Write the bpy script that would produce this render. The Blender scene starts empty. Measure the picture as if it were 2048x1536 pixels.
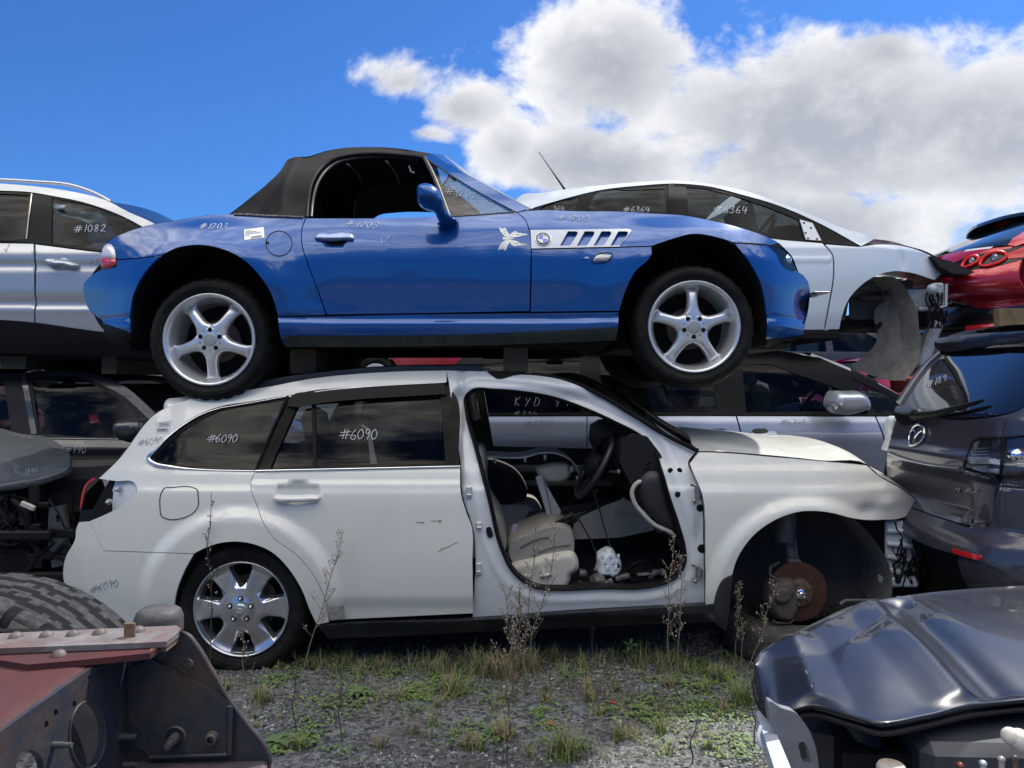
import bpy, math, random
from mathutils import Vector, Matrix, geometry, noise, kdtree
R = random.Random(11)
SC = bpy.context.scene
C = SC.collection
F, H, CX, CY = 1500.0, 1.39, 1024.0, 768.0      # focal length (px of the 2048 wide photo), eye height
PI = math.pi
ORG = {}
def V(*a): return Vector(a)
def P(u, v, Y): return Vector(((u-CX)/F*Y, Y, H-(v-CY)/F*Y))
def lerp(a, b, t): return a+(b-a)*t
def sm(x, a=0.0, b=1.0):
    t = max(0.0, min(1.0, (x-a)/(b-a))); return t*t*(3-2*t)
def table(tab):
    xs = [t[0] for t in tab]; ys = [t[1] for t in tab]; n = len(xs)
    d = [(ys[i+1]-ys[i])/(xs[i+1]-xs[i]) for i in range(n-1)]
    m = [d[0]]+[0 if d[i-1]*d[i] <= 0 else 2*d[i-1]*d[i]/(d[i-1]+d[i]) for i in range(1, n-1)]+[d[-1]]
    def f(x):
        if x <= xs[0]: return ys[0]+m[0]*(x-xs[0])
        if x >= xs[-1]: return ys[-1]+m[-1]*(x-xs[-1])
        i = 0
        while x > xs[i+1]: i += 1
        h = xs[i+1]-xs[i]; t = (x-xs[i])/h
        return (ys[i]*(1+2*t)*(1-t)**2+h*m[i]*t*(1-t)**2+ys[i+1]*t*t*(3-2*t)+h*m[i+1]*t*t*(t-1))
    return f

# ---------------------------------------------------------------- meshes
class MB:
    def __init__(s): s.v = []; s.f = []; s.n = []; s.m = []; s.mats = []
    def mi(s, m):
        if m is None: return 0
        if m not in s.mats: s.mats.append(m)
        return s.mats.index(m)
    def patch(s, vs, fs, ns=None, flat=False, mat=None):
        b = len(s.v); mi = s.mi(mat)
        vs = [Vector(p) for p in vs]
        fns = []
        for f in fs:
            n = geometry.normal([vs[i] for i in f]) if len(f) > 2 else Vector((0, 0, 1))
            fns.append(n)
        if ns is None and not flat:
            ns = [Vector() for _ in vs]
            for f, n in zip(fs, fns):
                a = (vs[f[1]]-vs[f[0]]).cross(vs[f[2]]-vs[f[0]]).length+1e-9
                if len(f) == 4: a += (vs[f[2]]-vs[f[0]]).cross(vs[f[3]]-vs[f[0]]).length
                for i in f: ns[i] += n*a
            ns = [n.normalized() if n.length > 0 else Vector((0, 0, 1)) for n in ns]
        s.v += vs
        for f, n in zip(fs, fns):
            if flat:
                s.f.append([b+i for i in f]); s.n.append([n]*len(f))
            else:
                nn = [ns[i] for i in f]
                if sum((q.dot(n) for q in nn)) < 0:
                    f = f[::-1]; nn = nn[::-1]
                s.f.append([b+i for i in f]); s.n.append(nn)
            s.m.append(mi)
        return s
    def add(s, o):
        b = len(s.v); s.v += o.v
        mp = [s.mi(m) for m in o.mats] or [0]
        s.f += [[b+i for i in f] for f in o.f]; s.n += o.n; s.m += [mp[k] for k in o.m]
        return s
    def mirror(s, yc):
        o = MB(); o.mats = list(s.mats); o.m = list(s.m)
        o.v = [Vector((p.x, 2*yc-p.y, p.z)) for p in s.v]
        o.f = [f[::-1] for f in s.f]
        o.n = [[Vector((q.x, -q.y, q.z)) for q in nn[::-1]] for nn in s.n]
        return o
    def xf(s, M):
        R3 = M.to_3x3().inverted().transposed()
        o = MB(); o.mats = list(s.mats); o.m = list(s.m); o.f = [list(f) for f in s.f]
        o.v = [M @ p for p in s.v]
        o.n = [[(R3 @ q).normalized() for q in nn] for nn in s.n]
        if M.to_3x3().determinant() < 0:
            o.f = [f[::-1] for f in o.f]; o.n = [n[::-1] for n in o.n]
        return o
    def grid(s, rows, closed=False, mat=None, flat=False):
        nr, nc = len(rows), len(rows[0]); vs = [p for r in rows for p in r]; fs = []
        for i in range(nr-1):
            for j in range(nc if closed else nc-1):
                k = (j+1) % nc
                fs.append([i*nc+j, i*nc+k, (i+1)*nc+k, (i+1)*nc+j])
        return s.patch(vs, fs, flat=flat, mat=mat)
    def lathe(s, prof, c, seg=48, mat=None, axis='Y', smooth=True, a0=0, a1=2*PI):
        c = Vector(c); full = abs(a1-a0-2*PI) < 1e-6; n = seg if full else seg+1
        def pt(r, y, a):
            if axis == 'Y': return c+Vector((r*math.cos(a), y, r*math.sin(a)))
            if axis == 'Z': return c+Vector((r*math.cos(a), r*math.sin(a), y))
            return c+Vector((y, r*math.cos(a), r*math.sin(a)))
        # split profile at marked corners (len 3)
        runs = [[prof[0]]]
        for q in prof[1:]:
            runs[-1].append(q)
            if len(q) > 2 and q is not prof[-1]: runs.append([q])
        for run in runs:
            if len(run) < 2: continue
            s.grid([[pt(q[0], q[1], a0+(a1-a0)*j/seg) for j in range(n)] for q in run], closed=full, mat=mat)
        return s
    def tube(s, pts, r, seg=8, closed=False, mat=None, cap=True, sq=None):
        pts = [Vector(p) for p in pts]; n = len(pts)
        rr = r if isinstance(r, (list, tuple)) else [r]*n
        T = []
        for i in range(n):
            a = pts[(i-1) % n] if (closed or i > 0) else pts[i]
            b = pts[(i+1) % n] if (closed or i < n-1) else pts[i]
            t = (b-a); T.append(t.normalized() if t.length > 1e-9 else Vector((0, 0, 1)))
        up = Vector((0, 0, 1)) if abs(T[0].z) < .9 else Vector((0, 1, 0))
        N = (up-T[0]*up.dot(T[0])).normalized(); rows = []
        for i in range(n):
            N = (N-T[i]*N.dot(T[i]))
            N = N.normalized() if N.length > 1e-6 else Vector((1, 0, 0))
            B = T[i].cross(N)
            rows.append([pts[i]+(N*math.cos(2*PI*k/seg)+B*math.sin(2*PI*k/seg)*(sq or 1))*rr[i] for k in range(seg)])
        if closed: rows.append(rows[0])
        s.grid(rows, closed=True, mat=mat)
        if cap and not closed:
            s.patch(rows[0][::-1], [list(range(seg))], flat=True, mat=mat)
            s.patch(rows[-1], [list(range(seg))], flat=True, mat=mat)
        return s
    def box(s, c, size, rot=None, bev=.0, mat=None):
        c = Vector(c); hx, hy, hz = [q/2 for q in size]
        M = rot.to_3x3() if rot is not None else Matrix.Identity(3)
        b = min(bev, hx*.9, hy*.9, hz*.9)
        if b <= 0:
            vs = [c+M @ Vector((x*hx, y*hy, z*hz)) for x in (-1, 1) for y in (-1, 1) for z in (-1, 1)]
            fs = [[0, 1, 3, 2], [4, 6, 7, 5], [0, 4, 5, 1], [2, 3, 7, 6], [0, 2, 6, 4], [1, 5, 7, 3]]
            return s.patch(vs, fs, flat=True, mat=mat)
        vs, idx = [], {}
        for x in (-1, 1):
            for y in (-1, 1):
                for z in (-1, 1):
                    for k in range(3):
                        q = [x*(hx-b), y*(hy-b), z*(hz-b)]
                        q[k] = (x*hx, y*hy, z*hz)[k]
                        idx[(x, y, z, k)] = len(vs); vs.append(Vector(q))
        fs = []
        for k in range(3):
            o = [i for i in range(3) if i != k]
            for sg in (-1, 1):
                q = []
                for a, bb in ((-1, -1), (1, -1), (1, 1), (-1, 1)):
                    t = [0, 0, 0]; t[k] = sg; t[o[0]] = a; t[o[1]] = bb; q.append(idx[(*t, k)])
                fs.append(q)
        for k in range(3):
            o = [i for i in range(3) if i != k]
            for a in (-1, 1):
                for bb in (-1, 1):
                    q = []
                    for (e, kk) in ((-1, o[0]), (1, o[0]), (1, o[1]), (-1, o[1])):
                        t = [0, 0, 0]; t[k] = e; t[o[0]] = a; t[o[1]] = bb; q.append(idx[(*t, kk)])
                    fs.append(q)
        for x in (-1, 1):
            for y in (-1, 1):
                for z in (-1, 1): fs.append([idx[(x, y, z, k)] for k in range(3)])
        ns = []
        out = []
        for f in fs:
            n = geometry.normal([vs[i] for i in f]); cc = sum((vs[i] for i in f), Vector())/len(f)
            out.append(f if n.dot(cc) > 0 else f[::-1])
        return s.patch([c+M @ p for p in vs], out, flat=True, mat=mat)
    def sphere(s, c, r, seg=14, mat=None, sc=(1, 1, 1)):
        c = Vector(c); rows = []
        for i in range(seg//2+1):
            t = PI*i/(seg//2)
            rows.append([c+Vector((r*sc[0]*math.sin(t)*math.cos(2*PI*j/seg), r*sc[1]*math.sin(t)*math.sin(2*PI*j/seg), r*sc[2]*math.cos(t))) for j in range(seg)])
        return s.grid(rows, closed=True, mat=mat)
    def prism(s, poly, d, mat=None):
        n = len(poly); poly = [Vector(p) for p in poly]; d = Vector(d)
        s.patch(poly, [list(range(n))], flat=True, mat=mat)
        s.patch([p+d for p in poly], [list(range(n))[::-1]], flat=True, mat=mat)
        for i in range(n):
            j = (i+1) % n
            s.patch([poly[i], poly[j], poly[j]+d, poly[i]+d], [[3, 2, 1, 0]], flat=True, mat=mat)
        return s
    def build(s, name, mat=None, parent=None, org=None, label=None):
        if parent is not None: org = ORG[parent.name]
        org = Vector(org) if org is not None else Vector()
        me = bpy.data.meshes.new(name)
        me.from_pydata([p-org for p in s.v], [], s.f)
        mats = s.mats or [mat]
        for m in mats: me.materials.append(m)
        if len(mats) > 1: me.polygons.foreach_set('material_index', s.m)
        me.polygons.foreach_set('use_smooth', [True]*len(s.f))
        me.normals_split_custom_set([tuple(q) for nn in s.n for q in nn])
        o = bpy.data.objects.new(name, me); C.objects.link(o)
        if parent is not None: o.parent = parent
        else: o.location = org
        ORG[o.name] = org
        if label: o['label'] = label
        return o

def tag(o, label=None, cat=None, group=None, kind=None):
    if label: o['label'] = label
    if cat: o['category'] = cat
    if group: o['group'] = group
    if kind: o['kind'] = kind
    return o
def thing(name, label, cat, loc, group=None):
    o = bpy.data.objects.new(name, None); C.objects.link(o); o.location = loc; o.empty_display_size = .1
    ORG[o.name] = Vector(loc)
    return tag(o, label, cat, group)
def solo(mb, name, mat, label, cat, group=None, kind=None):
    xs = [p.x for p in mb.v]; ys = [p.y for p in mb.v]; zs = [p.z for p in mb.v]
    o = mb.build(name, mat, None, ((min(xs)+max(xs))/2, (min(ys)+max(ys))/2, min(zs)))
    return tag(o, label, cat, group, kind)

# ---------------------------------------------------------------- outlines and panels
def curve(pts, step=9.0, closed=True):
    """smooth line through pixel points; a third entry marks a corner"""
    n = len(pts); out = []
    q = [Vector((p[0], p[1])) for p in pts]; cor = [len(p) > 2 for p in pts]
    if not closed: cor[0] = cor[-1] = True
    for i in range(n if closed else n-1):
        j = (i+1) % n; a, b = q[i], q[j]; L = (b-a).length
        k = max(1, int(L/step+.5))
        ta = (b-a) if cor[i] else (b-q[i-1])*.5
        tb = (b-a) if cor[j] else (q[(j+1) % n]-a)*.5
        if not cor[i]:
            la = (a-q[i-1]).length; ta = ((b-a)/max(L, 1e-6)*la+(a-q[i-1])/max(la, 1e-6)*L)/(la+L)*L
        if not cor[j]:
            w = q[(j+1) % n]-b; lb = w.length; tb = ((b-a)/max(L, 1e-6)*lb+w/max(lb, 1e-6)*L)/(lb+L)*L
        for m in range(k):
            t = m/k
            out.append(a*(1+2*t)*(1-t)**2+ta*t*(1-t)**2+b*t*t*(3-2*t)+tb*t*t*(t-1))
    if not closed: out.append(q[-1])
    return out
def area(p): return sum(p[i-1].x*p[i].y-p[i].x*p[i-1].y for i in range(len(p)))/2
def inset(poly, d):
    n = len(poly); s = 1 if area(poly) > 0 else -1; out = []
    for i in range(n):
        e1 = (poly[i]-poly[i-1]); e2 = (poly[(i+1) % n]-poly[i])
        e1 = e1.normalized() if e1.length > 1e-9 else e2.normalized(); e2 = e2.normalized() if e2.length > 1e-9 else e1
        n1 = Vector((-e1.y, e1.x))*s; n2 = Vector((-e2.y, e2.x))*s
        m = n1+n2; L = m.length
        m = m/L if L > 1e-6 else n1
        out.append(poly[i]+m*d/max(.45, m.dot(n1)))
    return out
def inside(p, poly):
    x, y = p[0], p[1]; r = False; n = len(poly); j = n-1
    for i in range(n):
        a, b = poly[i], poly[j]
        if (a.y > y) != (b.y > y) and x < (b.x-a.x)*(y-a.y)/(b.y-a.y)+a.x: r = not r
        j = i
    return r
def cdt(outer, holes, g):
    loops = [outer]+holes; pts = []; edges = []
    for L in loops:
        b = len(pts); pts += [Vector((p.x, p.y)) for p in L]
        edges += [(b+i, b+(i+1) % len(L)) for i in range(len(L))]
    kd = kdtree.KDTree(len(pts))
    for i, p in enumerate(pts): kd.insert((p.x, p.y, 0), i)
    kd.balance()
    x0 = min(p.x for p in outer); x1 = max(p.x for p in outer); y0 = min(p.y for p in outer); y1 = max(p.y for p in outer)
    extra = []; ny = int((y1-y0)/g)+1
    if (x1-x0)/g*ny > 60000: raise ValueError('panel too fine %g %g %g' % (x1-x0, y1-y0, g))
    for j in range(ny):
        y = y0+(j+.37)*g; xsn = []
        for Lp in loops:
            n = len(Lp)
            for i in range(n):
                a, b = Lp[i-1], Lp[i]
                if (a.y > y) != (b.y > y): xsn.append((b.x-a.x)*(y-a.y)/(b.y-a.y)+a.x)
        xsn.sort()
        for k in range(0, len(xsn)-1, 2):
            i = math.ceil((xsn[k]-x0)/g-.5*(j % 2))
            while True:
                x = x0+(i+.5*(j % 2))*g
                if x >= xsn[k+1]: break
                if kd.find((x, y, 0))[2] > g*.45: extra.append(Vector((x, y)))
                i += 1
    r = geometry.delaunay_2d_cdt(pts+extra, edges, [], 4, 1e-7)
    ov = r[0]; tris = [list(f) for f in r[2]]
    for h in holes:
        hx0 = min(p.x for p in h); hx1 = max(p.x for p in h); hy0 = min(p.y for p in h); hy1 = max(p.y for p in h); keep = []
        for f in tris:
            c = (ov[f[0]]+ov[f[1]]+ov[f[2]])/3
            if hx0 < c.x < hx1 and hy0 < c.y < hy1 and inside(c, h): continue
            keep.append(f)
        tris = keep
    return ov, tris

class Side:
    """near side surface of a car: depth = Y0 + ofn(X, Z)"""
    def __init__(s, Y0, ofn, yc=None): s.Y0 = Y0; s.ofn = ofn; s.yc = yc
    def xz(s, u, v, off=0.0):
        Y = s.Y0
        for k in range(36):
            X = (u-CX)/F*Y; Z = H-(v-CY)/F*Y; Y2 = s.Y0+s.ofn(X, Z)+off
            if abs(Y2-Y) < 1e-6: break
            Y = Y2 if k < 24 else .5*(Y+Y2)
        return Vector((X, Z))
    fl = Vector((0, 1, 0))
    def surf(s, x, z, o=0.0): return Vector((x, s.Y0+s.ofn(x, z)+o, z))
    def pt(s, u, v, off=0.0):
        p = s.xz(u, v, off); return s.surf(p.x, p.y, off)
    def nrm(s, x, z):
        e = .004
        return Vector(((s.ofn(x+e, z)-s.ofn(x-e, z))/(2*e), -1, (s.ofn(x, z+e)-s.ofn(x, z-e))/(2*e))).normalized()
    def panel(s, mb, outer, holes=(), off=0.0, thick=.012, g=.035, ins=0.0, mat=None, step=9.0, dfn=None, px=True):
        """outlines in pixels -> a shell following the surface, with a folded edge"""
        loops = []
        for L in [outer]+list(holes):
            c = curve(L, step)
            w = [s.xz(p.x, p.y, off) for p in c] if px else c
            loops.append(w)
        if ins: loops[0] = inset(loops[0], ins)
        ov, tris = cdt(loops[0], loops[1:], g)
        d = dfn or (lambda x, z: 0.0)
        q = lambda x, z: s.surf(x, z, off+d(x, z))
        def nr(x, z):
            e = .004
            n = (q(x+e, z)-q(x-e, z)).cross(q(x, z+e)-q(x, z-e)).normalized()
            return -n if n.dot(s.fl) > 0 else n
        mb.patch([q(p.x, p.y) for p in ov], tris, ns=[nr(p.x, p.y) for p in ov], mat=mat)
        if thick:
            for L in loops:
                a = [q(p.x, p.y) for p in L]
                mb.grid([a, [w+s.fl*thick for w in a]], closed=True, mat=mat)
        return mb
    def line(s, mb, pts, r=.004, off=-.002, closed=False, mat=None, step=9, seg=6, sq=None):
        c = curve(pts, step, closed)
        return mb.tube([s.pt(p.x, p.y, off) for p in c], r, seg, closed=closed, mat=mat, sq=sq)
    def mirrored(s): return None
class Rear(Side):
    """tail of a car that looks towards -X: X = fx(s, z), s measured from the centre line towards the eye"""
    fl = Vector((1, 0, 0))
    def __init__(r, Yc, fx, y0, y1): r.Yc = Yc; r.fx = fx; r.y0 = y0; r.y1 = y1; r.Y0 = Yc
    def surf(r, s_, z, o=0.0): return Vector((r.fx(s_, z)+o, r.Yc-s_, z))
    def xz(r, u, v, off=0.0):
        k = (u-CX)/F; g = lambda Y: k*Y-r.fx(r.Yc-Y, H-(v-CY)/F*Y)-off
        best = None; n = 160; Yp = r.y0
        for i in range(n+1):
            Y = r.y0+(r.y1-r.y0)*i/n; q = g(Y)
            if best is None or q > best[0]: best = (q, Y)
            if q >= 0:
                lo, hi = Yp, Y
                for _ in range(24):
                    m = (lo+hi)/2
                    if g(m) >= 0: hi = m
                    else: lo = m
                best = (0, hi); break
            Yp = Y
        Y = best[1]; return Vector((r.Yc-Y, H-(v-CY)/F*Y))
def well(side, mb, arch, depth=.4, off=.006, closeback=True, grow=0.0):
    c = curve(arch, 7, False)
    if grow:
        cx0 = sum(p.x for p in c)/len(c); cy0 = max(p.y for p in c)
        c = [Vector((cx0+(p.x-cx0)*(1+grow), cy0+(p.y-cy0)*(1+grow))) for p in c]
    a = [side.pt(p.x, p.y, off) for p in c]; y1 = min(p.y for p in a)+depth
    b = [Vector((p.x, y1, p.z)) for p in a]
    mb.grid([a, b])
    if closeback: mb.patch(b, [list(range(len(b)))], flat=True)
    return mb
def flatside(Y): return Side(Y, lambda x, z: 0.0)

def puff(mb, outer, Y, h, w, back=.02, mat=None, g=.012, step=5, px=True, side=None, tilt=(0, 0), pw=2.0):
    """a rounded, pillow like solid from an outline; h = bulge towards the eye, w = width of the rounded rim (m)"""
    c = curve(outer, step)
    sd = side or flatside(Y)
    L = [sd.xz(p.x, p.y) for p in c] if px else c
    ov, tris = cdt(L, [], g)
    kd = kdtree.KDTree(len(L)*4); k = 0
    for i in range(len(L)):
        for t in range(4):
            q = L[i].lerp(L[(i+1) % len(L)], t/4); kd.insert((q.x, q.y, 0), k); k += 1
    kd.balance()
    vs = []
    cx = sum(p.x for p in L)/len(L); cz = sum(p.y for p in L)/len(L)
    for p in ov:
        d = kd.find((p.x, p.y, 0))[2]; t = min(1, d/w)
        vs.append(Vector((p.x, sd.Y0+sd.ofn(p.x, p.y)-h*(1-(1-t)**pw)**(1/pw)+tilt[0]*(p.x-cx)+tilt[1]*(p.y-cz), p.y)))
    a = [Vector((p.x, sd.Y0+sd.ofn(p.x, p.y)+tilt[0]*(p.x-cx)+tilt[1]*(p.y-cz), p.y)) for p in L]
    mb.patch(vs, tris, mat=mat)
    if back:
        b = [q+Vector((0, back, 0)) for q in a]
        mb.grid([a, b], closed=True, mat=mat)
        mb.patch(b, [list(range(len(b)))], flat=True, mat=mat)
    return mb

GL = {
 '#': [[(.25, .0), (.38, 1)], [(.55, 0), (.68, 1)], [(-.1, .34), (.95, .42)], [(-.05, .64), (1., .72)]],
 '0': [[(.3, 1), (.05, .75), (.0, .35), (.2, .0), (.45, .15), (.52, .6), (.3, 1)]],
 '1': [[(.2, 1), (.12, 0)]],
 '2': [[(.0, .75), (.2, 1), (.45, .85), (.35, .5), (.0, .02), (.2, .1), (.55, .0)]],
 '3': [[(.0, .9), (.25, 1), (.45, .8), (.15, .55), (.45, .4), (.4, .1), (.1, -.05), (-.05, .1)]],
 '4': [[(.12, 1), (.0, .42), (.6, .44)], [(.45, .85), (.40, -.08)]],
 '5': [[(.5, 1), (.1, .95), (.05, .55), (.4, .55), (.45, .2), (.2, 0), (.0, .05)]],
 '6': [[(.4, 1), (.1, .6), (.0, .2), (.2, .0), (.45, .15), (.4, .42), (.05, .35)]],
 '8': [[(.45, .85), (.2, 1), (.05, .8), (.4, .35), (.3, .0), (.02, .15), (.2, .5), (.45, .85)]],
 '9': [[(.42, .7), (.2, .55), (.05, .75), (.25, 1), (.43, .85), (.4, .4), (.3, 0)]],
 'K': [[(.0, 1), (.0, 0)], [(.5, 1), (.02, .5), (.5, 0)]], 'Y': [[(.0, 1), (.2, .55)], [(.5, 1), (.1, 0)]],
 'D': [[(.05, 1), (.02, 0), (.35, .1), (.5, .5), (.35, .9), (.0, 1)]],
 'S': [[(.45, .9), (.2, 1), (.05, .75), (.4, .35), (.3, .02), (.0, .1)]], 'T': [[(.25, 1), (.22, 0)], [(-.05, .97), (.55, 1)]],
 'A': [[(.0, 0), (.25, 1), (.5, 0)], [(.1, .4), (.42, .4)]], 'N': [[(.0, 0), (.02, 1), (.45, 0), (.48, 1)]],
 'L': [[(.05, 1), (.0, 0), (.45, .02)]], 'E': [[(.45, 1), (.0, 1), (.0, 0), (.45, 0)], [(.0, .5), (.35, .5)]],
 'P': [[(.02, 0), (.05, 1), (.4, .95), (.45, .6), (.05, .5)]], 'V': [[(.0, .55), (.15, .0), (.75, 1.2)]],
 'H': [[(0, 0), (0, 1)], [(.45, 0), (.45, 1)], [(0, .5), (.45, .5)]], 'B': [[(0, 0), (0, 1), (.4, .85), (.05, .52), (.45, .2), (0, 0)]],
 ' ': [], '.': [[(.1, 0), (.14, .06)]],
 'Q': [[(.3, 1), (.05, .75), (.0, .35), (.2, .0), (.45, .15), (.52, .6), (.3, 1)], [(.3, .3), (.55, -.05)]],
 'U': [[(0, 1), (.02, .2), (.25, 0), (.45, .2), (.48, 1)]], '7': [[(0, 1), (.5, 1), (.15, 0)]], 'M': [[(0, 0), (.1, 1), (.3, .4), (.5, 1), (.6, 0)]],
 'W': [[(0, 1), (.15, 0), (.3, .7), (.45, 0), (.6, 1)]],
}
def write(side, text, u, v, h, mat, parent, w=None, rise=0.0, slant=.15, r=.0016, off=-.003, name='chalk_number', rnd=None, adv=.68, sx=1.0):
    """handwriting: u,v = pixel of the lower left corner, h = letter height in px"""
    mb = MB(); x = 0; rg = random.Random(len(text)*7+int(u))
    for ch in text:
        j = rg.uniform(-.07, .07)
        for st in GL.get(ch, []):
            pts = [(u+(x+a*sx+slant*b)*h, v-(b+j)*h-rise*(x+a)*h) for a, b in st]
            c = curve([(p[0], p[1]) for p in pts], max(1.2, h*.1), False)
            q = [side.pt(p.x, p.y, off) for p in c]
            mb.tube(q, [r*rg.uniform(.7, 1.2) for _ in q], 5)
        x += (adv*1.55 if ch == '#' else adv*(.55 if ch == '1' else 1))*sx
    return mb.build(name, mat, parent)

# ---------------------------------------------------------------- materials
def newmat(name):
    m = bpy.data.materials.new(name); m.use_nodes = True
    return m, m.node_tree, m.node_tree.nodes['Principled BSDF']
def mat(name, col, rough=.5, metal=0.0, coat=0.0, coatr=.04, var=None, bump=None, spec=.5, rv=0.0, sheen=0.0, var2=None):
    """var=(scale, amount, colour2): noise patches of a second colour; bump=(scale, strength)"""
    m, nt, b = newmat(name); N = nt.nodes; L = nt.links
    b.inputs['Base Color'].default_value = (*col, 1); b.inputs['Roughness'].default_value = rough
    b.inputs['Metallic'].default_value = metal; b.inputs['Coat Weight'].default_value = coat
    b.inputs['Coat Roughness'].default_value = coatr; b.inputs['Specular IOR Level'].default_value = spec
    tc = N.new('ShaderNodeTexCoord'); src = None
    for vv in (var, var2):
        if not vv: continue
        n = N.new('ShaderNodeTexNoise'); n.inputs['Scale'].default_value = vv[0]; n.inputs['Detail'].default_value = 7; n.inputs['Roughness'].default_value = .62
        if len(vv) > 3:
            mp = N.new('ShaderNodeMapping'); mp.inputs['Scale'].default_value = vv[3]; L.new(tc.outputs['Object'], mp.inputs['Vector']); L.new(mp.outputs[0], n.inputs['Vector'])
        else: L.new(tc.outputs['Object'], n.inputs['Vector'])
        r = N.new('ShaderNodeMapRange'); r.inputs['From Min'].default_value = .42; r.inputs['From Max'].default_value = .72
        r.inputs['To Max'].default_value = vv[1]; L.new(n.outputs['Fac'], r.inputs['Value'])
        x = N.new('ShaderNodeMix'); x.data_type = 'RGBA'
        if src is None: x.inputs['A'].default_value = (*col, 1)
        else: L.new(src, x.inputs['A'])
        x.inputs['B'].default_value = (*vv[2], 1)
        L.new(r.outputs['Result'], x.inputs['Factor']); src = x.outputs['Result']
        if rv:
            a = N.new('ShaderNodeMath'); a.operation = 'MULTIPLY_ADD'; L.new(r.outputs['Result'], a.inputs[0])
            a.inputs[1].default_value = rv; a.inputs[2].default_value = rough; L.new(a.outputs[0], b.inputs['Roughness'])
    if src is not None: L.new(src, b.inputs['Base Color'])
    if bump:
        n = N.new('ShaderNodeTexNoise'); n.inputs['Scale'].default_value = bump[0]; n.inputs['Detail'].default_value = 5
        L.new(tc.outputs['Object'], n.inputs['Vector'])
        k = N.new('ShaderNodeBump'); k.inputs['Strength'].default_value = bump[1]; k.inputs['Distance'].default_value = .01
        L.new(n.outputs['Fac'], k.inputs['Height']); L.new(k.outputs['Normal'], b.inputs['Normal'])
    return m
def paint(name, col, metal=.0, rough=.3, dirt=.12, dirtcol=(.25, .23, .19), coat=1.0, wav=.006, spec=.5):
    m = mat(name, col, rough, metal, coat, .03, var=(2.2, dirt, dirtcol), var2=(16, dirt*.9, dirtcol, (1, 1, .14)), rv=.0, spec=spec)
    nt = m.node_tree; N, L = nt.nodes, nt.links; b = N['Principled BSDF']
    tc = N.new('ShaderNodeTexCoord')
    # slight waviness of pressed steel, orange peel in the clear coat
    n = N.new('ShaderNodeTexNoise'); n.inputs['Scale'].default_value = 3.0; n.inputs['Detail'].default_value = 1
    L.new(tc.outputs['Object'], n.inputs['Vector'])
    k = N.new('ShaderNodeBump'); k.inputs['Strength'].default_value = 1; k.inputs['Distance'].default_value = wav
    L.new(n.outputs['Fac'], k.inputs['Height']); L.new(k.outputs['Normal'], b.inputs['Normal']); L.new(k.outputs['Normal'], b.inputs['Coat Normal'])
    # coat dulled by dust in patches
    n2 = N.new('ShaderNodeTexNoise'); n2.inputs['Scale'].default_value = 5; n2.inputs['Detail'].default_value = 8
    L.new(tc.outputs['Object'], n2.inputs['Vector'])
    r = N.new('ShaderNodeMapRange'); r.inputs['From Min'].default_value = .4; r.inputs['From Max'].default_value = .75
    r.inputs['To Min'].default_value = .02; r.inputs['To Max'].default_value = .07; L.new(n2.outputs['Fac'], r.inputs['Value'])
    L.new(r.outputs['Result'], b.inputs['Coat Roughness'])
    return m
def glass(name, tint=(.6, .68, .66), ior=1.5, refl=1.0, dirt=.016):
    m = bpy.data.materials.new(name); m.use_nodes = True; nt = m.node_tree; N, L = nt.nodes, nt.links; N.clear()
    o = N.new('ShaderNodeOutputMaterial'); t = N.new('ShaderNodeBsdfTransparent'); t.inputs[0].default_value = (*tint, 1)
    g = N.new('ShaderNodeBsdfGlossy'); g.inputs['Roughness'].default_value = .01
    f = N.new('ShaderNodeFresnel'); f.inputs[0].default_value = ior
    a = N.new('ShaderNodeMath'); a.operation = 'MULTIPLY'; a.inputs[1].default_value = refl*1.15; L.new(f.outputs[0], a.inputs[0])
    x = N.new('ShaderNodeMixShader'); L.new(a.outputs[0], x.inputs[0]); L.new(t.outputs[0], x.inputs[1]); L.new(g.outputs[0], x.inputs[2])
    d = N.new('ShaderNodeBsdfDiffuse'); d.inputs[0].default_value = (.3, .3, .28, 1)
    n = N.new('ShaderNodeTexNoise'); n.inputs['Scale'].default_value = 6; n.inputs['Detail'].default_value = 8
    tc = N.new('ShaderNodeTexCoord'); L.new(tc.outputs['Object'], n.inputs['Vector'])
    r = N.new('ShaderNodeMapRange'); r.inputs['From Min'].default_value = .4; r.inputs['From Max'].default_value = .8; r.inputs['To Max'].default_value = dirt*2
    L.new(n.outputs['Fac'], r.inputs['Value'])
    y = N.new('ShaderNodeMixShader'); L.new(r.outputs['Result'], y.inputs[0]); L.new(x.outputs[0], y.inputs[1]); L.new(d.outputs[0], y.inputs[2])
    L.new(y.outputs[0], o.inputs[0]); return m

BLACK = mat('black plastic', (.008, .008, .009), .5, var=(4, .5, (.02, .019, .018)), rv=.2, spec=.1)
TRIM = mat('grey cladding plastic', (.015, .018, .022), .55, spec=.25, var=(5, .6, (.06, .06, .058)), bump=(400, .08))
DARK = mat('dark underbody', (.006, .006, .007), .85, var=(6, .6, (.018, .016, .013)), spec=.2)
RUBBER = mat('tyre rubber', (.0065, .0065, .007), .65, var=(7, .7, (.024, .022, .019)), var2=(30, .3, (.04, .036, .03)), bump=(90, .2), spec=.14)
DUSTY = mat('dusty old tyre rubber', (.022, .025, .031), .75, var=(9, .7, (.045, .047, .05)), var2=(55, .5, (.10, .10, .10)), bump=(70, .25), spec=.15)
GROOVE = mat('tyre groove', (.012, .013, .015), .9, spec=.1)
SIDEW = mat('dusty side wall', (.13, .125, .11), .85, var=(14, .7, (.075, .073, .068)), bump=(80, .2))
CHROME = mat('chrome', (.75, .76, .78), .08, 1.0, var=(9, .3, (.4, .4, .4)))
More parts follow.
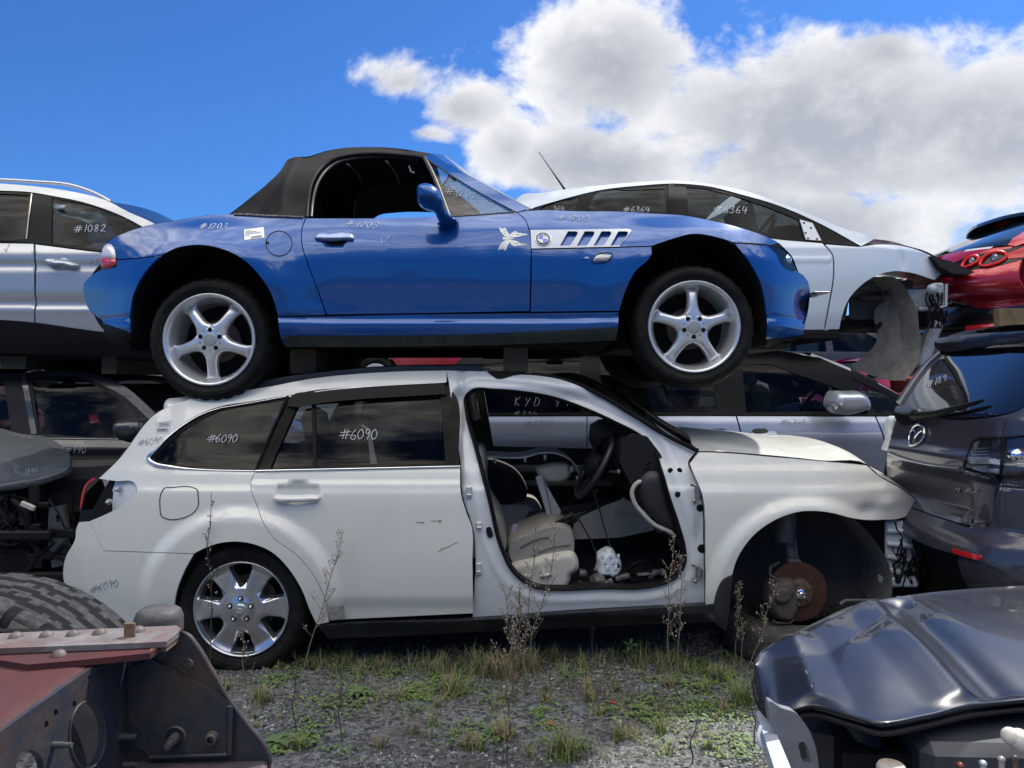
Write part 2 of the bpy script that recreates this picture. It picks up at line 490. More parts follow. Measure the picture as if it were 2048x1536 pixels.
ALLOY = mat('silver alloy', (.72, .73, .74), .28, .65, .3, var=(10, .35, (.36, .34, .3)), var2=(40, .2, (.3, .28, .25)))
POLISH = mat('machined alloy', (.58, .59, .61), .27, .9, .3, var=(12, .25, (.45, .43, .4)))
STEEL = mat('dull steel', (.33, .33, .33), .45, .8, var=(14, .5, (.15, .11, .08)))
RUST = mat('rusty disc', (.075, .030, .019), .7, .2, var=(14, .8, (.04, .024, .018)), var2=(50, .5, (.11, .06, .04)), spec=.3, bump=(60, .2))
CHALK = mat('white paint pen', (.7, .7, .72), .8)
GREYPEN = mat('faded paint pen', (.36, .37, .42), .8)
WOOD = mat('old timber', (.085, .068, .045), .85, var=(8, .8, (.04, .033, .024)), bump=(60, .4))
GLASS = glass('clear glass', (.50, .59, .60), refl=.36, dirt=.006)
TINT = glass('tinted glass', (.13, .15, .16), refl=.5, dirt=.008)
PRIV = glass('privacy glass', (.05, .055, .06), refl=.38, dirt=.006)
SILVERP = mat('silver plastic', (.55, .56, .58), .3, .7)
LENS = glass('lamp lens', (.85, .88, .9), refl=1.0, dirt=.05)
REDLENS = mat('red lamp lens', (.5, .012, .015), .12, 0, 1.0, var=(30, .2, (.35, .01, .01)))
WHITEP = mat('white plastic', (.72, .73, .74), .4)
BEIGE = mat('beige trim', (.52, .49, .43), .6, var=(7, .5, (.36, .33, .28)), bump=(200, .1))
SEATC = mat('grey cloth', (.30, .285, .255), .9, var=(9, .6, (.17, .16, .145)), bump=(350, .2))
CABLE = mat('black cable', (.01, .01, .01), .5)
PAPER = mat('paper sticker', (.78, .78, .78), .6)
PRINT = mat('black print', (.03, .03, .03), .6)

# ---------------------------------------------------------------- wheels
def tyre(mb, c, ro, ri, w, seg=96, mat=None, slots=True, ya=0.0, bulge=.012):
    """axis along Y, near face at c.y"""
    c = Vector(c); h = ro-ri
    prof = [(ri-.004, .012), (ri+.004, .002), (ri+h*.13, -bulge*.25), (ri+h*.15, -bulge*.25-.003), (ri+h*.19, -bulge*.3-.003), (ri+h*.21, -bulge*.5), (ri+h*.35, -bulge*.95), (ri+h*.37, -bulge-.002), (ri+h*.58, -bulge-.001), (ri+h*.60, -bulge+.001), (ri+h*.75, -bulge*.3), (ro-.016, .010), (ro-.006, .022), (ro-.001, .036),
            (ro, .05), (ro, w*.30), (ro-.007, w*.30+.003), (ro-.007, w*.30+.009), (ro, w*.30+.012), (ro, w*.48), (ro-.007, w*.48+.003), (ro-.007, w*.48+.010), (ro, w*.48+.013),
            (ro, w*.68), (ro-.007, w*.68+.003), (ro-.007, w*.68+.009), (ro, w*.68+.012), (ro, w-.05), (ro-.001, w-.036), (ro-.006, w-.022), (ro-.016, w-.01), (ri+h*.5, w+bulge), (ri, w-.012)]
    rows = []
    for k, (r, y) in enumerate(prof):
        row = []
        for j in range(seg):
            a = 2*PI*j/seg; rr = r
            if slots and (12 <= k <= 14 or 27 <= k <= 29) and j % 3 == 0: rr -= .009
            row.append(c+Vector((rr*math.cos(a), y, rr*math.sin(a))))
        rows.append(row)
    mb.grid(rows, closed=True, mat=mat); return mb
def disc(mb, c, r, y=0, seg=32, mat=None, r0=0.0, th=.01):
    mb.lathe([(r0, y), (r, y, 1), (r, y+th)], c, seg, mat=mat); return mb
def wheel_star(parent, c, ro, rim, w, rot, toolow=None, name='wheel'):
    """five round spokes, deep silver dish"""
    t = MB(); tyre(t, c, ro, rim, w); wh = t.build(name, RUBBER, parent)
    m = MB(); c = Vector(c)
    m.lathe([(rim+.002, .008), (rim+.001, -.004), (rim-.004, -.007), (rim-.012, -.004), (rim-.018, .006), (rim-.026, .022), (rim-.036, .05), (rim-.042, .09), (rim-.05, .19)], c, 64)
    hub = .062
    for k in range(5):
        a = rot+2*PI*k/5; dx = Vector((math.cos(a), 0, math.sin(a))); dz = Vector((-math.sin(a), 0, math.cos(a)))
        rows = []
        for (r, hw, y, dp) in ((.034, .056, .011, .05), (.056, .055, .010, .05), (.070, .046, .010, .05), (.082, .037, .011, .05), (.098, .031, .013, .05), (.12, .0285, .017, .048), (.15, .0275, .023, .045), (rim-.06, .029, .030, .04), (rim-.046, .033, .036, .035), (rim-.036, .044, .046, .02)):
            row = []
            for i in range(15):
                q = -PI/2+PI*(i/14)*1.0
                s_ = math.sin(q); cc = math.cos(q)
                row.append(c+dx*r+dz*(hw*math.copysign(abs(s_)**.8, s_))+Vector((0, y+dp*(1-cc**.7)*.75, 0)))
            rows.append(row)
        m.grid(rows)
    m.lathe([(0, .009), (.054, .009), (.064, .014), (.07, .03)], c, 40)
    r = m.build('rim', ALLOY, wh)
    d = MB()
    for k in range(5):
        a = rot+2*PI*(k+.5)/5; d.lathe([(0, .005), (.0115, .005), (.0115, .02)], c+Vector((.05*math.cos(a), .0035, .05*math.sin(a))), 14)
    for k in range(5):
        a = rot+2*PI*(k)/5; d.lathe([(0, .006), (.0035, .006), (.0035, .02)], c+Vector((.052*math.cos(a), .0025, .052*math.sin(a))), 8)
    d.lathe([(0, .006), (.004, .006), (.004, .02)], c+Vector((.0, .015, rim-.024)), 8)
    d.build('bolt_hole', DARK, wh)
    h = MB(); h.lathe([(0, .004), (.028, .005), (.033, .007), (.034, .012)], c, 32); h.build('hub_cap', mat('hub cap grey', (.36, .38, .38), .4, .3), wh)
    b = MB(); b.lathe([(.03, .13), (.11, .13), (.11, .15)], c, 40); b.build('brake_disc', mat('dark brake disc', (.09, .075, .065), .6, .5, var=(20, .6, (.12, .06, .04))), wh)
    k_ = MB(); k_.lathe([(.19, .17), (.0, .17)], c, 32); k_.build('back_plate', DARK, wh)
    return wh
EXPOSURE = 0.72
SKYTINT = (.23, .49, .88)
CLOUD_D = (2.9, 3.05, 3.45); CLOUD_L = (6.2, 6.25, 6.3)
FILL_CLOUD_D = (9.5, 9.4, 9.3); FILL_CLOUD_L = (37, 35, 31)  # unseen clouds behind the camera, brightened to fill the shaded car sides
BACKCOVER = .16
# ---------------------------------------------------------------- camera, sky, sun
cam = bpy.data.cameras.new('camera'); co = bpy.data.objects.new('camera', cam); C.objects.link(co)
co.location = (0, 0, H); co.rotation_euler = (PI/2, 0, 0); cam.sensor_width = 36; cam.lens = 36*F/2048
cam.clip_start = .05; cam.clip_end = 2000; SC.camera = co
SUN_AZ, SUN_EL = math.radians(46), math.radians(52)      # sun beyond the stacks, to the right
sl = bpy.data.lights.new('sun', 'SUN'); so = bpy.data.objects.new('sun', sl); C.objects.link(so)
sd = Vector((math.sin(SUN_AZ)*math.cos(SUN_EL), math.cos(SUN_AZ)*math.cos(SUN_EL), math.sin(SUN_EL)))
so.rotation_euler = sd.to_track_quat('Z', 'Y').to_euler(); so.location = sd*30
sl.energy = 3.6; sl.angle = math.radians(1.5); sl.color = (1, .95, .87)
SC.view_settings.view_transform = 'Standard'; SC.view_settings.look = 'None'; SC.view_settings.exposure = EXPOSURE; SC.view_settings.gamma = 1
SC.cycles.use_denoising = True; SC.cycles.max_bounces = 10; SC.cycles.transparent_max_bounces = 24; SC.cycles.sample_clamp_indirect = 6
SC.cycles.use_adaptive_sampling = True; SC.cycles.adaptive_threshold = .015

w = bpy.data.worlds.new('World'); SC.world = w; w.use_nodes = True
nt = w.node_tree; N, L = nt.nodes, nt.links; N.clear()
def mth(op, a, b=None, c=None):
    n = N.new('ShaderNodeMath'); n.operation = op
    for i, x in enumerate((a, b, c)):
        if x is None: continue
        if isinstance(x, (int, float)): n.inputs[i].default_value = x
        else: L.new(x, n.inputs[i])
    return n.outputs[0]
def rng(x, a, b, c=0.0, d=1.0, smooth=True):
    n = N.new('ShaderNodeMapRange'); n.interpolation_type = 'SMOOTHSTEP' if smooth else 'LINEAR'
    L.new(x, n.inputs['Value'])
    for k, q in (('From Min', a), ('From Max', b), ('To Min', c), ('To Max', d)): n.inputs[k].default_value = q
    return n.outputs['Result']
def rgb(f, a, b):
    n = N.new('ShaderNodeMix'); n.data_type = 'RGBA'
    if isinstance(f, float): n.inputs['Factor'].default_value = f
    else: L.new(f, n.inputs['Factor'])
    for k, q in (('A', a), ('B', b)):
        if isinstance(q, tuple): n.inputs[k].default_value = (*q, 1)
        else: L.new(q, n.inputs[k])
    return n.outputs['Result']
tc = N.new('ShaderNodeTexCoord'); dirv = tc.outputs['Generated']
sp = N.new('ShaderNodeSeparateXYZ'); L.new(dirv, sp.inputs[0]); dx, dy, dz = sp.outputs
def fbm(scale, detail=9, rough=.58, dist=0.0, off=(0, 0, 0)):
    mp = N.new('ShaderNodeMapping'); mp.inputs['Location'].default_value = off; mp.inputs['Scale'].default_value = (1, 1, 1.35)
    L.new(dirv, mp.inputs['Vector'])
    n = N.new('ShaderNodeTexNoise'); n.inputs['Scale'].default_value = scale; n.inputs['Detail'].default_value = detail
    n.inputs['Roughness'].default_value = rough; n.inputs['Distortion'].default_value = dist
    L.new(mp.outputs[0], n.inputs['Vector']); return n.outputs['Fac']
sky = N.new('ShaderNodeTexSky'); sky.sky_type = 'NISHITA'; sky.sun_disc = False
sky.sun_elevation = SUN_EL; sky.sun_rotation = SUN_AZ; sky.air_density = 1.0; sky.dust_density = .35; sky.ozone_density = 2.2; sky.altitude = 0
tint = N.new('ShaderNodeMix'); tint.data_type = 'RGBA'; tint.blend_type = 'MULTIPLY'; tint.inputs['Factor'].default_value = 1
L.new(sky.outputs[0], tint.inputs['A']); tint.inputs['B'].default_value = (*SKYTINT, 1)
ys = mth('MAXIMUM', dy, .05); pp = mth('DIVIDE', dx, ys); qq = mth('DIVIDE', dz, ys)
blobs = [(1680, 255, 560, 235), (1230, 140, 215, 190), (1960, 260, 420, 190), (1770, 110, 150, 85), (800, 165, 120, 66), (930, 218, 140, 76), (1020, 300, 120, 105),
         (850, 268, 105, 34), (1180, 330, 260, 120), (1500, 480, 640, 170), (2200, 560, 500, 200), (2300, 100, 300, 120), (2500, 330, 500, 330)]
val = None
for (bu, bv, ru, rv) in blobs:
    a = mth('DIVIDE', mth('SUBTRACT', pp, (bu-CX)/F), ru/F); b = mth('DIVIDE', mth('SUBTRACT', qq, (CY-bv)/F), rv/F)
    e = mth('SUBTRACT', 1.0, mth('SQRT', mth('ADD', mth('MULTIPLY', a, a), mth('MULTIPLY', b, b))))
    e = mth('MULTIPLY', e, min(1.0, (max(ru, rv)/330)**.45))
    val = e if val is None else mth('MAXIMUM', val, e)
n1 = fbm(7, 10, .60, .25); n2 = fbm(3.1, 6, .55, 0, (3.1, 1.7, .4)); n3 = fbm(11, 8, .6, .2, (1, 5, 2))
n4 = fbm(19, 8, .62, .3, (4, 2, 8))
dens_f = mth('ADD', mth('ADD', val, mth('MULTIPLY', mth('SUBTRACT', n1, .5), 1.95)), mth('MULTIPLY', mth('SUBTRACT', n4, .5), .35))
dens_f = rng(dens_f, .02, .38)
front = rng(dy, .05, .25)
dens_b = mth('ADD', mth('MULTIPLY', mth('SUBTRACT', n2, .5), 3.0), mth('MULTIPLY', mth('SUBTRACT', n1, .5), 1.4))
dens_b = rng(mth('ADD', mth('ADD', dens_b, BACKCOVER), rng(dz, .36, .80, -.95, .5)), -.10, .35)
side_ = rng(mth('ABSOLUTE', dx), .62, .80)             # blends into the brightened fill clouds beside and behind
frontw = mth('MULTIPLY', front, mth('SUBTRACT', 1.0, mth('MULTIPLY', side_, .8)))
dn = N.new('ShaderNodeMix'); dn.data_type = 'FLOAT'; L.new(frontw, dn.inputs['Factor']); L.new(dens_b, dn.inputs['A']); L.new(dens_f, dn.inputs['B'])
dens = dn.outputs['Result']
shade = mth('ADD', mth('ADD', mth('MULTIPLY', n2, .35), mth('MULTIPLY', n3, .5)), mth('MULTIPLY', n4, .16))
thick = rng(mth('ADD', val, mth('MULTIPLY', mth('SUBTRACT', n3, .5), 1.1)), .05, .75)
br = rng(shade, .46, .80, .0, 1.0)
br = mth('SUBTRACT', 1.0, mth('MULTIPLY', thick, mth('SUBTRACT', 1.0, br)))
ccol = rgb(br, CLOUD_D, CLOUD_L)
bcol = rgb(rng(shade, .42, .7), FILL_CLOUD_D, FILL_CLOUD_L)
lowb = rgb(rng(dz, .22, .58), (.30, .31, .33), (1.0, 1.0, 1.0))  # low fill clouds dimmed so the car sides mirror a darker sky
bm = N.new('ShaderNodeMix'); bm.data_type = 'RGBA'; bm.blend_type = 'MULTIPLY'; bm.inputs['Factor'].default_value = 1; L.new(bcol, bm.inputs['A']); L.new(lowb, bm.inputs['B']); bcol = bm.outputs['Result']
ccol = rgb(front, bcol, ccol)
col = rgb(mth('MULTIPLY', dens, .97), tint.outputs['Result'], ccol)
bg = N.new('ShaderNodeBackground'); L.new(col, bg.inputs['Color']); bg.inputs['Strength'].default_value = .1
out = N.new('ShaderNodeOutputWorld'); L.new(bg.outputs[0], out.inputs[0])

# ---------------------------------------------------------------- ground
def gz(x, y):
    k = 1-sm(abs(y-3.2), 2.2, 5)
    return (noise.noise(Vector((x*1.3, y*1.3, 0)))*.022+noise.noise(Vector((x*5, y*5, 3)))*.008)*k - .03*sm(y, 3.75, 5.0)*0
def axis_pts(lo, hi, d, far):
    a = []; x = lo
    while x <= hi: a.append(x); x += d
    st = d; x = a[-1]
    while x < far: st *= 1.35; x += st; a.append(x)
    st = d; x = a[0]
    while x > -far: st *= 1.35; x -= st; a.insert(0, x)
    return a
gm, gnt, gb = newmat('gravel ground'); gN, gL = gnt.nodes, gnt.links
gtc = gN.new('ShaderNodeTexCoord')
vo = gN.new('ShaderNodeTexVoronoi'); vo.inputs['Scale'].default_value = 55; gL.new(gtc.outputs['Object'], vo.inputs['Vector'])
cr_ = gN.new('ShaderNodeValToRGB'); cr_.color_ramp.elements[0].color = (.022, .024, .028, 1); cr_.color_ramp.elements[1].color = (.18, .19, .205, 1)
se = gN.new('ShaderNodeSeparateColor'); gL.new(vo.outputs['Color'], se.inputs[0]); gL.new(se.outputs[0], cr_.inputs[0])
no = gN.new('ShaderNodeTexNoise'); no.inputs['Scale'].default_value = 1.7; no.inputs['Detail'].default_value = 8; gL.new(gtc.outputs['Object'], no.inputs['Vector'])
mr = gN.new('ShaderNodeMapRange'); mr.inputs['From Min'].default_value = .47; mr.inputs['From Max'].default_value = .66; mr.inputs['To Max'].default_value = .85; gL.new(no.outputs['Fac'], mr.inputs['Value'])
mx = gN.new('ShaderNodeMix'); mx.data_type = 'RGBA'; gL.new(mr.outputs[0], mx.inputs['Factor']); gL.new(cr_.outputs[0], mx.inputs['A']); mx.inputs['B'].default_value = (.045, .036, .026, 1)
gL.new(mx.outputs['Result'], gb.inputs['Base Color']); gb.inputs['Roughness'].default_value = .85
bp = gN.new('ShaderNodeBump'); bp.inputs['Strength'].default_value = .9; bp.inputs['Distance'].default_value = .012; bp.invert = True
gL.new(vo.outputs['Distance'], bp.inputs['Height']); gL.new(bp.outputs[0], gb.inputs['Normal'])
xs = axis_pts(-4, 4, .05, 900); ysx = axis_pts(1, 7, .05, 900)
g = MB(); g.grid([[Vector((x, y, gz(x, y))) for x in xs] for y in ysx])
tag(g.build('ground', gm), 'dark grey gravel ground with patches of bare soil', None, None, 'structure')

hl_ = MB(); hl_.grid([[Vector((x, -45-.002*x*x*0+y_, (9+3.5*noise.noise(Vector((x*.03, y_*.1, 2)))+1.6*noise.noise(Vector((x*.17, y_*.3, 5))))*sm(-y_, 0, 9)*(1-.6*sm(abs(x), 60, 160)))) for x in [-160+4*i for i in range(81)]] for y_ in [0, -1, -3, -5, -7, -9, -14, -25]])  # unseen hill added behind the camera to darken reflections in the cars
tag(hl_.build('added_hills', mat('unseen hill', (.028, .04, .018), .9, var=(.6, .8, (.05, .06, .03)))), 'dark green unseen hill added out of view to darken reflections', None, None, 'structure')
def stone(mb, c, r, mi):
    q = [Vector((1, 0, 0)), Vector((0, 1, 0)), Vector((-1, 0, 0)), Vector((0, -1, 0)), Vector((0, 0, 1)), Vector((0, 0, -1))]
    M = Matrix.Rotation(R.uniform(0, 6.28), 3, 'Z') @ Matrix.Rotation(R.uniform(-.6, .6), 3, 'X')
    s = Vector((r*R.uniform(.7, 1.5), r*R.uniform(.6, 1.0), r*R.uniform(.35, .7)))
    vs = [M @ Vector((p.x*s.x, p.y*s.y, p.z*s.z))*R.uniform(.75, 1.2) for p in q]
    # cut top: two top points make it chip like
    e = M @ Vector((s.x*R.uniform(.2, .6), s.y*R.uniform(-.3, .3), 0)); t = vs[4]
    vs[4] = t-e; vs.append(t+e)
    fs = [(0, 1, 6), (1, 4, 6), (1, 2, 4), (2, 3, 4), (3, 6, 4), (3, 0, 6), (1, 0, 5), (2, 1, 5), (3, 2, 5), (0, 3, 5)]
    b = len(mb.v); mb.v += [p+c for p in vs]
    for f in fs:
        n = geometry.normal([vs[i] for i in f]); mb.f.append([b+i for i in f]); mb.n.append([n]*3); mb.m.append(mi)
smats = [mat('slate chip', (.105, .109, .115), .6, var=(60, .6, (.06, .066, .076))), mat('pale chip', (.25, .26, .27), .6, var=(60, .5, (.18, .18, .19))),
         mat('dark chip', (.045, .05, .058), .6), mat('brown chip', (.11, .075, .05), .8), mat('white chip', (.42, .42, .42), .6)]
st = MB(); st.mats = list(smats)
k = 0
while k < 23000:
    Y = R.uniform(2.55, 4.3) if R.random() < .9 else R.uniform(4.3, 6.0)
    X = R.uniform(-.62, .62)*Y*(.75 if Y < 4.3 else 1)
    soil = noise.noise(Vector((X*.9, Y*1.4, 9)))
    if soil > .10 and R.random() < .85: continue
    r = R.choice((.004, .005, .0065, .008, .010))*R.uniform(.7, 1.25)*(1 if R.random() < .985 else 2.0)
    mi = R.choices((0, 1, 2, 3, 4), (50, 13, 30, 3, 1.2))[0]
    stone(st, Vector((X, Y, gz(X, Y)+r*.15)), r, mi); k += 1
tag(st.build('gravel'), 'loose slate grey gravel chips scattered over the ground', None, None, 'stuff')
# ================================================================ white estate car on the ground
WY = 3.60; WYF = WY+1.80; WYC = WY+.90
wo_t = table([(.10, .07), (.26, .035), (.40, .012), (.60, .0), (.78, .004), (.865, .012), (.90, .028), (.96, .05), (1.0, .07), (1.15, .13), (1.30, .195), (1.40, .25), (1.47, .31), (1.52, .38)])
WR = Vector(((478-CX)/F*WY, H-(1222-CY)/F*WY)); WF = Vector(((1614-CX)/F*WY, H-(1197-CY)/F*WY))
def wo(x, z, arch=True):
    o = wo_t(z)
    if x < -1.62: o += .15*((-1.62-x)/.55)**2
    if x > 1.35: o += .15*((x-1.35)/.60)**2
    for c, r1, r2, h in ((WR, .325, .485, .032), (WF, .37, .475, .03)):
        if z > c.y-.30:
            r = math.hypot(x-c.x, z-c.y)
            o -= h*(1-sm(r, r2-.05, r2+.03))
    return o
W = Side(WY, wo, WYC)
WPAINT = paint('white pearl paint', (.68, .675, .62), 0, .35, .07, (.36, .34, .28))
WDOOR = mat('white inner metal', (.585, .60, .60), .32, 0, .6, var=(5, .2, (.34, .36, .38)))
wagon = thing('estate_car', 'white estate car with no front door or front wheel standing on the gravel', 'car', ((1000-CX)/F*WYC, WYC, 0))
def wboth(mb, name, m, parent=wagon, label=None):
    o = mb.build(name, m, parent, label=label); mb.mirror(WYC).build(name, m, parent); return o
QW = [(295, 921), (313, 896), (363, 850), (413, 822), (440, 813), (500, 803), (575, 791, 1), (509, 942, 1), (413, 941), (346, 936), (303, 927)]
FO = [(930, 790), (942, 779), (990, 777), (1050, 782), (1110, 793), (1170, 814), (1230, 841), (1289, 874), (1309, 895), (1324, 935), (1343, 999), (1361, 1053), (1372, 1095), (1373, 1125), (1361, 1150), (1337, 1167), (1304, 1176), (1199, 1179), (1116, 1182), (1074, 1179), (1044, 1164), (1020, 1140), (1002, 1104), (975, 1000), (948, 895), (930, 826)]
FO_in = [(935, 793), (944, 784), (990, 782), (1050, 787), (1108, 798), (1168, 819), (1228, 846), (1286, 879), (1304, 898), (1318, 935), (1337, 999), (1355, 1053), (1366, 1095), (1367, 1122), (1356, 1145), (1334, 1161), (1304, 1170), (1199, 1173), (1116, 1176), (1077, 1173), (1050, 1159), (1027, 1136), (1009, 1102), (981, 999), (954, 894), (935, 826)]
RD_up = [(575, 793, 1), (640, 783), (720, 776), (893, 765, 1), (898, 772), (921, 934, 1), (700, 938), (510, 942, 1)]
TOP = [(390, 796), (450, 787), (545, 772), (620, 758), (700, 749), (800, 743), (900, 741), (965, 743), (1040, 749), (1100, 754), (1150, 769), (1200, 793), (1260, 829), (1330, 872), (1397, 903, 1)]
QP = [(232, 925), (198, 957, 1), (232, 962), (268, 965), (275, 977), (262, 995), (200, 1034), (180, 1042, 1), (207, 1101, 1), (300, 1104), (388, 1107, 1), (405, 1098), (440, 1086), (472, 1083), (510, 1089), (545, 1105), (578, 1138), (603, 1178), (622, 1225), (634, 1249, 1), (658, 1244, 1), (647, 1192), (624, 1147), (592, 1110), (547, 1076), (524, 1042), (513, 1010), (503, 985), (501, 965), (510, 943, 1), (575, 792, 1)]
# rear quarter with the D pillar
q = [(383, 797, 1), (319, 823)]+QP+[(620, 782), (720, 774), (893, 764, 1), (893, 741, 1)]+[(p[0], p[1]) for p in TOP[:7]][::-1][1:]
mb = MB(); W.panel(mb, q, [QW], ins=.0, step=6, g=.02)
wboth(mb, 'rear_quarter_panel', WPAINT)
# door aperture: roof rail, windscreen pillar, hinge pillar, sill, bare centre pillar
step_in = lambda x, z: .034*sm(x, -.318, -.285)*(1-sm(z, 1.30, 1.385))
ap = [(893, 741, 1)]+TOP[7:]+[(1379, 928), (1386, 945), (1397, 970), (1405, 993), (1410, 1032), (1411, 1091), (1412, 1209, 1), (1100, 1227), (945, 1240, 1), (944, 1052), (924, 993), (921, 934, 1), (898, 766, 1)]
fo_kd = kdtree.KDTree(4000); fo_l = [W.xz(p.x, p.y) for p in curve(FO, 1.2)]
for i_, p_ in enumerate(fo_l): fo_kd.insert((p_.x, p_.y, 0), i_)
fo_kd.balance()
def wrel(x, z):
    d = step_in(x, z)
    dd = fo_kd.find((x, z, 0))[2]
    d += .007*(1-sm(dd, .022, .050))-.004*math.exp(-((dd-.062)/.016)**2)
    # pressed channel along the centre pillar and dish behind the door hinges
    b = -.20-.13*(z-.3)
    d += .016*math.exp(-((x-(-.262+.10*max(0, .98-z)*(.75 if z > .55 else 1.0)))/.018)**2)*sm(z, .2, .5)
    d += .02*math.exp(-((x-.905)/.03)**2-((z-.66)/.09)**2)
    return d
mb = MB(); W.panel(mb, ap, [FO], ins=.0, step=7, dfn=wrel, thick=.03, g=.013)
wboth(mb, 'door_frame', WDOOR)
mb = MB(); c = curve(FO, 6); ci = curve(FO_in, 6)
W2 = Side(WY, lambda x, z: wo(x, z)+wrel(x, z))
a = [W2.pt(p.x, p.y, -.012) for p in c]; b = [W2.pt(p.x, p.y, -.016) for p in inset(c, 3.5)]; d = [W2.pt(p.x, p.y, .012) for p in inset(c, 7.5)]
a0 = [W2.pt(p.x, p.y, .01) for p in c]
mb.grid([a0, a, b, d, [q+Vector((0, .05, 0)) for q in d]], closed=True)
mb.build('door_seal', BLACK, wagon)
# rear door
rd = [(510, 943, 1), (700, 939), (921, 935, 1), (924, 993), (934, 1025), (944, 1052), (946, 1120), (947, 1229, 1), (860, 1233), (691, 1241, 1), (690, 1200), (672, 1120), (647, 1060), (647, 1060), (690, 1241, 1)]
rd = [(510, 943, 1), (700, 939), (921, 935, 1), (924, 993), (934, 1025), (944, 1052), (946, 1120), (947, 1229, 1), (860, 1233), (690, 1241, 1), (658, 1244, 1), (647, 1192), (624, 1147), (592, 1110), (547, 1076), (524, 1042), (513, 1010), (503, 985), (501, 965)]
def drel(x, z):
    d = 0
    e = ((x-(-1.035))/.115)**2+((z-.862)/.052)**2          # scooped dish behind the handle
    if e < 1: d += .030*(1-e)**.6
    d -= .004*math.exp(-((z-.905)/.012)**2)                 # shoulder crease
    d += .012*(1-sm(z, .29, .37))                           # step above the sill
    return d
mb = MB(); W.panel(mb, rd, [], off=0, ins=.003, dfn=drel, g=.02, step=7)
rdoor = wboth(mb, 'rear_door', WPAINT)
ru = [(579, 796, 1), (640, 785), (720, 778), (889, 767, 1), (896, 772), (919, 931, 1), (700, 936), (513, 940, 1)]
gl = [(596, 808, 1), (625, 805), (700, 797), (790, 791), (880, 785, 1), (891, 926, 1), (700, 934), (540, 937, 1)]
mb = MB(); W.panel(mb, ru, [gl], off=.002, ins=.002, thick=.03); mb.build('window_frame', mat('door frame film', (.010, .0095, .009), .45, 0, 0, spec=.08, var=(6, .6, (.06, .05, .035))), rdoor)
mb = MB(); W.panel(mb, gl, [], off=.016, thick=0, ins=-.004); mb.build('window_glass', glass('rear door glass', (.17, .20, .23), refl=.42, dirt=.006), rdoor)
mb = MB(); W.panel(mb, [(623, 800, 1), (630, 800, 1), (634, 938, 1), (626, 938, 1)], [], off=.006, thick=.02); mb.build('window_divider', BLACK, rdoor)
mb = MB(); W.panel(mb, [(574, 810), (580, 795), (640, 783), (760, 773), (889, 767, 1), (893, 788, 1), (790, 794), (690, 801), (629, 808), (590, 814)], [], off=-.018, thick=.012); mb.build('rain_visor', mat('smoked visor', (.008, .008, .009), .3, 0, 0, spec=.1), rdoor)
mb = MB(); W.line(mb, [(511, 942), (700, 938), (921, 933)], .0065, -.004); mb.build('chrome_strip', CHROME, rdoor)
mb = MB(); W.line(mb, [(578, 794), (640, 783), (720, 775), (891, 765)], .004, -.012); mb.build('chrome_strip', CHROME, rdoor)
mb = MB(); puff(mb, [(546, 997), (550, 991), (570, 990), (600, 990), (632, 990), (641, 993), (640, 999), (622, 1003), (585, 1005), (552, 1003)], 0, .026, .014, .005, side=Side(WY, lambda x, z: wo(x, z)-.004), g=.008, step=3)
mb.build('door_handle', WPAINT, rdoor)
write(W, '#6090', 680, 878, 20, CHALK, rdoor, off=.006, r=.0018)
SCUFF = mat('scuffed primer', (.33, .24, .12), .8)
for (u, v, a, b) in ((846, 1045, 10, 2), (880, 1042, 14, 3)):
    p = W.pt(u, v, -.0015); mb = MB(); mb.lathe([(0, 0), (b*.0024, 0), (b*.0024, .002)], p, 12)
    mb.box(p-Vector((.018, 0, -.001)), (a*.0035, .001, .003)); mb.build('scratch', SCUFF, rdoor)
for (u, v, u2, v2) in ((876, 1103, 916, 1083), (880, 1098, 900, 1092)):
    MB().tube([W.pt(u, v, -.001), W.pt(u2, v2, -.001)], .0013, 4).build('scratch', SCUFF, rdoor)
mb = MB(); W.panel(mb, [(653, 1215, 1), (687, 1211, 1), (690, 1238, 1), (659, 1240, 1)], [], off=-.004, thick=.004); mb.build('stone_guard', mat('scuffed film', (.33, .32, .30), .6, var=(40, .8, (.16, .15, .14))), rdoor)
# quarter window
qg = [(310, 921), (326, 899), (372, 858), (416, 833), (442, 822), (500, 811), (568, 800, 1), (511, 938, 1), (413, 938), (346, 932), (316, 926)]
mb = MB(); W.panel(mb, QW, [qg], off=.004, thick=.025); mb.build('window_surround', BLACK, wagon)
mb = MB(); W.panel(mb, qg, [], off=.008, thick=0, ins=-.004); qwin = mb.build('quarter_window', PRIV, wagon)
mb = MB(); cc = curve([(509, 942), (413, 940), (346, 935), (306, 927), (297, 920), (315, 896), (364, 852), (412, 825), (440, 816)], 6, False)
n = len(cc); mb.tube([W.pt(p.x, p.y, -.002) for p in cc], [.004+.011*math.exp(-((i/n-.52)/.16)**2) for i in range(n)], 8, sq=.7); mb.build('chrome_strip', CHROME, wagon)
mb = MB(); W.line(mb, [(440, 816), (500, 806), (573, 793)], .003, -.002); mb.build('chrome_strip', CHROME, wagon)
mb = MB(); W.line(mb, [(577, 792), (545, 860), (511, 941)], .0075, .0); mb.build('window_trim', BLACK, wagon)
write(W, '#6090', 414, 884, 16, CHALK, wagon, off=-.002, slant=.3, r=.0016)
mb = MB(); W.panel(mb, [(312, 845, 1), (343, 840, 1), (338, 866, 1), (310, 866, 1)], [], off=-.002, thick=.001); st_ = mb.build('paper_label', mat('faded label', (.55, .56, .57), .7), wagon)
mb = MB()
for k in range(9): W.panel(mb, [(315+k*2.3, 857, 1), (316.2+k*2.3, 857, 1), (316+k*2.3, 863, 1), (315+k*2.3, 863, 1)], [], off=-.0035, thick=.0005)
for k in range(3): W.panel(mb, [(318, 846+k*3, 1), (338, 845+k*3, 1), (338, 845.8+k*3, 1), (318, 846.8+k*3, 1)], [], off=-.0035, thick=.0005)
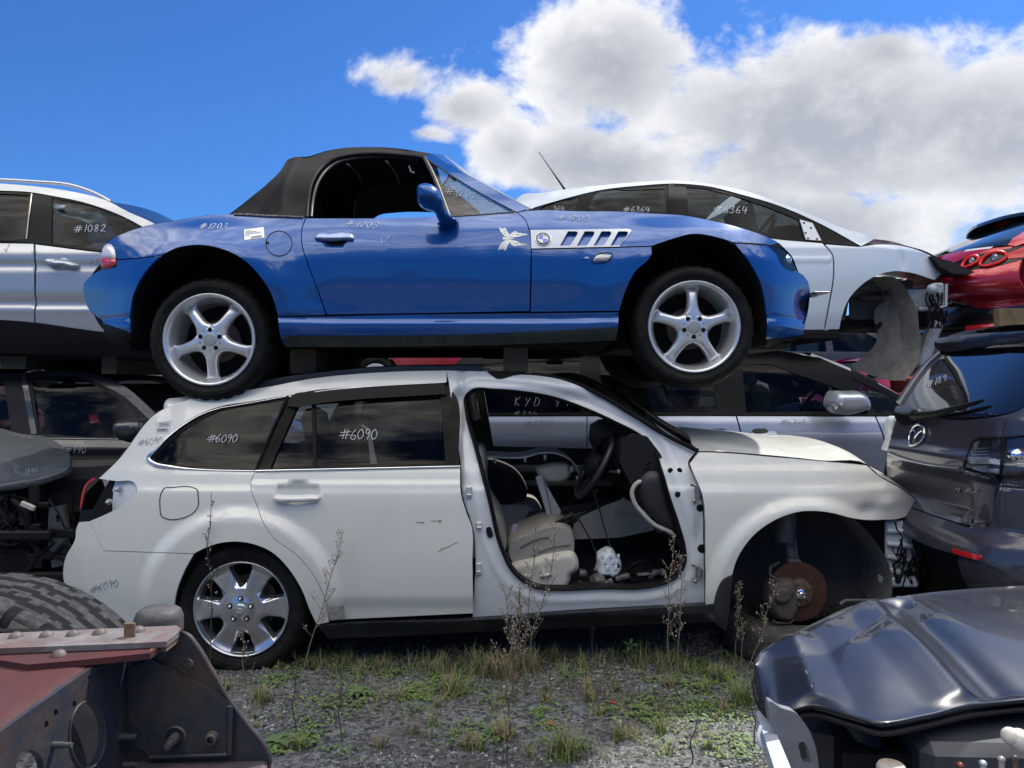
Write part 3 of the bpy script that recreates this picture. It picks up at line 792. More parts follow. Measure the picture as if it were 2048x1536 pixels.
mb.build('barcode', PRINT, st_)
write(W, '#6090', 276, 893, 13, GREYPEN, wagon, off=-.002, rise=.15, r=.0013)
# fuel flap
ff = [(323, 985), (328, 977), (345, 975), (385, 975), (394, 979), (396, 990), (395, 1015), (385, 1027), (362, 1037), (335, 1038), (323, 1032), (320, 1015)]
mb = MB(); W.line(mb, ff, .0022, -.0008, closed=True, step=4); mb.build('fuel_flap_gap', DARK, wagon)
# lines where bumper meets panel are real gaps; lamp recess with studs
mb = MB(); W.panel(mb, [(196, 957, 1), (232, 962), (268, 965), (275, 977), (262, 995), (200, 1034), (180, 1042, 1), (196, 1010), (208, 985), (210, 968)], [], off=.02, thick=.03, dfn=lambda x, z: .05*sm(-x, 1.85, 2.1))
wboth(mb, 'lamp_recess', WDOOR)
for (u, v) in ((238, 978), (220, 1003)): MB().lathe([(0, -.03), (.008, -.03), (.008, -.012), (.014, -.01), (.014, .0)], W.pt(u, v, .02), 14).build('lamp_stud', SILVERP, wagon)
mb = MB()
cc = [(203, 955, 1), (184, 958), (170, 975), (163, 1000), (161, 1020, 1), (195, 1018, 1), (205, 995), (214, 985, 1)]
ca = curve(cc, 5); L3 = [P(p.x, p.y, WY+.30) for p in ca]
mb.prism(L3, (0, .35, 0)); mb.build('tail_lamp', mat('smoked lamp', (.015, .008, .009), .1, 0, 1), wagon)
mb = MB(); mb.tube([P(p.x, p.y, WY+.297) for p in curve([(190, 957), (176, 966), (167, 985), (162, 1017)], 5, False)], .006); mb.build('lamp_edge', REDLENS, wagon)
mb = MB(); mb.prism([P(p.x, p.y, WY+.30) for p in curve([(161, 1020, 1), (195, 1018, 1), (190, 1035), (180, 1046, 1), (160, 1044, 1)], 6)], (0, .35, 0)); mb.build('reversing_lamp', SILVERP, wagon)
# rear bumper
rb = [(180, 1043, 1), (207, 1102, 1), (300, 1105), (388, 1108, 1), (370, 1140), (354, 1180), (346, 1228, 1), (335, 1262), (300, 1275, 1), (200, 1262), (150, 1222), (128, 1165), (126, 1145), (131, 1115), (151, 1075), (152, 1058), (158, 1044, 1)]
mb = MB(); W.panel(mb, rb, [], off=0, ins=.001, g=.03); bump_ = wboth(mb, 'rear_bumper', WPAINT)
write(W, '#6090', 180, 1186, 15, GREYPEN, bump_, off=-.002, rise=.25, r=.0015)
mb = MB(); W.panel(mb, [(330, 1222), (345, 1215), (352, 1222), (346, 1255), (330, 1275), (300, 1290), (200, 1290), (180, 1268), (300, 1272)], [], off=.02); mb.build('bumper_lower_trim', TRIM, wagon)
# tail: tailgate glass, tailgate, spoiler, far corners joined across
def tail(u, v): return W.pt(u, v, .0)
rows = []
for (u, v) in ((319, 823), (290, 857), (262, 890), (234, 923)):
    p = W.pt(u, v, .02); q = Vector((p.x, 2*WYC-p.y, p.z))
    rows.append([p.lerp(q, t)+Vector((-.16*(1-(2*t-1)**2), 0, .05*(1-(2*t-1)**2))) for t in [i/12 for i in range(13)]])
mb = MB(); mb.grid(rows); tg = mb.build('tailgate_glass', PRIV, wagon)
rows = []
for (u, v) in ((233, 925), (214, 946), (200, 958), (172, 985), (162, 1015), (158, 1044), (152, 1075), (130, 1120), (128, 1165), (150, 1222), (200, 1262)):
    p = W.pt(u, v, .03); q = Vector((p.x, 2*WYC-p.y, p.z))
    rows.append([p.lerp(q, t)+Vector((-.10*(1-(2*t-1)**4), 0, 0)) for t in [i/12 for i in range(13)]])
mb = MB(); mb.grid(rows); mb.build('tailgate', WPAINT, wagon)
mb = MB(); sp_ = [(329, 822), (328, 808), (334, 799), (350, 796), (372, 797), (392, 797), (386, 803), (352, 828), (336, 832)]
c2 = curve(sp_, 4); o2 = [W.pt(p.x, p.y, .03) for p in c2]
mb.grid([[q for q in o2], [Vector((q.x-.03, WYC, q.z+.02)) for q in o2], [Vector((q.x, 2*WYC-q.y, q.z)) for q in o2]], closed=True)
puff(mb, sp_, 0, .03, .03, .01, side=Side(WY, lambda x, z: wo(x, z)+.03), g=.02); mb.build('roof_spoiler', WPAINT, wagon)
# roof
rows = []
for p_ in curve(TOP[:12], 18, False):
    p = W.pt(p_.x, p_.y, .0); q = Vector((p.x, 2*WYC-p.y, p.z))
    rows.append([p.lerp(q, t)+Vector((0, 0, .018*(1-abs(2*t-1)**2.4)*sm(p.x, -1.55, -1.2)*(1-.5*sm(p.x, .15, .5)))) for t in [i/14 for i in range(15)]])
mb = MB(); mb.grid(rows); mb.build('roof', paint('weathered white roof', (.55, .57, .56), 0, .4, .3), wagon)
# roof rail base, torn strip and loose sheet on the roof
RAIL = mat('satin black rail', (.014, .015, .018), .38, var=(20, .4, (.05, .05, .05)))
rl = curve([(470, 777), (540, 764), (629, 752), (700, 744), (812, 737), (900, 736), (966, 736)], 14, False)
for yy in (0, 1):
    rows = []
    for p_ in rl:
        p = W.pt(p_.x, p_.y, .04)
        if yy: p = Vector((p.x, 2*WYC-p.y, p.z))
        rows.append([p+Vector((0, a, b)) for a, b in ((-.012, -.022), (-.012, .010), (-.004, .018), (.045, .020), (.05, .014), (.05, -.03))])
    mb = MB(); mb.grid(rows); mb.patch(rows[-1], [list(range(6))], flat=True); mb.patch(rows[0], [list(range(6))], flat=True)
    mb.build('roof_rail', RAIL, wagon)
mb = MB(); W.panel(mb, [(974, 744), (1000, 742), (1040, 745), (1062, 747), (1030, 750), (1006, 757), (992, 757), (982, 750)], [], off=-.006, thick=.004); mb.build('torn_strip', BLACK, wagon, 'torn black rubber strip')
# windscreen
rows = []
for p_ in curve([(1060, 752), (1100, 757), (1150, 771), (1200, 795), (1260, 831), (1330, 874), (1392, 905)], 14, False):
    p = W.pt(p_.x, p_.y, .012); q = Vector((p.x, 2*WYC-p.y, p.z))
    k = sm(p.x, .05, .25)
    rows.append([p.lerp(q, t)+Vector((.13*k, 0, .05*k))*(1-abs(2*t-1)**2.2) for t in [i/16 for i in range(17)]])
mb = MB(); mb.grid(rows); mb.build('windscreen', glass('windscreen glass', (.30, .34, .33), refl=.8), wagon)
mb = MB(); mb.tube([r[0]+Vector((.01, -.004, .008)) for r in rows], .011, 6, sq=.5); mb.build('windscreen_seal', BLACK, wagon)
# bonnet
def bon(t_):  # near edge of the bonnet in px
    return t_
rows = []
edge = curve([(1397, 902), (1440, 903), (1500, 907), (1570, 913), (1647, 921), (1733, 928), (1757, 949), (1800, 974), (1832, 997)], 16, False)
for i, p_ in enumerate(edge):
    p = W.pt(p_.x, p_.y, .004); q = Vector((p.x, 2*WYC-p.y, p.z)); k = i/(len(edge)-1)
    cz = .075-.02*k; cx_ = .10*(k**2)
    rows.append([p.lerp(q, t)+Vector((cx_*(1-(2*t-1)**2)-(.15*(1-k)**4)*(1-(2*t-1)**2)*0, 0, cz*(1-abs(2*t-1)**2.0)*(1 if k < .93 else .8))) for t in [j/20 for j in range(21)]])
mb = MB(); mb.grid(rows); mb.build('bonnet', paint('bonnet paint', (.55, .565, .53), .0, .4, .3, coat=.5), wagon)
mb = MB(); mb.tube([q+Vector((.004, 0, -.006)) for q in rows[-1]], .012, 6)
mb.tube([r[0]+Vector((0, .012, -.008)) for r in rows[len(rows)*2//3:]], .008, 6); mb.build('bonnet_edge', BLACK, wagon)
# dark oval left by the missing cowl
ce = W.pt(1428, 880, .62); mb = MB()
mb.sphere(ce+Vector((-.02, 0, .0)), 1, 24, sc=(.115, .20, .028)); mb.build('cowl_opening', DARK, wagon)
# front wing
ff_ = [(1380, 928, 1), (1398, 904, 1), (1440, 905), (1541, 913), (1647, 922), (1733, 930, 1), (1757, 951), (1800, 976), (1833, 999, 1), (1826, 1015), (1814, 1031), (1800, 1037), (1765, 1040), (1735, 1041), (1700, 1036), (1670, 1028), (1637, 1023), (1600, 1024), (1570, 1032), (1541, 1046), (1512, 1067), (1488, 1095), (1472, 1125), (1465, 1150, 1), (1448, 1158), (1432, 1189), (1428, 1208, 1), (1411, 1210, 1), (1411, 1091), (1410, 1032), (1405, 993), (1397, 970), (1386, 945)]
def frel(x, z):
    p = W.xz(1735, 1022); d = .018*math.exp(-((x-p.x)/.06)**2-((z-p.y)/.035)**2)     # dent
    p = W.xz(1775, 1005); d -= .012*math.exp(-((x-p.x)/.05)**2-((z-p.y)/.03)**2)
    return d+.004*math.sin(x*9)*sm(x, 1.5, 1.9)
mb = MB(); W.panel(mb, ff_, [], off=-.004, ins=.002, dfn=frel, g=.02, step=6, thick=.02); wboth(mb, 'front_wing', WPAINT)
# sill and mud flap
si = [(636, 1252, 1), (700, 1248), (945, 1240), (1100, 1229), (1300, 1217), (1411, 1210, 1), (1428, 1211, 1), (1432, 1243, 1), (1300, 1250), (1100, 1262), (900, 1273), (760, 1280), (652, 1284, 1), (645, 1275)]
mb = MB(); W.panel(mb, si, [], off=-.012, thick=.06, dfn=lambda x, z: .05*sm(.255-z, 0, .11)-.014*(1-sm(abs(z-.262), .0, .014))); wboth(mb, 'sill', TRIM)
mf = [(1466, 1151, 1), (1449, 1159), (1434, 1189), (1427, 1243, 1), (1452, 1262, 1), (1458, 1230), (1461, 1190)]
mb = MB(); W.panel(mb, mf, [], off=-.02, thick=.05); wboth(mb, 'mud_flap', TRIM)
mb = MB(); W.panel(mb, [(1100, 1197, 1), (1303, 1190, 1), (1305, 1180, 1), (1130, 1184), (1085, 1184, 1)], [], off=.012, thick=.05, dfn=wrel); mb.build('sill_plate', BLACK, wagon)
# inner shell that closes gaps, and underbody
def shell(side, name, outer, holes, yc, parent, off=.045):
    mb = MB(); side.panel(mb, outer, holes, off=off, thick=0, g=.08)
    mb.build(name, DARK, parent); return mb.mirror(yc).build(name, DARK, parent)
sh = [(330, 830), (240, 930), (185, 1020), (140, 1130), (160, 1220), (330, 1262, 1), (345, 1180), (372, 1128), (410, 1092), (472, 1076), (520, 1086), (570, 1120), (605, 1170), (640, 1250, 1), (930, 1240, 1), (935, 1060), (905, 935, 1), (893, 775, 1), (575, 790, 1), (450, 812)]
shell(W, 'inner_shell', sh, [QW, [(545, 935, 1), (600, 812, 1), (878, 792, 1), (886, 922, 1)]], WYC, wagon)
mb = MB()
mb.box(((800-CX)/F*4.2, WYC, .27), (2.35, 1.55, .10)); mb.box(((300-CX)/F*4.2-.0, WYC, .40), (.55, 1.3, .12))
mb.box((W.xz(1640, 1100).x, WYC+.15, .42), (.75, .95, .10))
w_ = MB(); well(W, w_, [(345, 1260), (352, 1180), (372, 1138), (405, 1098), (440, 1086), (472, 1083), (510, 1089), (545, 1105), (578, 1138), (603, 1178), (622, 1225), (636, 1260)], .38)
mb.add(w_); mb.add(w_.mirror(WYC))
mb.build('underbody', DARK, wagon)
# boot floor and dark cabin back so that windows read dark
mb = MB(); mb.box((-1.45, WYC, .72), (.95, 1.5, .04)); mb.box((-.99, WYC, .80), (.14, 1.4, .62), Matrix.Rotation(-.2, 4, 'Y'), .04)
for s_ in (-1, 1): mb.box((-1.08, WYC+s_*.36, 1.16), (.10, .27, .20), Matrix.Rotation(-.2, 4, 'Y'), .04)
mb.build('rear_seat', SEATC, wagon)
mb = MB(); r_ = []
for (u, v) in ((440, 812), (640, 782), (893, 768), (1040, 775), (1120, 790)):
    p = W.pt(u, v, .06); q = Vector((p.x, 2*WYC-p.y, p.z)); r_.append([p, p.lerp(q, .5)+Vector((0, 0, .02)), q])
mb.grid(r_); mb.build('headlining', mat('grey headlining', (.16, .155, .15), .9), wagon)

# ---------------------------------------------------------------- wheels of the estate
def wheel_six(parent, c, ro, rim, w):
    t = MB(); tyre(t, c, ro, rim, w); wh = t.build('wheel', RUBBER, parent)
    m = MB(); c = Vector(c)
    m.lathe([(rim+.002, .006), (rim, -.006), (rim-.006, -.008), (rim-.010, -.002), (rim-.014, .012), (rim-.02, .05), (rim-.03, .16)], c, 64)
    circ = [(rim-.009)*Vector((math.cos(2*PI*k/72), math.sin(2*PI*k/72))) for k in range(72)]
    holes = []
    for k in range(6):
        a = PI/2+.03+2*PI*k/6; pts = []
        for (r, ang) in ((rim-.020, -.27), (rim-.016, -.20), (rim-.015, 0), (rim-.016, .20), (rim-.020, .27), (.180, .27), (.150, .235), (.125, .18), (.108, .09), (.104, 0), (.108, -.09), (.125, -.18), (.150, -.235), (.180, -.27)):
            pts.append(Vector((c.x+r*math.cos(a+ang), c.z+r*math.sin(a+ang))))
        holes.append(pts)
    def dish(x, z):
        r = math.hypot(x-c.x, z-c.z); th = math.atan2(z-c.z, x-c.x)
        d = -.004+.016*sm(r, .06, .20)*(1-sm(r, .19, rim))-.012*(1-sm(r, .03, .075))
        a = ((th-PI/2-.03)/(2*PI/6)) % 1; e = abs(a-.5)*2            # 0 mid spoke, 1 mid opening
        return d+.016*sm(e, .45, .60)*sm(r, .095, .13)
    sd = Side(c.y, dish)
    loops = [[Vector((c.x+p.x, c.z+p.y)) for p in circ]]
    ov, tr = cdt(loops[0], holes, .006)
    vs = [Vector((p.x, c.y+dish(p.x, p.y), p.y)) for p in ov]
    m.patch(vs, tr, ns=[sd.nrm(p.x, p.y) for p in ov])
    for h in holes:
        a = [Vector((p.x, c.y+dish(p.x, p.y), p.y)) for p in h]
        cc_ = sum(h, Vector((0, 0)))/len(h)
        b = [Vector((lerp(p.x, cc_.x, .13), c.y+dish(p.x, p.y)+.045, lerp(p.y, cc_.y, .13))) for p in h]
        m.grid([a, b], closed=True)
    m.build('rim', POLISH, wh)
    for k in range(5):
        n_ = MB(); a = PI/2-.02+2*PI*k/5; pc = c+Vector((.054*math.cos(a), -.012, .054*math.sin(a)))
        n_.lathe([(.0, -.016), (.006, -.014), (.009, -.006), (.0095, .0), (.0095, .02)], pc, 12)
        n_.build('wheel_nut', CHROME, wh)
    d_ = MB()
    for k in range(5):
        a = PI/2-.02+2*PI*k/5; pc = c+Vector((.054*math.cos(a), -.0145, .054*math.sin(a))); d_.lathe([(.0, .0), (.0135, .0), (.0135, .003)], pc, 16)
    d_.build('nut_recess', BLACK, wh)
    h_ = MB(); h_.lathe([(0, -.026), (.024, -.024), (.032, -.019), (.034, -.012)], c, 28); hc = h_.build('hub_cap', mat('hub cap alloy', (.45, .46, .47), .3, .8), wh)
    e_ = MB(); e_.tube([c+Vector((.017*math.cos(t), -.027, .010*math.sin(t))) for t in [k*PI/8 for k in range(16)]], .0012, 5, closed=True)
    for k in range(5): e_.sphere(c+Vector((-.008+.004*k, -.027, .003*math.sin(k*2))), .0018, 6)
    e_.build('oval_badge', CHROME, hc)
    b_ = MB(); b_.lathe([(.03, .09), (.145, .09), (.145, .11)], c, 40); b_.build('brake_disc', mat('dark rear disc', (.07, .05, .04), .6, .4, var=(20, .6, (.12, .06, .04))), wh)
    return wh
ry = WY+.03
wheel_six(wagon, (WR.x, ry, WR.y), .332, .232, .225)
t = MB(); tyre(t, (WR.x, WYF-.26, WR.y), .332, .232, .225, 48); fw = t.build('wheel', RUBBER, wagon)
# ---------------------------------------------------------------- front corner without a wheel
hb = Vector((WF.x, WY+.10, WF.y))
mb = MB(); mb.lathe([(.062, .0), (.066, -.004), (.072, .0), (.0745, .012, 1), (.145, .014), (.147, .018), (.147, .026), (.145, .03)], hb, 56)
bd = mb.build('brake_disc', RUST, wagon)
mb = MB(); mb.lathe([(0, -.03), (.020, -.03), (.024, -.026), (.028, -.012), (.034, -.008), (.066, -.006), (.068, .0)], hb, 32); mb.build('hub', mat('rusty hub', (.12, .07, .045), .6, .4, var=(30, .6, (.22, .2, .18))), bd)
mb = MB(); mb.lathe([(0, -.036), (.010, -.036), (.012, -.030), (.022, -.031), (.024, -.026)], hb, 24)
for k in range(5):
    a = .55+2*PI*k/5; pc = hb+Vector((.047*math.cos(a), -.008, .047*math.sin(a))); mb.tube([pc, pc+Vector((0, -.035, 0))], .0055, 8)
mb.build('wheel_stud', CHROME, bd)
mb = MB()
puff(mb, [(1541, 1165), (1560, 1155), (1585, 1158), (1592, 1180), (1590, 1225), (1578, 1240), (1552, 1236), (1537, 1215), (1534, 1185)], 0, .05, .03, .06, side=flatside(WY+.115), g=.012)
puff(mb, [(1545, 1178), (1577, 1176), (1580, 1196), (1570, 1205), (1546, 1200)], 0, .03, .012, .02, side=flatside(WY+.075), g=.008)
mb.tube([P(1545, 1240, WY+.09), P(1552, 1246, WY+.09), P(1580, 1246, WY+.09), P(1588, 1238, WY+.09)], .007, 6)
mb.tube([P(1556, 1160, WY+.08), P(1540, 1150, WY+.10), P(1540, 1135, WY+.14), P(1558, 1125, WY+.16)], .007, 6)
mb.build('brake_caliper', mat('grimy cast iron', (.10, .085, .07), .75, .3, var=(30, .6, (.05, .04, .035)), bump=(120, .4)), wagon)
mb = MB()
mb.tube([P(1585, 1130, WY+.22), P(1580, 1090, WY+.24), P(1573, 1020, WY+.26)], [.027, .027, .03], 14)
mb.tube([P(1571, 1085, WY+.23), P(1569, 1000, WY+.26)], [.05, .06], 14)
mb.box(P(1587, 1127, WY+.17), (.07, .06, .05), Matrix.Rotation(.2, 4, 'Y'), .01)
mb.box(P(1588, 1180, WY+.2), (.06, .08, .16), None, .015)
mb.tube([P(1602, 1140, WY+.17), P(1594, 1110, WY+.17), P(1590, 1075, WY+.17), P(1592, 1060, WY+.2)], .004, 6)
mb.tube([P(1680, 1208, WY+.1), P(1690, 1201, WY+.1), P(1760, 1200, WY+.12)], .008, 8)
mb.tube([P(1590, 1225, WY+.25), P(1650, 1235, WY+.5)], .025, 8); mb.tube([P(1560, 1200, WY+.3), P(1540, 1215, WY+.6)], .03, 8)
mb.build('suspension_strut', mat('grimy steel', (.17, .17, .175), .65, .4, var=(20, .6, (.04, .035, .03))), wagon)
# moulded liner in front of the hub
rows = []
for k in range(17):
    a = lerp(1.55, -.25, k/16)
    rr = .385+.03*math.sin(a*7)*.15
    rows.append([Vector((WF.x+.02+rr*math.cos(a)*(1.05+.07*sm(t, 0, 1)), lerp(WY+.03, WY+.44, t), WF.y+.03+rr*math.sin(a)*1.06+.01*math.sin(t*9))) for t in [j/8 for j in range(9)]])
mb = MB(); mb.grid(rows); mb.build('wheel_arch_liner', mat('dusty liner', (.17, .165, .15), .8, var=(4, .8, (.14, .13, .115)), var2=(25, .4, (.03, .03, .03))), wagon)
rows = [[Vector((WF.x+lerp(-.42, .66, t), WY+.46+.05*math.sin(t*6), WF.y+lerp(-.25, .42, s_))) for t in [i/10 for i in range(11)]] for s_ in (0, .5, 1)]
mb = MB(); mb.grid(rows)
rows = []
for k in range(14):
    a = lerp(3.4, 1.4, k/13); rows.append([Vector((WF.x+.39*math.cos(a), yy, WF.y+.02+.39*math.sin(a))) for yy in (WY+.07, WY+.5)])
mb.grid(rows); mb.build('inner_wing', mat('grimy wheel well', (.05, .05, .053), .8, var=(6, .7, (.11, .10, .09))), wagon)
# bare front end
mb = MB()
mb.box(P(1800, 1105, WY+.16), (.15, .03, .32), None, .01); mb.box(P(1796, 1160, WY+.14), (.16, .10, .05), None, .01)
for k in range(4): mb.box(P(1800, 1062+k*28, WY+.135), (.13, .02, .022), Matrix.Rotation(.1*k, 4, 'Y'), .006)
mb.build('front_panel', mat('bare grey metal', (.66, .70, .74), .5, .1, var=(12, .6, (.16, .17, .18))), wagon)
mb = MB(); puff(mb, [(1826, 1016, 1), (1838, 1004, 1), (1846, 1015, 1), (1842, 1030), (1828, 1042, 1), (1818, 1034, 1)], WY+.2, .004, .004, .004)
mb.build('wing_bracket', WHITEP, wagon)
mb = MB(); rg = random.Random(3)
for k in range(15):
    u0 = rg.uniform(1785, 1842); v0 = rg.uniform(1042, 1110); y_ = WY+rg.uniform(.06, .13); q = []
    for j in range(6): q.append(P(u0+rg.uniform(-10, 10)+j*rg.uniform(-3, 4), v0+j*rg.uniform(6, 17), y_+rg.uniform(-.02, .02)))
    mb.tube(q, rg.choice((.003, .004, .006)), 6)
for k in range(9): mb.box(P(rg.uniform(1790, 1845), rg.uniform(1045, 1185), WY+rg.uniform(.08, .2)), (rg.uniform(.02, .05), .03, rg.uniform(.015, .04)), Matrix.Rotation(rg.uniform(0, 3), 4, 'Y'), .004)
mb.tube([P(1822, 1050, WY+.08), P(1834, 1060, WY+.08), P(1838, 1090, WY+.08), P(1833, 1120, WY+.08), P(1836, 1160, WY+.08)], [.014, .016, .012, .013, .01], 8)
mb.build('wiring_loom', BLACK, wagon)
mb = MB(); mb.box(P(1790, 1178, WY+.5), (.5, .12, .05), None, .01); mb.box(P(1850, 1165, WY+.6), (.22, .3, .05), None, .01); mb.build('front_crossmember', BLACK, wagon)

# ---------------------------------------------------------------- cabin seen through the missing door
mb = MB(); mb.box((.32, WYC, .335), (1.5, 1.5, .03)); mb.build('cabin_floor', mat('black carpet', (.012, .012, .013), .95), wagon)
# far door trim and far window surround
mb = MB()
fy = WYF-.14
mb.prism([Vector((x, fy, z)) for x, z in ((-.22, .36), (1.0, .36), (1.02, .75), (.84, .93), (-.22, .955))], (0, .05, 0)); mb.build('door_trim', mat('charcoal trim', (.02, .02, .021), .6, var=(8, .5, (.035, .034, .033))), wagon)
mb = MB(); mb.box((.45, fy-.02, .80), (.95, .05, .05), None, .015); mb.box((.35, fy-.03, .70), (.7, .07, .04), None, .015); mb.build('armrest', BEIGE, wagon)
mb = MB(); mb.tube([(.42, fy-.03, .815), (.47, fy-.04, .82), (.5, fy-.03, .815)], .008, 6); mb.build('inner_handle', CHROME, wagon)
mb = MB()
mb.prism([Vector((x, WYF-.17, z)) for x, z in ((-.24, .40), (-.09, .40), (-.13, .95), (-.20, 1.37), (-.36, 1.37), (-.31, .95))], (0, .07, 0)); mb.build('centre_pillar_trim', mat('pillar cloth', (.05, .048, .046), .85), wagon)
# seats
def seat(y0, nm, lean, cush=True):
    m = MB()
    w_ = .50
    def sec(pts, yl, yr, bulge=.02):
        rows = []
        for t in [i/8 for i in range(9)]:
            yy = lerp(yl, yr, t); e = 1-abs(2*t-1)**4
            rows.append([Vector((x+(cx_-x)*.06*(1-e), yy, z+(cz-z)*.10*(1-e)-(.018*(1-abs(2*t-1)**2) if top else 0)*-1*0)) for x, z, top in pts])
        return rows
    pts = [(p.x, p.y, 0) for p in curve([(1*1.0*x, y) for x, y in lean], .03)]
    cx_ = sum(p[0] for p in pts)/len(pts); cz = sum(p[1] for p in pts)/len(pts)
    rows = sec(pts, y0, y0+w_)
    m.grid(rows, closed=True)
    for r in (rows[0], rows[-1]): m.patch(r, [list(range(len(r)))], flat=True)
    return m
s_y = WY+.27
xz = lambda u, v, y=s_y: (P(u, v, y).x, P(u, v, y).z)
m = seat(s_y, 's', [xz(1022, 1130), xz(1015, 1090), xz(1060, 1066), xz(1120, 1050), xz(1146, 1062), xz(1152, 1085), xz(1150, 1110), xz(1100, 1130)])
st0 = m.build('driver_seat', SEATC, wagon)
m = MB()
for a_, b_ in (((1040, 1096), (1100, 1074)), ((1064, 1112), (1140, 1090))): m.tube([P(lerp(a_[0], b_[0], t), lerp(a_[1], b_[1], t)-5*math.sin(PI*t), s_y-.006) for t in [i/10 for i in range(11)]], .003, 5)
m.build('seat_seam', mat('seam', (.10, .095, .085), .9), st0)
# beige side valance of the seat
m = MB(); puff(m, [(1020, 1133), (1060, 1118), (1110, 1106), (1150, 1107), (1155, 1116), (1154, 1142), (1143, 1150), (1140, 1160), (1136, 1170), (1040, 1168), (1024, 1156)], s_y-.02, .03, .03, .03, g=.015)
sv = m.build('seat_valance', BEIGE, st0)
m = MB(); m.box(P(1055, 1152, s_y-.05), (.035, .015, .018), None, .004); m.box(P(1092, 1150, s_y-.055), (.06, .02, .014), Matrix.Rotation(-.2, 4, 'Y'), .004); m.tube([P(1086, 1140, s_y-.05), P(1086, 1150, s_y-.055)], .012, 8); m.build('seat_switch', mat('pale switch', (.5, .48, .44), .5), sv)
m = seat(s_y+.02, 's', [xz(950, 1130), xz(940, 1000), xz(935, 900), xz(950, 895), xz(975, 1000), xz(1003, 1050), xz(1010, 1120), xz(985, 1140)]); m.build('seat_back', SEATC, st0)
# passenger seat folded forward, wheel arch trim thrown in
py = WY+1.05
xp = lambda u, v: xz(u, v, py)
m = seat(py, 's', [xp(1000, 1090), xp(1000, 1025), xp(1010, 1015), xp(1075, 1012), xp(1086, 1030), xp(1082, 1085)]); ps = m.build('passenger_seat', SEATC, wagon)
m = seat(py+.05, 's', [xp(965, 1080), xp(960, 960), xp(968, 930), xp(1000, 935), xp(1040, 960), xp(1055, 1000), xp(1030, 1015)]); m.build('seat_back', mat('dark seat back', (.05, .048, .047), .9, bump=(300, .2)), ps)
m = MB(); m.prism([P(u, v, py-.02) for u, v in ((1001, 1010), (1056, 1010), (1074, 1024), (1080, 1086), (1003, 1085))], (0, .03, 0)); m.build('seat_base', BEIGE, ps)
# dash
m = MB(); rows = []
for t in [i/10 for i in range(11)]:
    yy = lerp(WY+.12, WYF-.14, t); e = .03*math.sin(t*PI)
    rows.append([Vector((x, yy, z+e)) for x, z in ((P(1240, 880, WY+.2).x, P(1240, 880, WY+.2).z), xz(1262, 866, WY+.2), xz(1290, 872, WY+.2), xz(1315, 905, WY+.2), xz(1352, 1000, WY+.2), xz(1330, 1070, WY+.2), xz(1280, 1010, WY+.2), xz(1255, 960, WY+.2), xz(1235, 920, WY+.2))])
m.grid(rows, closed=True); m.patch(rows[0], [list(range(9))], flat=True); ds = m.build('dashboard', mat('dash plastic', (.014, .014, .016), .6, spec=.2, bump=(500, .1)), wagon)
m = MB(); puff(m, [(1283, 955), (1300, 943), (1318, 945), (1330, 975), (1345, 1020), (1352, 1066), (1335, 1060), (1305, 1035), (1285, 1005), (1278, 975)], WY+.10, .03, .05, .03, g=.02); m.build('dash_end_cover', mat('charcoal cover', (.018, .018, .02), .55), ds)
m = MB(); cc = curve([(1283, 962), (1272, 968), (1264, 985), (1268, 1003), (1288, 1030), (1310, 1050), (1340, 1064), (1352, 1072)], 5, False); m.tube([P(p.x, p.y, WY+.09) for p in cc], [.008, .012]+[.011]*(len(cc)-4)+[.008, .005], 8); m.build('dash_trim', mat('cream trim', (.40, .38, .33), .5), ds)
m = MB()
for k in range(4): m.box(P(1284+k*4, 960-k*11, WY+.13), (.03, .02, .006), Matrix.Rotation(-.5, 4, 'Y'))
m.prism([P(u, v, WY+.14) for u, v in ((1276, 962), (1300, 925), (1306, 935), (1290, 968))], (0, .02, 0)); m.build('air_vent', mat('vent grey', (.07, .07, .072), .4), ds)
m = MB(); m.prism([P(u, v, WY+.85) for u, v in ((1238, 925), (1262, 888), (1278, 895), (1256, 935))], (0, .35, 0)); m.build('centre_screen_bezel', mat('screen bezel', (.04, .04, .042), .3), ds)
# steering wheel, column
scn = P(1190, 930, WY+.36); ax = Vector((-.86, -.06, .48)).normalized()
u1 = ax.cross(Vector((0, 1, 0))).normalized(); u2 = ax.cross(u1).normalized()
m = MB(); m.tube([scn+(u1*math.cos(a)+u2*math.sin(a))*.185 for a in [2*PI*k/40 for k in range(40)]], .0165, 10, closed=True)
sw = m.build('steering_wheel', mat('steering leather', (.014, .014, .015), .45), wagon)
m = MB()
for a in (0, 2.0, 4.2): m.tube([scn+(u1*math.cos(a)+u2*math.sin(a))*.175, scn-ax*.02], [.014, .025], 8)
m.sphere(scn-ax*.015, .075, 14); m.tube([scn-ax*.03, scn-ax*.30], .04, 10); m.build('steering_column', BLACK, sw)
m = MB(); m.tube([scn-ax*.07, scn-ax*.10+Vector((.02, -.14, .03))], .008, 6); m.sphere(scn-ax*.10+Vector((.02, -.14, .03)), .012, 8); m.build('stalk', SILVERP, sw)
# console sides (pale), selector
m = MB(); cy_ = WY+.80
m.prism([P(u, v, cy_) for u, v in ((1142, 1079), (1150, 1040), (1210, 1012), (1240, 1000), (1300, 1040), (1310, 1060), (1240, 1075))], (0, .02, 0))
m.prism([P(u, v, cy_-.02) for u, v in ((1230, 1020), (1246, 995), (1310, 1030), (1300, 1035))], (0, .03, 0)); m.build('console_side', mat('pale console', (.62, .58, .50), .6, var=(5, .5, (.45, .41, .34))), wagon)
m = MB(); m.box(P(1150, 1030, cy_+.12), (.6, .2, .1), Matrix.Rotation(-.15, 4, 'Y'), .03)
m.tube([P(1196, 1010, cy_), P(1190, 985, cy_)], .012, 8); m.tube([P(1190, 990, cy_), P(1186, 983, cy_), P(1198, 981, cy_)], .012, 8); m.build('centre_console', mat('console black', (.02, .02, .02), .4), wagon)
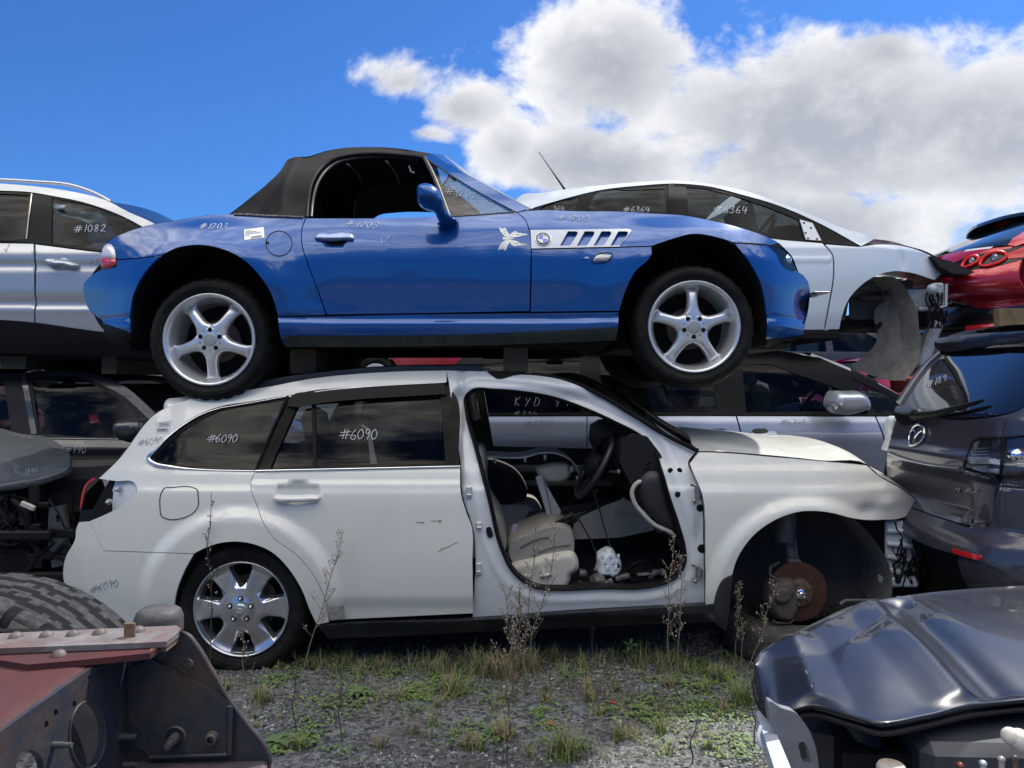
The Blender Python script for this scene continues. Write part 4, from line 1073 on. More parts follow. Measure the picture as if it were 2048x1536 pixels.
# loose things lying inside (each its own object)
def bent(pts, Y0, Y1, mt, th=.008):
    m = MB(); c_ = curve(pts, 6, False)
    a = [P(p.x, p.y, Y0) for p in c_]; b = [Vector((q.x, Y1, q.z)) for q in a]
    m.grid([a, b]); m.grid([[q-Vector((0, 0, th)) for q in a], [q-Vector((0, 0, th)) for q in b]]); m.grid([a, [q-Vector((0, 0, th)) for q in a]])
    return m
m = bent([(970, 912), (1010, 914), (1050, 913), (1080, 905), (1110, 905), (1135, 915), (1152, 930), (1160, 950)], WY+.62, WY+.95, None)
for (u, v) in ((990, 922), (1050, 920), (1090, 916), (1143, 940), (1155, 958)): m.tube([P(u, v-6, WY+.63), P(u, v+5, WY+.63)], [.012, .004], 6)
solo(m, 'arch_trim_panel', mat('cream moulding', (.56, .54, .48), .5, var=(6, .4, (.4, .38, .33))), 'curved cream plastic trim panel lying across the white estate car seats', 'trim panel')
m = MB(); puff(m, [(1072, 935), (1090, 929), (1140, 932), (1142, 950), (1136, 958), (1080, 957)], WY+.72, .05, .03, .05)
solo(m, 'storage_bin', BEIGE, 'small beige plastic bin under the curved cream trim panel', 'bin')
m = MB(); m.prism([P(u, v, WY+.60) for u, v in ((1074, 953), (1082, 950), (1122, 1022), (1118, 1032), (1104, 1030), (1092, 985))], (0, .02, 0))
m.prism([P(u, v, WY+.605) for u, v in ((1074, 953), (1084, 949), (1088, 952), (1105, 1028), (1098, 1030))], (-.01, -.03, .0))
solo(m, 'pillar_trim', mat('grey trim plastic', (.36, .38, .39), .5), 'bent grey pillar trim standing between the front seats', 'trim panel')
m = MB()
puff(m, [(1196, 1112), (1206, 1104), (1216, 1099), (1228, 1101), (1232, 1110), (1241, 1120), (1243, 1138), (1238, 1148), (1206, 1150), (1194, 1145), (1196, 1130)], WY+.30, .05, .012, .08, g=.012, pw=3)
for k in range(7): m.box(P(1204+k*5.5, 1112+(k % 3)*12, WY+.25), (.012, .02, .02), None, .003)
m.box(P(1217, 1100, WY+.3), (.035, .05, .02), None, .004); m.box(P(1236, 1126, WY+.27), (.02, .04, .05), None, .004)
rsv = solo(m, 'fluid_reservoir', mat('milky plastic', (.68, .72, .74), .35), 'white plastic reservoir on the floor of the white estate car', 'reservoir')
m = MB(); puff(m, [(1186, 1160), (1190, 1152), (1200, 1151), (1210, 1155), (1212, 1165), (1206, 1168), (1190, 1168)], WY+.22, .03, .016, .04, g=.008)
solo(m, 'plastic_bottle', mat('dull green plastic', (.10, .11, .085), .4), 'round dull green bottle lying on the door sill floor', 'bottle')
m = MB()
cc = [P(1285+ (30*math.cos(a)), 1150-26*math.sin(a), WY+.36) for a in [lerp(.1, 3.3, k/16) for k in range(17)]]
m.grid([[q for q in cc], [q+Vector((.015, .05, .02)) for q in cc], [q+Vector((.03, .12, -.02)) for q in cc]])
m.tube(cc, .012, 6); m.box(P(1288, 1165, WY+.3), (.2, .12, .03), Matrix.Rotation(.3, 4, 'Y'), .01)
solo(m, 'speaker_ring', BLACK, 'black round speaker ring lying in the front footwell', 'speaker')
m = MB(); rg = random.Random(8)
for k in range(16):
    u0, v0 = rg.uniform(1150, 1330), rg.uniform(1140, 1168)
    m.box(P(u0, v0, WY+rg.uniform(.2, .5)), (rg.uniform(.02, .08), rg.uniform(.02, .06), rg.uniform(.01, .025)), Matrix.Rotation(rg.uniform(-.6, .6), 4, 'Y'), .004)
o = solo(m, 'debris', mat('dark scrap', (.05, .05, .05), .5, var=(30, .8, (.25, .25, .25))), 'small broken dark car parts scattered on the cabin floor', None, None, 'stuff')
m = MB()
for pts in (([(1192, 1000), (1196, 1010), (1206, 1045), (1218, 1085), (1226, 1105)]), ([(1155, 1035), (1170, 1060), (1188, 1095), (1196, 1120)])):
    m.tube([P(p.x, p.y, WY+.40-.1*i/40) for i, p in enumerate(curve(pts, 4, False))], .0045, 6)
solo(m, 'loose_cable', CABLE, 'pair of thin black cables hanging down to the white reservoir', 'cable')
m = MB()
for k in range(7):
    q = [(1150+rg.uniform(-10, 25), 1022+k*3), (1110, 1045+k*4), (1075+rg.uniform(-5, 5), 1070+k*4), (1050, 1085+k*3+rg.uniform(-4, 4)), (1020+rg.uniform(-6, 10), 1096+k*2)]
    m.tube([P(p.x, p.y, WY+.36+.012*k) for p in curve(q, 6, False)], .005+.003*(k % 2), 6)
solo(m, 'wiring_harness', CABLE, 'bundle of black wiring heaped over the grey driver seat', 'wiring')
m = MB(); m.prism([P(u, v, WY+.33) for u, v in ((1018, 1095), (1036, 1080), (1046, 1092), (1030, 1112), (1012, 1118))], (0, .03, .01)); m.box(P(1048, 1096, WY+.33), (.035, .04, .04), None, .006)
solo(m, 'switch_panel', mat('pale switch panel', (.45, .47, .50), .5, var=(60, .6, (.2, .2, .22))), 'loose pale switch panel resting on the driver seat cushion', 'switch panel')
m = MB(); m.prism([P(u, v, WY+.45) for u, v in ((1020, 1072), (1026, 1049), (1035, 1051), (1031, 1078))], (0, .03, 0))
solo(m, 'seat_belt_buckle', mat('mauve plastic', (.40, .30, .42), .5), 'pale mauve seat belt buckle beside the driver seat', 'buckle')
# hinges, grommets, latch on the bare pillars
for (u, v) in ((1396, 985), (1398, 1145)):
    m = MB(); p = W2.pt(u, v, -.006); m.box(p, (.03, .03, .055), None, .006); m.tube([p+Vector((-.005, -.02, -.035)), p+Vector((-.005, -.02, .035))], .008, 8)
    m.tube([p+Vector((-.012, -.02, .03)), p+Vector((-.03, -.02, .04))], .006, 6); m.lathe([(0, -.004), (.009, -.004), (.009, .004)], p+Vector((-.032, -.012, .04)), 10); m.lathe([(0, -.004), (.01, -.004), (.01, .004)], p+Vector((-.02, -.012, -.04)), 10)
    m.build('door_hinge', STEEL, wagon)
for (u, v, r) in ((1341, 941, 5.5), (1359, 941, 5.5), (1356, 989, 6), (1400, 1016, 7.5), (1404, 1098, 9.5)): MB().lathe([(0, -.004), (r*.0018, -.004), (r*.0024, -.001), (r*.0024, .004)], W2.pt(u, v, 0), 18).build('grommet', BLACK, wagon)
for (u, v) in ((938, 985), (958, 1050), (957, 1138)):
    m = MB(); p = W2.pt(u, v, -.004); m.box(p, (.03, .012, .06 if v != 1050 else .03), None, .004); m.tube([p+Vector((-.01, -.012, -.01)), p+Vector((.012, -.012, -.01))], .005, 6)
    m.build('door_latch', mat('white latch', (.5, .52, .53), .4, .3), wagon)
m = MB(); W2.panel(m, [(973, 1056), (980, 1054), (984, 1062), (985, 1074), (977, 1075), (973, 1065)], [], off=-.006, thick=.006, step=4); m.build('pillar_plug', BLACK, wagon)
# ================================================================ blue open two-seater standing on timber on the estate's roof
ZY = 3.73; ZW = 1.68; ZYC = ZY+ZW/2; ZYF = ZY+ZW
zR = Vector(((411-CX)/F*ZY, H-(678-CY)/F*ZY)); zF = Vector(((1393-CX)/F*ZY, H-(652-CY)/F*ZY))
zo_t = table([(1.52, .16), (1.60, .085), (1.655, .048), (1.69, .042), (1.722, .062), (1.735, .055), (1.80, .05), (1.92, .036), (2.0, .036), (2.08, .05), (2.14, .074), (2.19, .100), (2.22, .120), (2.26, .150), (2.34, .205), (2.45, .270), (2.53, .335), (2.60, .41)])
def zo(x, z):
    o = zo_t(z)
    if x < -1.55: o += .17*((-1.55-x)/.62)**2.2
    if x > 1.05: o += .20*((x-1.05)/.50)**2.2
    for c, k in ((zR, .066), (zF, .056)):
        r = math.hypot(x-c.x, (z-c.y)*1.0)
        up = sm(z, c.y-.25, c.y+.05)*(1-sm(z, 2.17, 2.30))
        o -= k*math.exp(-(max(0, r-.40)/.17)**2)*up
    return o
Z = Side(ZY, zo, ZYC)
BLUE = paint('metallic blue paint', (.0005, .068, .29), .25, .30, .05, (.05, .12, .2), coat=.95, spec=.25, wav=.012)
road = thing('roadster', 'blue two-seat roadster with black soft top standing on the white estate car', 'car', ((900-CX)/F*ZYC, ZYC, 1.57))
def zboth(mb, name, m, parent=road, label=None):
    o = mb.build(name, m, parent, label=label); mb.mirror(ZYC).build(name, m, parent); return o
archR = [(555, 633), (541, 586), (515, 547), (483, 517), (440, 497), (394, 490), (351, 497), (322, 511)]
archF = [(1304, 505), (1345, 478), (1386, 468), (1431, 474), (1466, 490)]
# rear wing
rw = [(211, 489, 1), (222, 479), (251, 465), (304, 449), (358, 440), (412, 431), (458, 428), (501, 431), (560, 434), (611, 436, 1), (604, 456), (603, 484), (616, 529), (633, 574), (652, 630, 1), (556, 633, 1)]+archR[1:-1]+[(322, 511, 1), (275, 516), (234, 519, 1), (230, 502)]
mb = MB(); Z.panel(mb, rw, [], ins=.0018, g=.022, step=6, thick=.02); rwo = zboth(mb, 'rear_wing', BLUE)
# rear bumper
rbp = [(234, 520, 1), (275, 517), (322, 512, 1), (315, 518), (286, 551), (267, 590), (261, 626), (261, 670, 1), (252, 678), (210, 673, 1), (208, 648), (193, 633), (175, 615), (169, 594), (168, 566), (179, 554), (205, 537, 1), (232, 534, 1)]
mb = MB(); Z.panel(mb, rbp, [], ins=.0018, g=.022, step=6, thick=.02); rbo = zboth(mb, 'rear_bumper', BLUE)
mb = MB(); Z.panel(mb, [(205, 645, 1), (250, 662, 1), (262, 668, 1), (258, 682), (212, 674)], [], off=-.004, thick=.03); mb.build('bumper_lip', BLACK, rbo)
# tail lamp
mb = MB(); puff(mb, [(211, 489), (221, 488), (229, 500), (231, 518, 1), (202, 516, 1), (205, 500)], 0, .016, .03, .04, side=Z, g=.012); tl = mb.build('tail_lamp', mat('clear lamp half', (.75, .72, .72), .12, 0, 1), road)
mb = MB(); puff(mb, [(202, 515, 1), (231, 517, 1), (231, 530), (222, 535), (204, 537), (201, 528)], 0, .016, .03, .04, side=Z, g=.012); mb.build('red_lens', REDLENS, tl)
# door
dr = [(612, 436, 1), (680, 436), (743, 436), (881, 432), (960, 429), (1033, 424, 1), (1050, 439), (1058, 458), (1062, 480), (1062, 530), (1060, 623, 1), (850, 627), (653, 630, 1), (633, 574), (616, 529), (603, 484), (604, 456)]
def zd(x, z):
    p = Z.xz(670, 484); e = ((x-p.x)/.06)**2+((z-p.y)/.03)**2
    return .018*(1-e)**.6 if e < 1 else 0
mb = MB(); Z.panel(mb, dr, [], ins=.003, g=.02, step=6, thick=.03, dfn=zd); dro = zboth(mb, 'door', BLUE)
mb = MB(); puff(mb, [(629, 479), (636, 467), (660, 466), (700, 466), (706, 470), (709, 478), (690, 481), (640, 481)], 0, .022, .012, .012, side=Z, g=.008, step=3); mb.build('door_handle', mat('satin blue handle', (.25, .31, .52), .25, .6, .6), dro)
mb = MB(); Z.panel(mb, [(650, 480), (692, 480), (686, 489), (674, 491), (660, 490), (652, 486)], [], off=.001, thick=.004, dfn=lambda x, z: zd(x, z)-.003); mb.build('handle_recess', BLACK, dro)
mb = MB(); mb.lathe([(0, -.001), (.006, -.001), (.007, .004)], Z.pt(641, 473, -.020), 12); mb.build('key_lock', STEEL, dro)
# bonnet side and lower front wing, with side vent
vent = [(1061, 460, 1), (1257, 457.5, 1), (1262, 459, 1), (1263, 462, 1), (1239, 493, 1), (1063, 497, 1)]
bs = [(1034, 424, 1), (1076, 420), (1155, 422), (1241, 423), (1310, 427), (1362, 430), (1414, 439), (1483, 456), (1535, 474), (1559, 487, 1), (1538, 490), (1467, 485, 1), (1431, 474), (1386, 468), (1345, 478), (1304, 492, 1), (1240, 494, 1), (1063, 498, 1), (1062, 480), (1058, 458), (1050, 439)]
mb = MB(); Z.panel(mb, bs, [vent], ins=.0018, g=.02, step=6, thick=.02); bso = zboth(mb, 'bonnet_side', BLUE)
fw_ = [(1063, 499, 1), (1240, 495, 1), (1303, 493, 1), (1304, 505), (1269, 546), (1248, 591), (1239, 622, 1), (1061, 624, 1), (1063, 530)]
mb = MB(); Z.panel(mb, fw_, [], ins=.0018, g=.02, step=6, thick=.02); fwo = zboth(mb, 'front_wing', BLUE)
slots = []
for k in range(4):
    d = 33.6*k; slots.append([(1136+d, 462.5, 1), (1152+d, 462.5, 1), (1155+d, 464, 1), (1155.5+d, 467, 1), (1143+d, 487.5, 1), (1139+d, 490.8, 1), (1120+d, 491.5, 1)])
mb = MB(); Z.panel(mb, vent, slots, off=-.004, thick=.02, g=.012, step=3); vo_ = mb.build('side_vent', mat('white vent plate', (.68, .70, .74), .3, 0, .6), road)
mb = MB(); Z.panel(mb, vent, [], off=.03, thick=0); mb.build('vent_recess', DARK, vo_)
mb = MB()
for k in range(4):
    d = 33.6*k; a = [Z.pt(u+d, v, o) for u, v, o in ((1118, 493, .004), (1142, 493, .004), (1157, 461, .022), (1134, 461, .022))]
    mb.patch(a, [[0, 1, 2, 3]])
mb.build('vent_fin', BLUE, vo_)
rc = Z.pt(1086, 478, -.006); rp_ = Z.xz(1086, 478); rn_ = Z.nrm(rp_.x, rp_.y); RT = Matrix.Translation(rc) @ Vector((0, -1, 0)).rotation_difference(rn_).to_matrix().to_4x4() @ Matrix.Translation(-rc)
mb = MB(); mb.lathe([(0, -.001), (.024, -.001)], rc, 32); bdg = mb.xf(RT).build('round_badge', mat('badge white', (.8, .8, .82), .2, 0, 1), vo_)
mb = MB(); mb.lathe([(.0245, -.002), (.0365, -.002), (.0365, .004)], rc, 40); mb.xf(RT).build('badge_ring', mat('badge black', (.012, .012, .014), .2, 0, 1), bdg)
mb = MB()
for r_ in (.0245, .038): mb.tube([rc+Vector((r_*math.cos(t), -.002, r_*math.sin(t))) for t in [k*2*PI/40 for k in range(40)]], .0018, 6, closed=True)
mb.xf(RT).build('badge_rim', CHROME, bdg)
mb = MB()
for a0 in (PI/2, -PI/2):
    p0 = rc+Vector((0, -.0022, 0)); mb.patch([p0]+[p0+Vector((.023*math.cos(a0+PI/2*k/8), 0, .023*math.sin(a0+PI/2*k/8))) for k in range(9)], [[0, k+1, k+2] for k in range(8)], flat=True)
mb.xf(RT).build('badge_quarter', mat('badge blue', (.02, .16, .62), .2, 0, 1), bdg)
mb = MB()
for ch, a in (('B', 2.35), ('M', PI/2), ('W', .8)):
    cxy = (math.cos(a)*.0305, math.sin(a)*.0305); ro_ = a-PI/2
    for stt in GL[ch]:
        q = []
        for x_, y_ in stt:
            x_, y_ = (x_-.27)*.0085, (y_-.5)*.0075; q.append(rc+Vector((cxy[0]+x_*math.cos(ro_)-y_*math.sin(ro_), -.0036, cxy[1]+x_*math.sin(ro_)+y_*math.cos(ro_))))
        mb.tube(q, .0009, 4)
mb.xf(RT).build('badge_letter', CHROME, bdg)
# butterfly sticker
def bf(pts): return [(980+x*.15625, 430+y*.15625) for x, y in pts]
bw = [bf([(120, 155), (150, 175), (190, 165), (205, 175), (225, 215), (250, 255), (240, 290), (200, 280), (165, 245), (135, 210)]),
      bf([(245, 290), (262, 245), (300, 215), (340, 208), (350, 222), (400, 232), (490, 252), (420, 262), (380, 275), (300, 285)]),
      bf([(120, 440), (105, 452), (115, 415), (135, 375), (165, 345), (205, 318), (245, 318), (250, 345), (225, 390), (200, 450), (180, 455), (170, 430), (140, 440)]),
      bf([(245, 318), (300, 322), (345, 335), (390, 362), (480, 375), (400, 388), (345, 398), (320, 400), (280, 385), (258, 350)]),
      bf([(160, 285), (230, 292), (315, 300), (230, 312), (165, 310)])]
mb = MB()
for k, p_ in enumerate(bw):
    holes = []
    cx0 = sum(a for a, b in p_)/len(p_); cy0 = sum(b for a, b in p_)/len(p_)
    if k < 4:
        rg = random.Random(k)
        for _ in range(3):
            t = rg.uniform(.1, .35); q0 = p_[int(rg.uniform(0, len(p_)))]
            hx, hy = lerp(cx0, q0[0], t), lerp(cy0, q0[1], t); rr = rg.uniform(.7, 1.2)
            if all(math.hypot(hx-h[0][0], hy-h[0][1]) > 3.2 for h in holes): holes.append([(hx+rr*1.5*math.cos(a)*1.0, hy+rr*math.sin(a)) for a in [m*PI/3 for m in range(6)]])
    Z.panel(mb, p_, holes, off=-.0015, thick=.0008, g=.01, step=2)
mb.build('butterfly_sticker', mat('silver foil', (.55, .56, .55), .35, .5, var=(130, .9, (.10, .16, .28))), dro)
# marker lamp, M badge
mb = MB(); puff(mb, [(1184, 522, 1), (1192, 511), (1224, 510, 1), (1219, 519), (1214, 522, 1)], 0, .010, .008, .006, side=Z, g=.008, step=3); ml = mb.build('side_marker', mat('marker lens', (.58, .58, .56), .15, 0, 1, var=(200, .6, (.35, .35, .35))), fwo)
mb = MB(); Z.line(mb, [(1184, 523), (1192, 510.5), (1224.5, 509.5), (1219, 520), (1214, 523)], .002, -.002, closed=True, step=3); mb.build('marker_seal', BLACK, ml)
mb = MB()
for k in range(3): Z.panel(mb, [(1161+k*3, 518, 1), (1165+k*3, 513.5, 1), (1167+k*3, 513.5, 1), (1163.5+k*3, 518, 1)], [], off=-.003, thick=.002)
for a, b in (((1170, 518), (1172, 513.5)), ((1172, 513.5), (1174, 517)), ((1174, 517), (1176, 513.5)), ((1176, 513.5), (1178, 518))): mb.tube([Z.pt(*a, -.003), Z.pt(*b, -.003)], .0016, 4)
mb.build('small_badge', CHROME, fwo)
# front bumper, headlamp
fb = [(1468, 486, 1), (1538, 491, 1), (1552, 506), (1567, 532), (1594, 544, 1), (1607, 551), (1616, 563), (1619, 598), (1614, 632), (1609, 650), (1607, 670, 1), (1586, 674), (1533, 679, 1), (1534, 663), (1531, 615), (1521, 567), (1497, 522)]
mb = MB(); Z.panel(mb, fb, [], ins=.0018, g=.022, step=6, thick=.02, dfn=lambda x, z: .05*math.exp(-((x-Z.xz(1612, 610).x)/.05)**2-((z-Z.xz(1612, 610).y)/.05)**2)); fbo = zboth(mb, 'front_bumper', BLUE)
mb = MB(); Z.panel(mb, [(1533, 680, 1), (1586, 675, 1), (1606, 671), (1600, 676), (1570, 682), (1534, 690)], [], off=.01, thick=.03); mb.build('bumper_lip', BLACK, fbo)
mb = MB(); mb.box(P(1634, 587, ZY+.34), (.085, .14, .007), None, .002); mb.box(P(1626, 592, ZY+.33), (.03, .05, .012), None, .002); mb.build('plate_holder', STEEL, fbo)
hl = [(1536, 491, 1), (1560, 496), (1576, 509), (1587, 527), (1594, 543, 1), (1580, 541), (1567, 533), (1554, 508)]
mb = MB(); Z.panel(mb, hl, [], off=.035, thick=0, g=.02); hlo = mb.build('headlamp', mat('lamp inside', (.10, .10, .105), .25, .5), road)
mb = MB(); mb.sphere(Z.pt(1572, 521, .02), .03, 12); mb.build('reflector', CHROME, hlo)
mb = MB(); Z.panel(mb, hl, [], off=-.002, thick=.0, g=.02); mb.build('lamp_glass', glass('lamp glass', (.55, .6, .62), refl=1.2), hlo)
mb = MB(); Z.line(mb, [(1468, 485.5), (1538, 490.5), (1562, 495), (1580, 510), (1595, 544)], .004, .0, step=5); mb.build('shut_line', DARK, fbo)
# sill
sl_ = [(555, 634, 1), (800, 629), (1060, 626), (1238, 624, 1), (1237, 650), (1232, 681, 1), (964, 690), (570, 694, 1), (562, 678)]
SILL = paint('dirty blue sill paint', (.008, .085, .46), .35, .34, .05)
mb = MB(); Z.panel(mb, sl_, [], ins=.0018, g=.015, step=6, thick=.04, dfn=lambda x, z: .018*math.exp(-((z-1.655)/.022)**2)*0); zboth(mb, 'sill', BLUE)
mb = MB(); Z.panel(mb, [(568, 672, 1), (900, 670), (1234, 655, 1), (1232, 681, 1), (964, 690.5), (570, 694.5, 1)], [], off=-.0015, thick=.002, g=.02); mb.build('sill_grime', mat('green grime over blue', (.018, .030, .035), .7, var=(9, .9, (.06, .065, .03)), var2=(40, .6, (.03, .035, .03))), road)
# fuel flap, label, writing
fc = Z.pt(558, 487, -.001); mb = MB(); Z.line(mb, [(558+26*math.cos(t), 487+25*math.sin(t)) for t in [k*2*PI/16 for k in range(16)]], .0022, -.0008, closed=True, step=3); mb.build('fuel_flap_gap', DARK, rwo)
mb = MB(); mb.lathe([(0, 0), (.008, 0)], Z.pt(535, 486, -.003), 10); mb.build('flap_catch', BLACK, rwo)
mb = MB(); Z.panel(mb, [(488, 459, 1), (527, 454, 1), (529, 475, 1), (489, 480, 1)], [], off=-.002, thick=.001); lb = mb.build('paper_label', PAPER, rwo)
mb = MB()
for k in range(10): Z.panel(mb, [(503+k*2.1, 472.5-k*.25, 1), (504.2+k*2.1, 472.4-k*.25, 1), (504.2+k*2.1, 476.4-k*.25, 1), (503+k*2.1, 476.5-k*.25, 1)], [], off=-.0035, thick=.0005)
for k, ln in enumerate((12, 22, 30, 8)): Z.panel(mb, [(491, 461.5+k*3, 1), (491+ln, 461.5+k*3-ln*.12, 1), (491+ln, 462.2+k*3-ln*.12, 1), (491, 462.2+k*3, 1)], [], off=-.0035, thick=.0005)
mb.build('barcode', PRINT, lb)
write(Z, '#1203', 398, 457, 11, CHALK, rwo, rise=-.02, slant=.5, r=.0014, adv=.9, sx=1.15)
write(Z, '#1203', 692, 452, 11, CHALK, dro, rise=-.08, slant=.5, r=.0015, adv=1.0, sx=1.2)
write(Z, 'V', 760, 487, 16, CHALK, dro, slant=.3, r=.0013, name='chalk_tick', sx=1.7)
write(Z, '#1203', 1115, 439, 10, CHALK, bso, rise=-.05, slant=.5, r=.0014, adv=1.05, sx=1.25)
# gaps: dark inner shell and underbody
shz = [(230, 500), (260, 470), (420, 440), (610, 442), (1030, 432), (1300, 436), (1480, 462), (1540, 486), (1590, 545), (1610, 600), (1600, 668, 1), (1536, 676, 1), (1528, 600), (1494, 515), (1440, 472), (1386, 462), (1330, 476), (1265, 538), (1244, 590), (1236, 680, 1), (575, 692, 1), (562, 640), (545, 582), (488, 512), (440, 491), (394, 484), (340, 494), (280, 545), (256, 620), (258, 668, 1), (214, 664), (180, 600), (180, 560)]
shell(Z, 'inner_shell', shz, [vent], ZYC, road, off=.03)
mb = MB(); x0_, x1_ = Z.xz(570, 690).x, Z.xz(1230, 684).x
mb.box(((x0_+x1_)/2, ZYC, 1.62), (x1_-x0_, 1.40, .08), None, .03); mb.box((x1_+.52, ZYC, 1.68), (1.0, .95, .2), None, .03); mb.box((x0_-.50, ZYC, 1.70), (.95, 1.0, .2), None, .03)
mb.tube([(x0_-.7, ZYC+.1, 1.57), (x0_+.2, ZYC+.05, 1.58), (x1_-.1, ZYC, 1.58)], .03, 8); mb.box((.1, ZYC, 1.575), (.6, .5, .05), None, .02)
aR = [(262, 700), (261, 668), (261, 626), (267, 590), (286, 551), (315, 518), (351, 498), (394, 490), (440, 496), (483, 516), (515, 546), (541, 586), (555, 633), (562, 690)]
aF = [(1238, 690), (1238, 636), (1248, 591), (1269, 546), (1304, 504), (1345, 477), (1386, 467), (1431, 473), (1466, 489), (1497, 521), (1521, 567), (1531, 615), (1534, 663), (1534, 690)]
for ar in (aR, aF):
    w_ = MB(); well(Z, w_, ar, .42); mb.add(w_); mb.add(w_.mirror(ZYC))
mb.tube([P(1330, 520, ZY+.25), P(1336, 510, ZY+.26), P(1352, 508, ZY+.27), P(1350, 518, ZY+.27)], .012, 6)
mb.build('underbody', DARK, road)
# tops: boot, bonnet, tail, nose
def across(side, pts, yc, crown, step=16, off=0, dx=0, n=14, pw=2.2):
    rows = []
    for p_ in curve(pts, step, False):
        p = side.pt(p_.x, p_.y, off); q = Vector((p.x, 2*yc-p.y, p.z))
        rows.append([p.lerp(q, t)+Vector((dx*(1-abs(2*t-1)**pw), 0, crown*(1-abs(2*t-1)**pw))) for t in [i/n for i in range(n+1)]])
    return rows
mb = MB(); mb.grid(across(Z, [(211, 489), (222, 479), (251, 465), (304, 449), (358, 440), (412, 431), (462, 428)], ZYC, .06)); mb.build('boot_lid', BLUE, road)
mb = MB(); mb.grid(across(Z, [(1034, 424), (1076, 420), (1155, 422), (1241, 423), (1310, 427), (1362, 430), (1414, 439), (1483, 456), (1535, 474), (1559, 487), (1580, 510), (1594, 543)], ZYC, .05, dx=.06)); mb.build('bonnet', BLUE, road)
mb = MB(); mb.grid(across(Z, [(1594, 543), (1607, 551), (1616, 563), (1619, 598), (1614, 632), (1609, 650), (1607, 670), (1586, 674)], ZYC, 0, dx=.10)); mb.build('nose', BLUE, road)
mb = MB(); mb.grid(across(Z, [(211, 489), (204, 520), (205, 537), (179, 554), (168, 566), (169, 594), (175, 615), (193, 633), (208, 648), (210, 673), (252, 678)], ZYC, 0, dx=-.09)); mb.build('tail_panel', BLUE, road)
# soft top
CLOTH = mat('black canvas', (.016, .0155, .016), .88, spec=.25, var=(5, .6, (.028, .026, .025)), bump=(600, .25), sheen=.2)
WIN = [(612, 435, 1), (615, 398), (622, 364), (636, 339), (658, 321), (692, 311), (746, 306), (802, 309), (850, 314, 1), (868, 365), (885, 400), (900, 433, 1)]
st = [(459, 428, 1), (501, 395), (537, 365), (562, 340), (575, 320), (619, 313), (657, 301), (743, 294), (812, 299), (861, 307, 1), (849, 315, 1), (802, 309), (746, 306), (692, 311), (658, 321), (636, 339), (622, 364), (615, 398), (612, 436, 1), (540, 432)]
def std(x, z):
    p = Z.xz(568, 380); q = .012*math.exp(-((x-p.x-.02*(z-p.y))/.02)**2)*sm(z, 2.28, 2.36)
    return -q+.008*noise.noise(Vector((x*3.2, z*3.2, 1)))+.003*noise.noise(Vector((x*11, z*9, 4)))
mb = MB(); Z.panel(mb, st, [], off=-.002, g=.018, step=6, thick=.03, dfn=std); sto = zboth(mb, 'soft_top', CLOTH)
rows = []
for p_ in curve([(459, 428), (501, 395), (537, 365), (562, 340), (575, 320), (619, 313), (657, 301), (743, 294), (812, 299), (861, 307)], 9, False):
    p = Z.pt(p_.x, p_.y, -.002); q = Vector((p.x, 2*ZYC-p.y, p.z))
    rows.append([p.lerp(q, t)+Vector((0, 0, -.02*0+.03*(1-abs(2*t-1)**2.4)+.004*noise.noise(Vector((p.x*4, t*5, 2))))) for t in [i/16 for i in range(17)]])
mb = MB(); mb.grid(rows); mb.grid([[q-Vector((0, 0, .02)) for q in r] for r in rows[3:]]); mb.build('roof_canvas', CLOTH, sto)
mb = MB(); Z.line(mb, [(468, 429), (500, 430), (530, 432), (560, 433), (606, 435)], .006, -.004, step=6); mb.build('canvas_seam', mat('worn canvas edge', (.06, .058, .055), .9, var=(60, .9, (.35, .34, .32))), sto)
mb = MB(); Z.line(mb, [(613, 435), (616, 398), (623, 365), (637, 341), (659, 323), (693, 313), (746, 308), (802, 311), (850, 316)], .012, .012, step=6); mb.build('window_seal', BLACK, road)
mb = MB(); Z.line(mb, [(622, 434), (626, 398), (636, 364), (652, 341), (676, 325), (708, 317), (757, 313), (836, 318)], .010, .035, step=6); mb.build('roof_frame', mat('black frame', (.02, .02, .021), .35), road)
for u0, v0, u1_, v1_ in ((694, 328, 726, 368), (772, 322, 800, 370)):
    mb = MB(); a, b = P(u0, v0, ZY+.42), P(u1_, v1_, ZY+1.1)
    mb.tube([a, a.lerp(b, .5)+Vector((.01, 0, .008)), b], .006, 6); mb.build('roof_bow', mat('bow edge', (.05, .05, .05), .5), sto)
mb = MB(); mb.tube([P(818, 332, ZY+.5), P(822, 344, ZY+.5), P(829, 346, ZY+.5)], .006, 6); mb.build('catch', STEEL, sto)
# windscreen pillar and glass, quarter light
pl_ = [(848, 313, 1), (864, 307, 1), (905, 333), (980, 375), (1057, 417, 1), (1034, 424, 1), (960, 385), (890, 341)]
mb = MB(); Z.panel(mb, pl_, [], off=-.004, thick=.03, g=.02); zboth(mb, 'windscreen_pillar', BLUE)
mb = MB(); Z.line(mb, [(849, 315), (888, 342), (960, 386), (1030, 425)], .005, .004, step=6); Z.line(mb, [(849, 316), (866, 350), (884, 395), (898, 434)], .012, .01, step=6); Z.line(mb, [(898, 434), (960, 430), (1028, 425)], .006, .002, step=6)
mb.build('quarter_light_frame', mat('worn black frame', (.03, .028, .025), .5, var=(20, .6, (.10, .09, .08))), road)
mb = MB(); Z.panel(mb, [(852, 320, 1), (888, 345), (960, 390), (1022, 425, 1), (960, 430), (900, 433, 1), (884, 395)], [], off=.012, thick=0, g=.03); qg_ = mb.build('quarter_light', glass('green quarter glass', (.55, .63, .62), refl=1.0), road)
write(Z, '#1203', 890, 389, 15, CHALK, qg_, off=.008, rise=-.12, slant=.25, r=.0013, adv=.78, sx=1.1)
rows = []
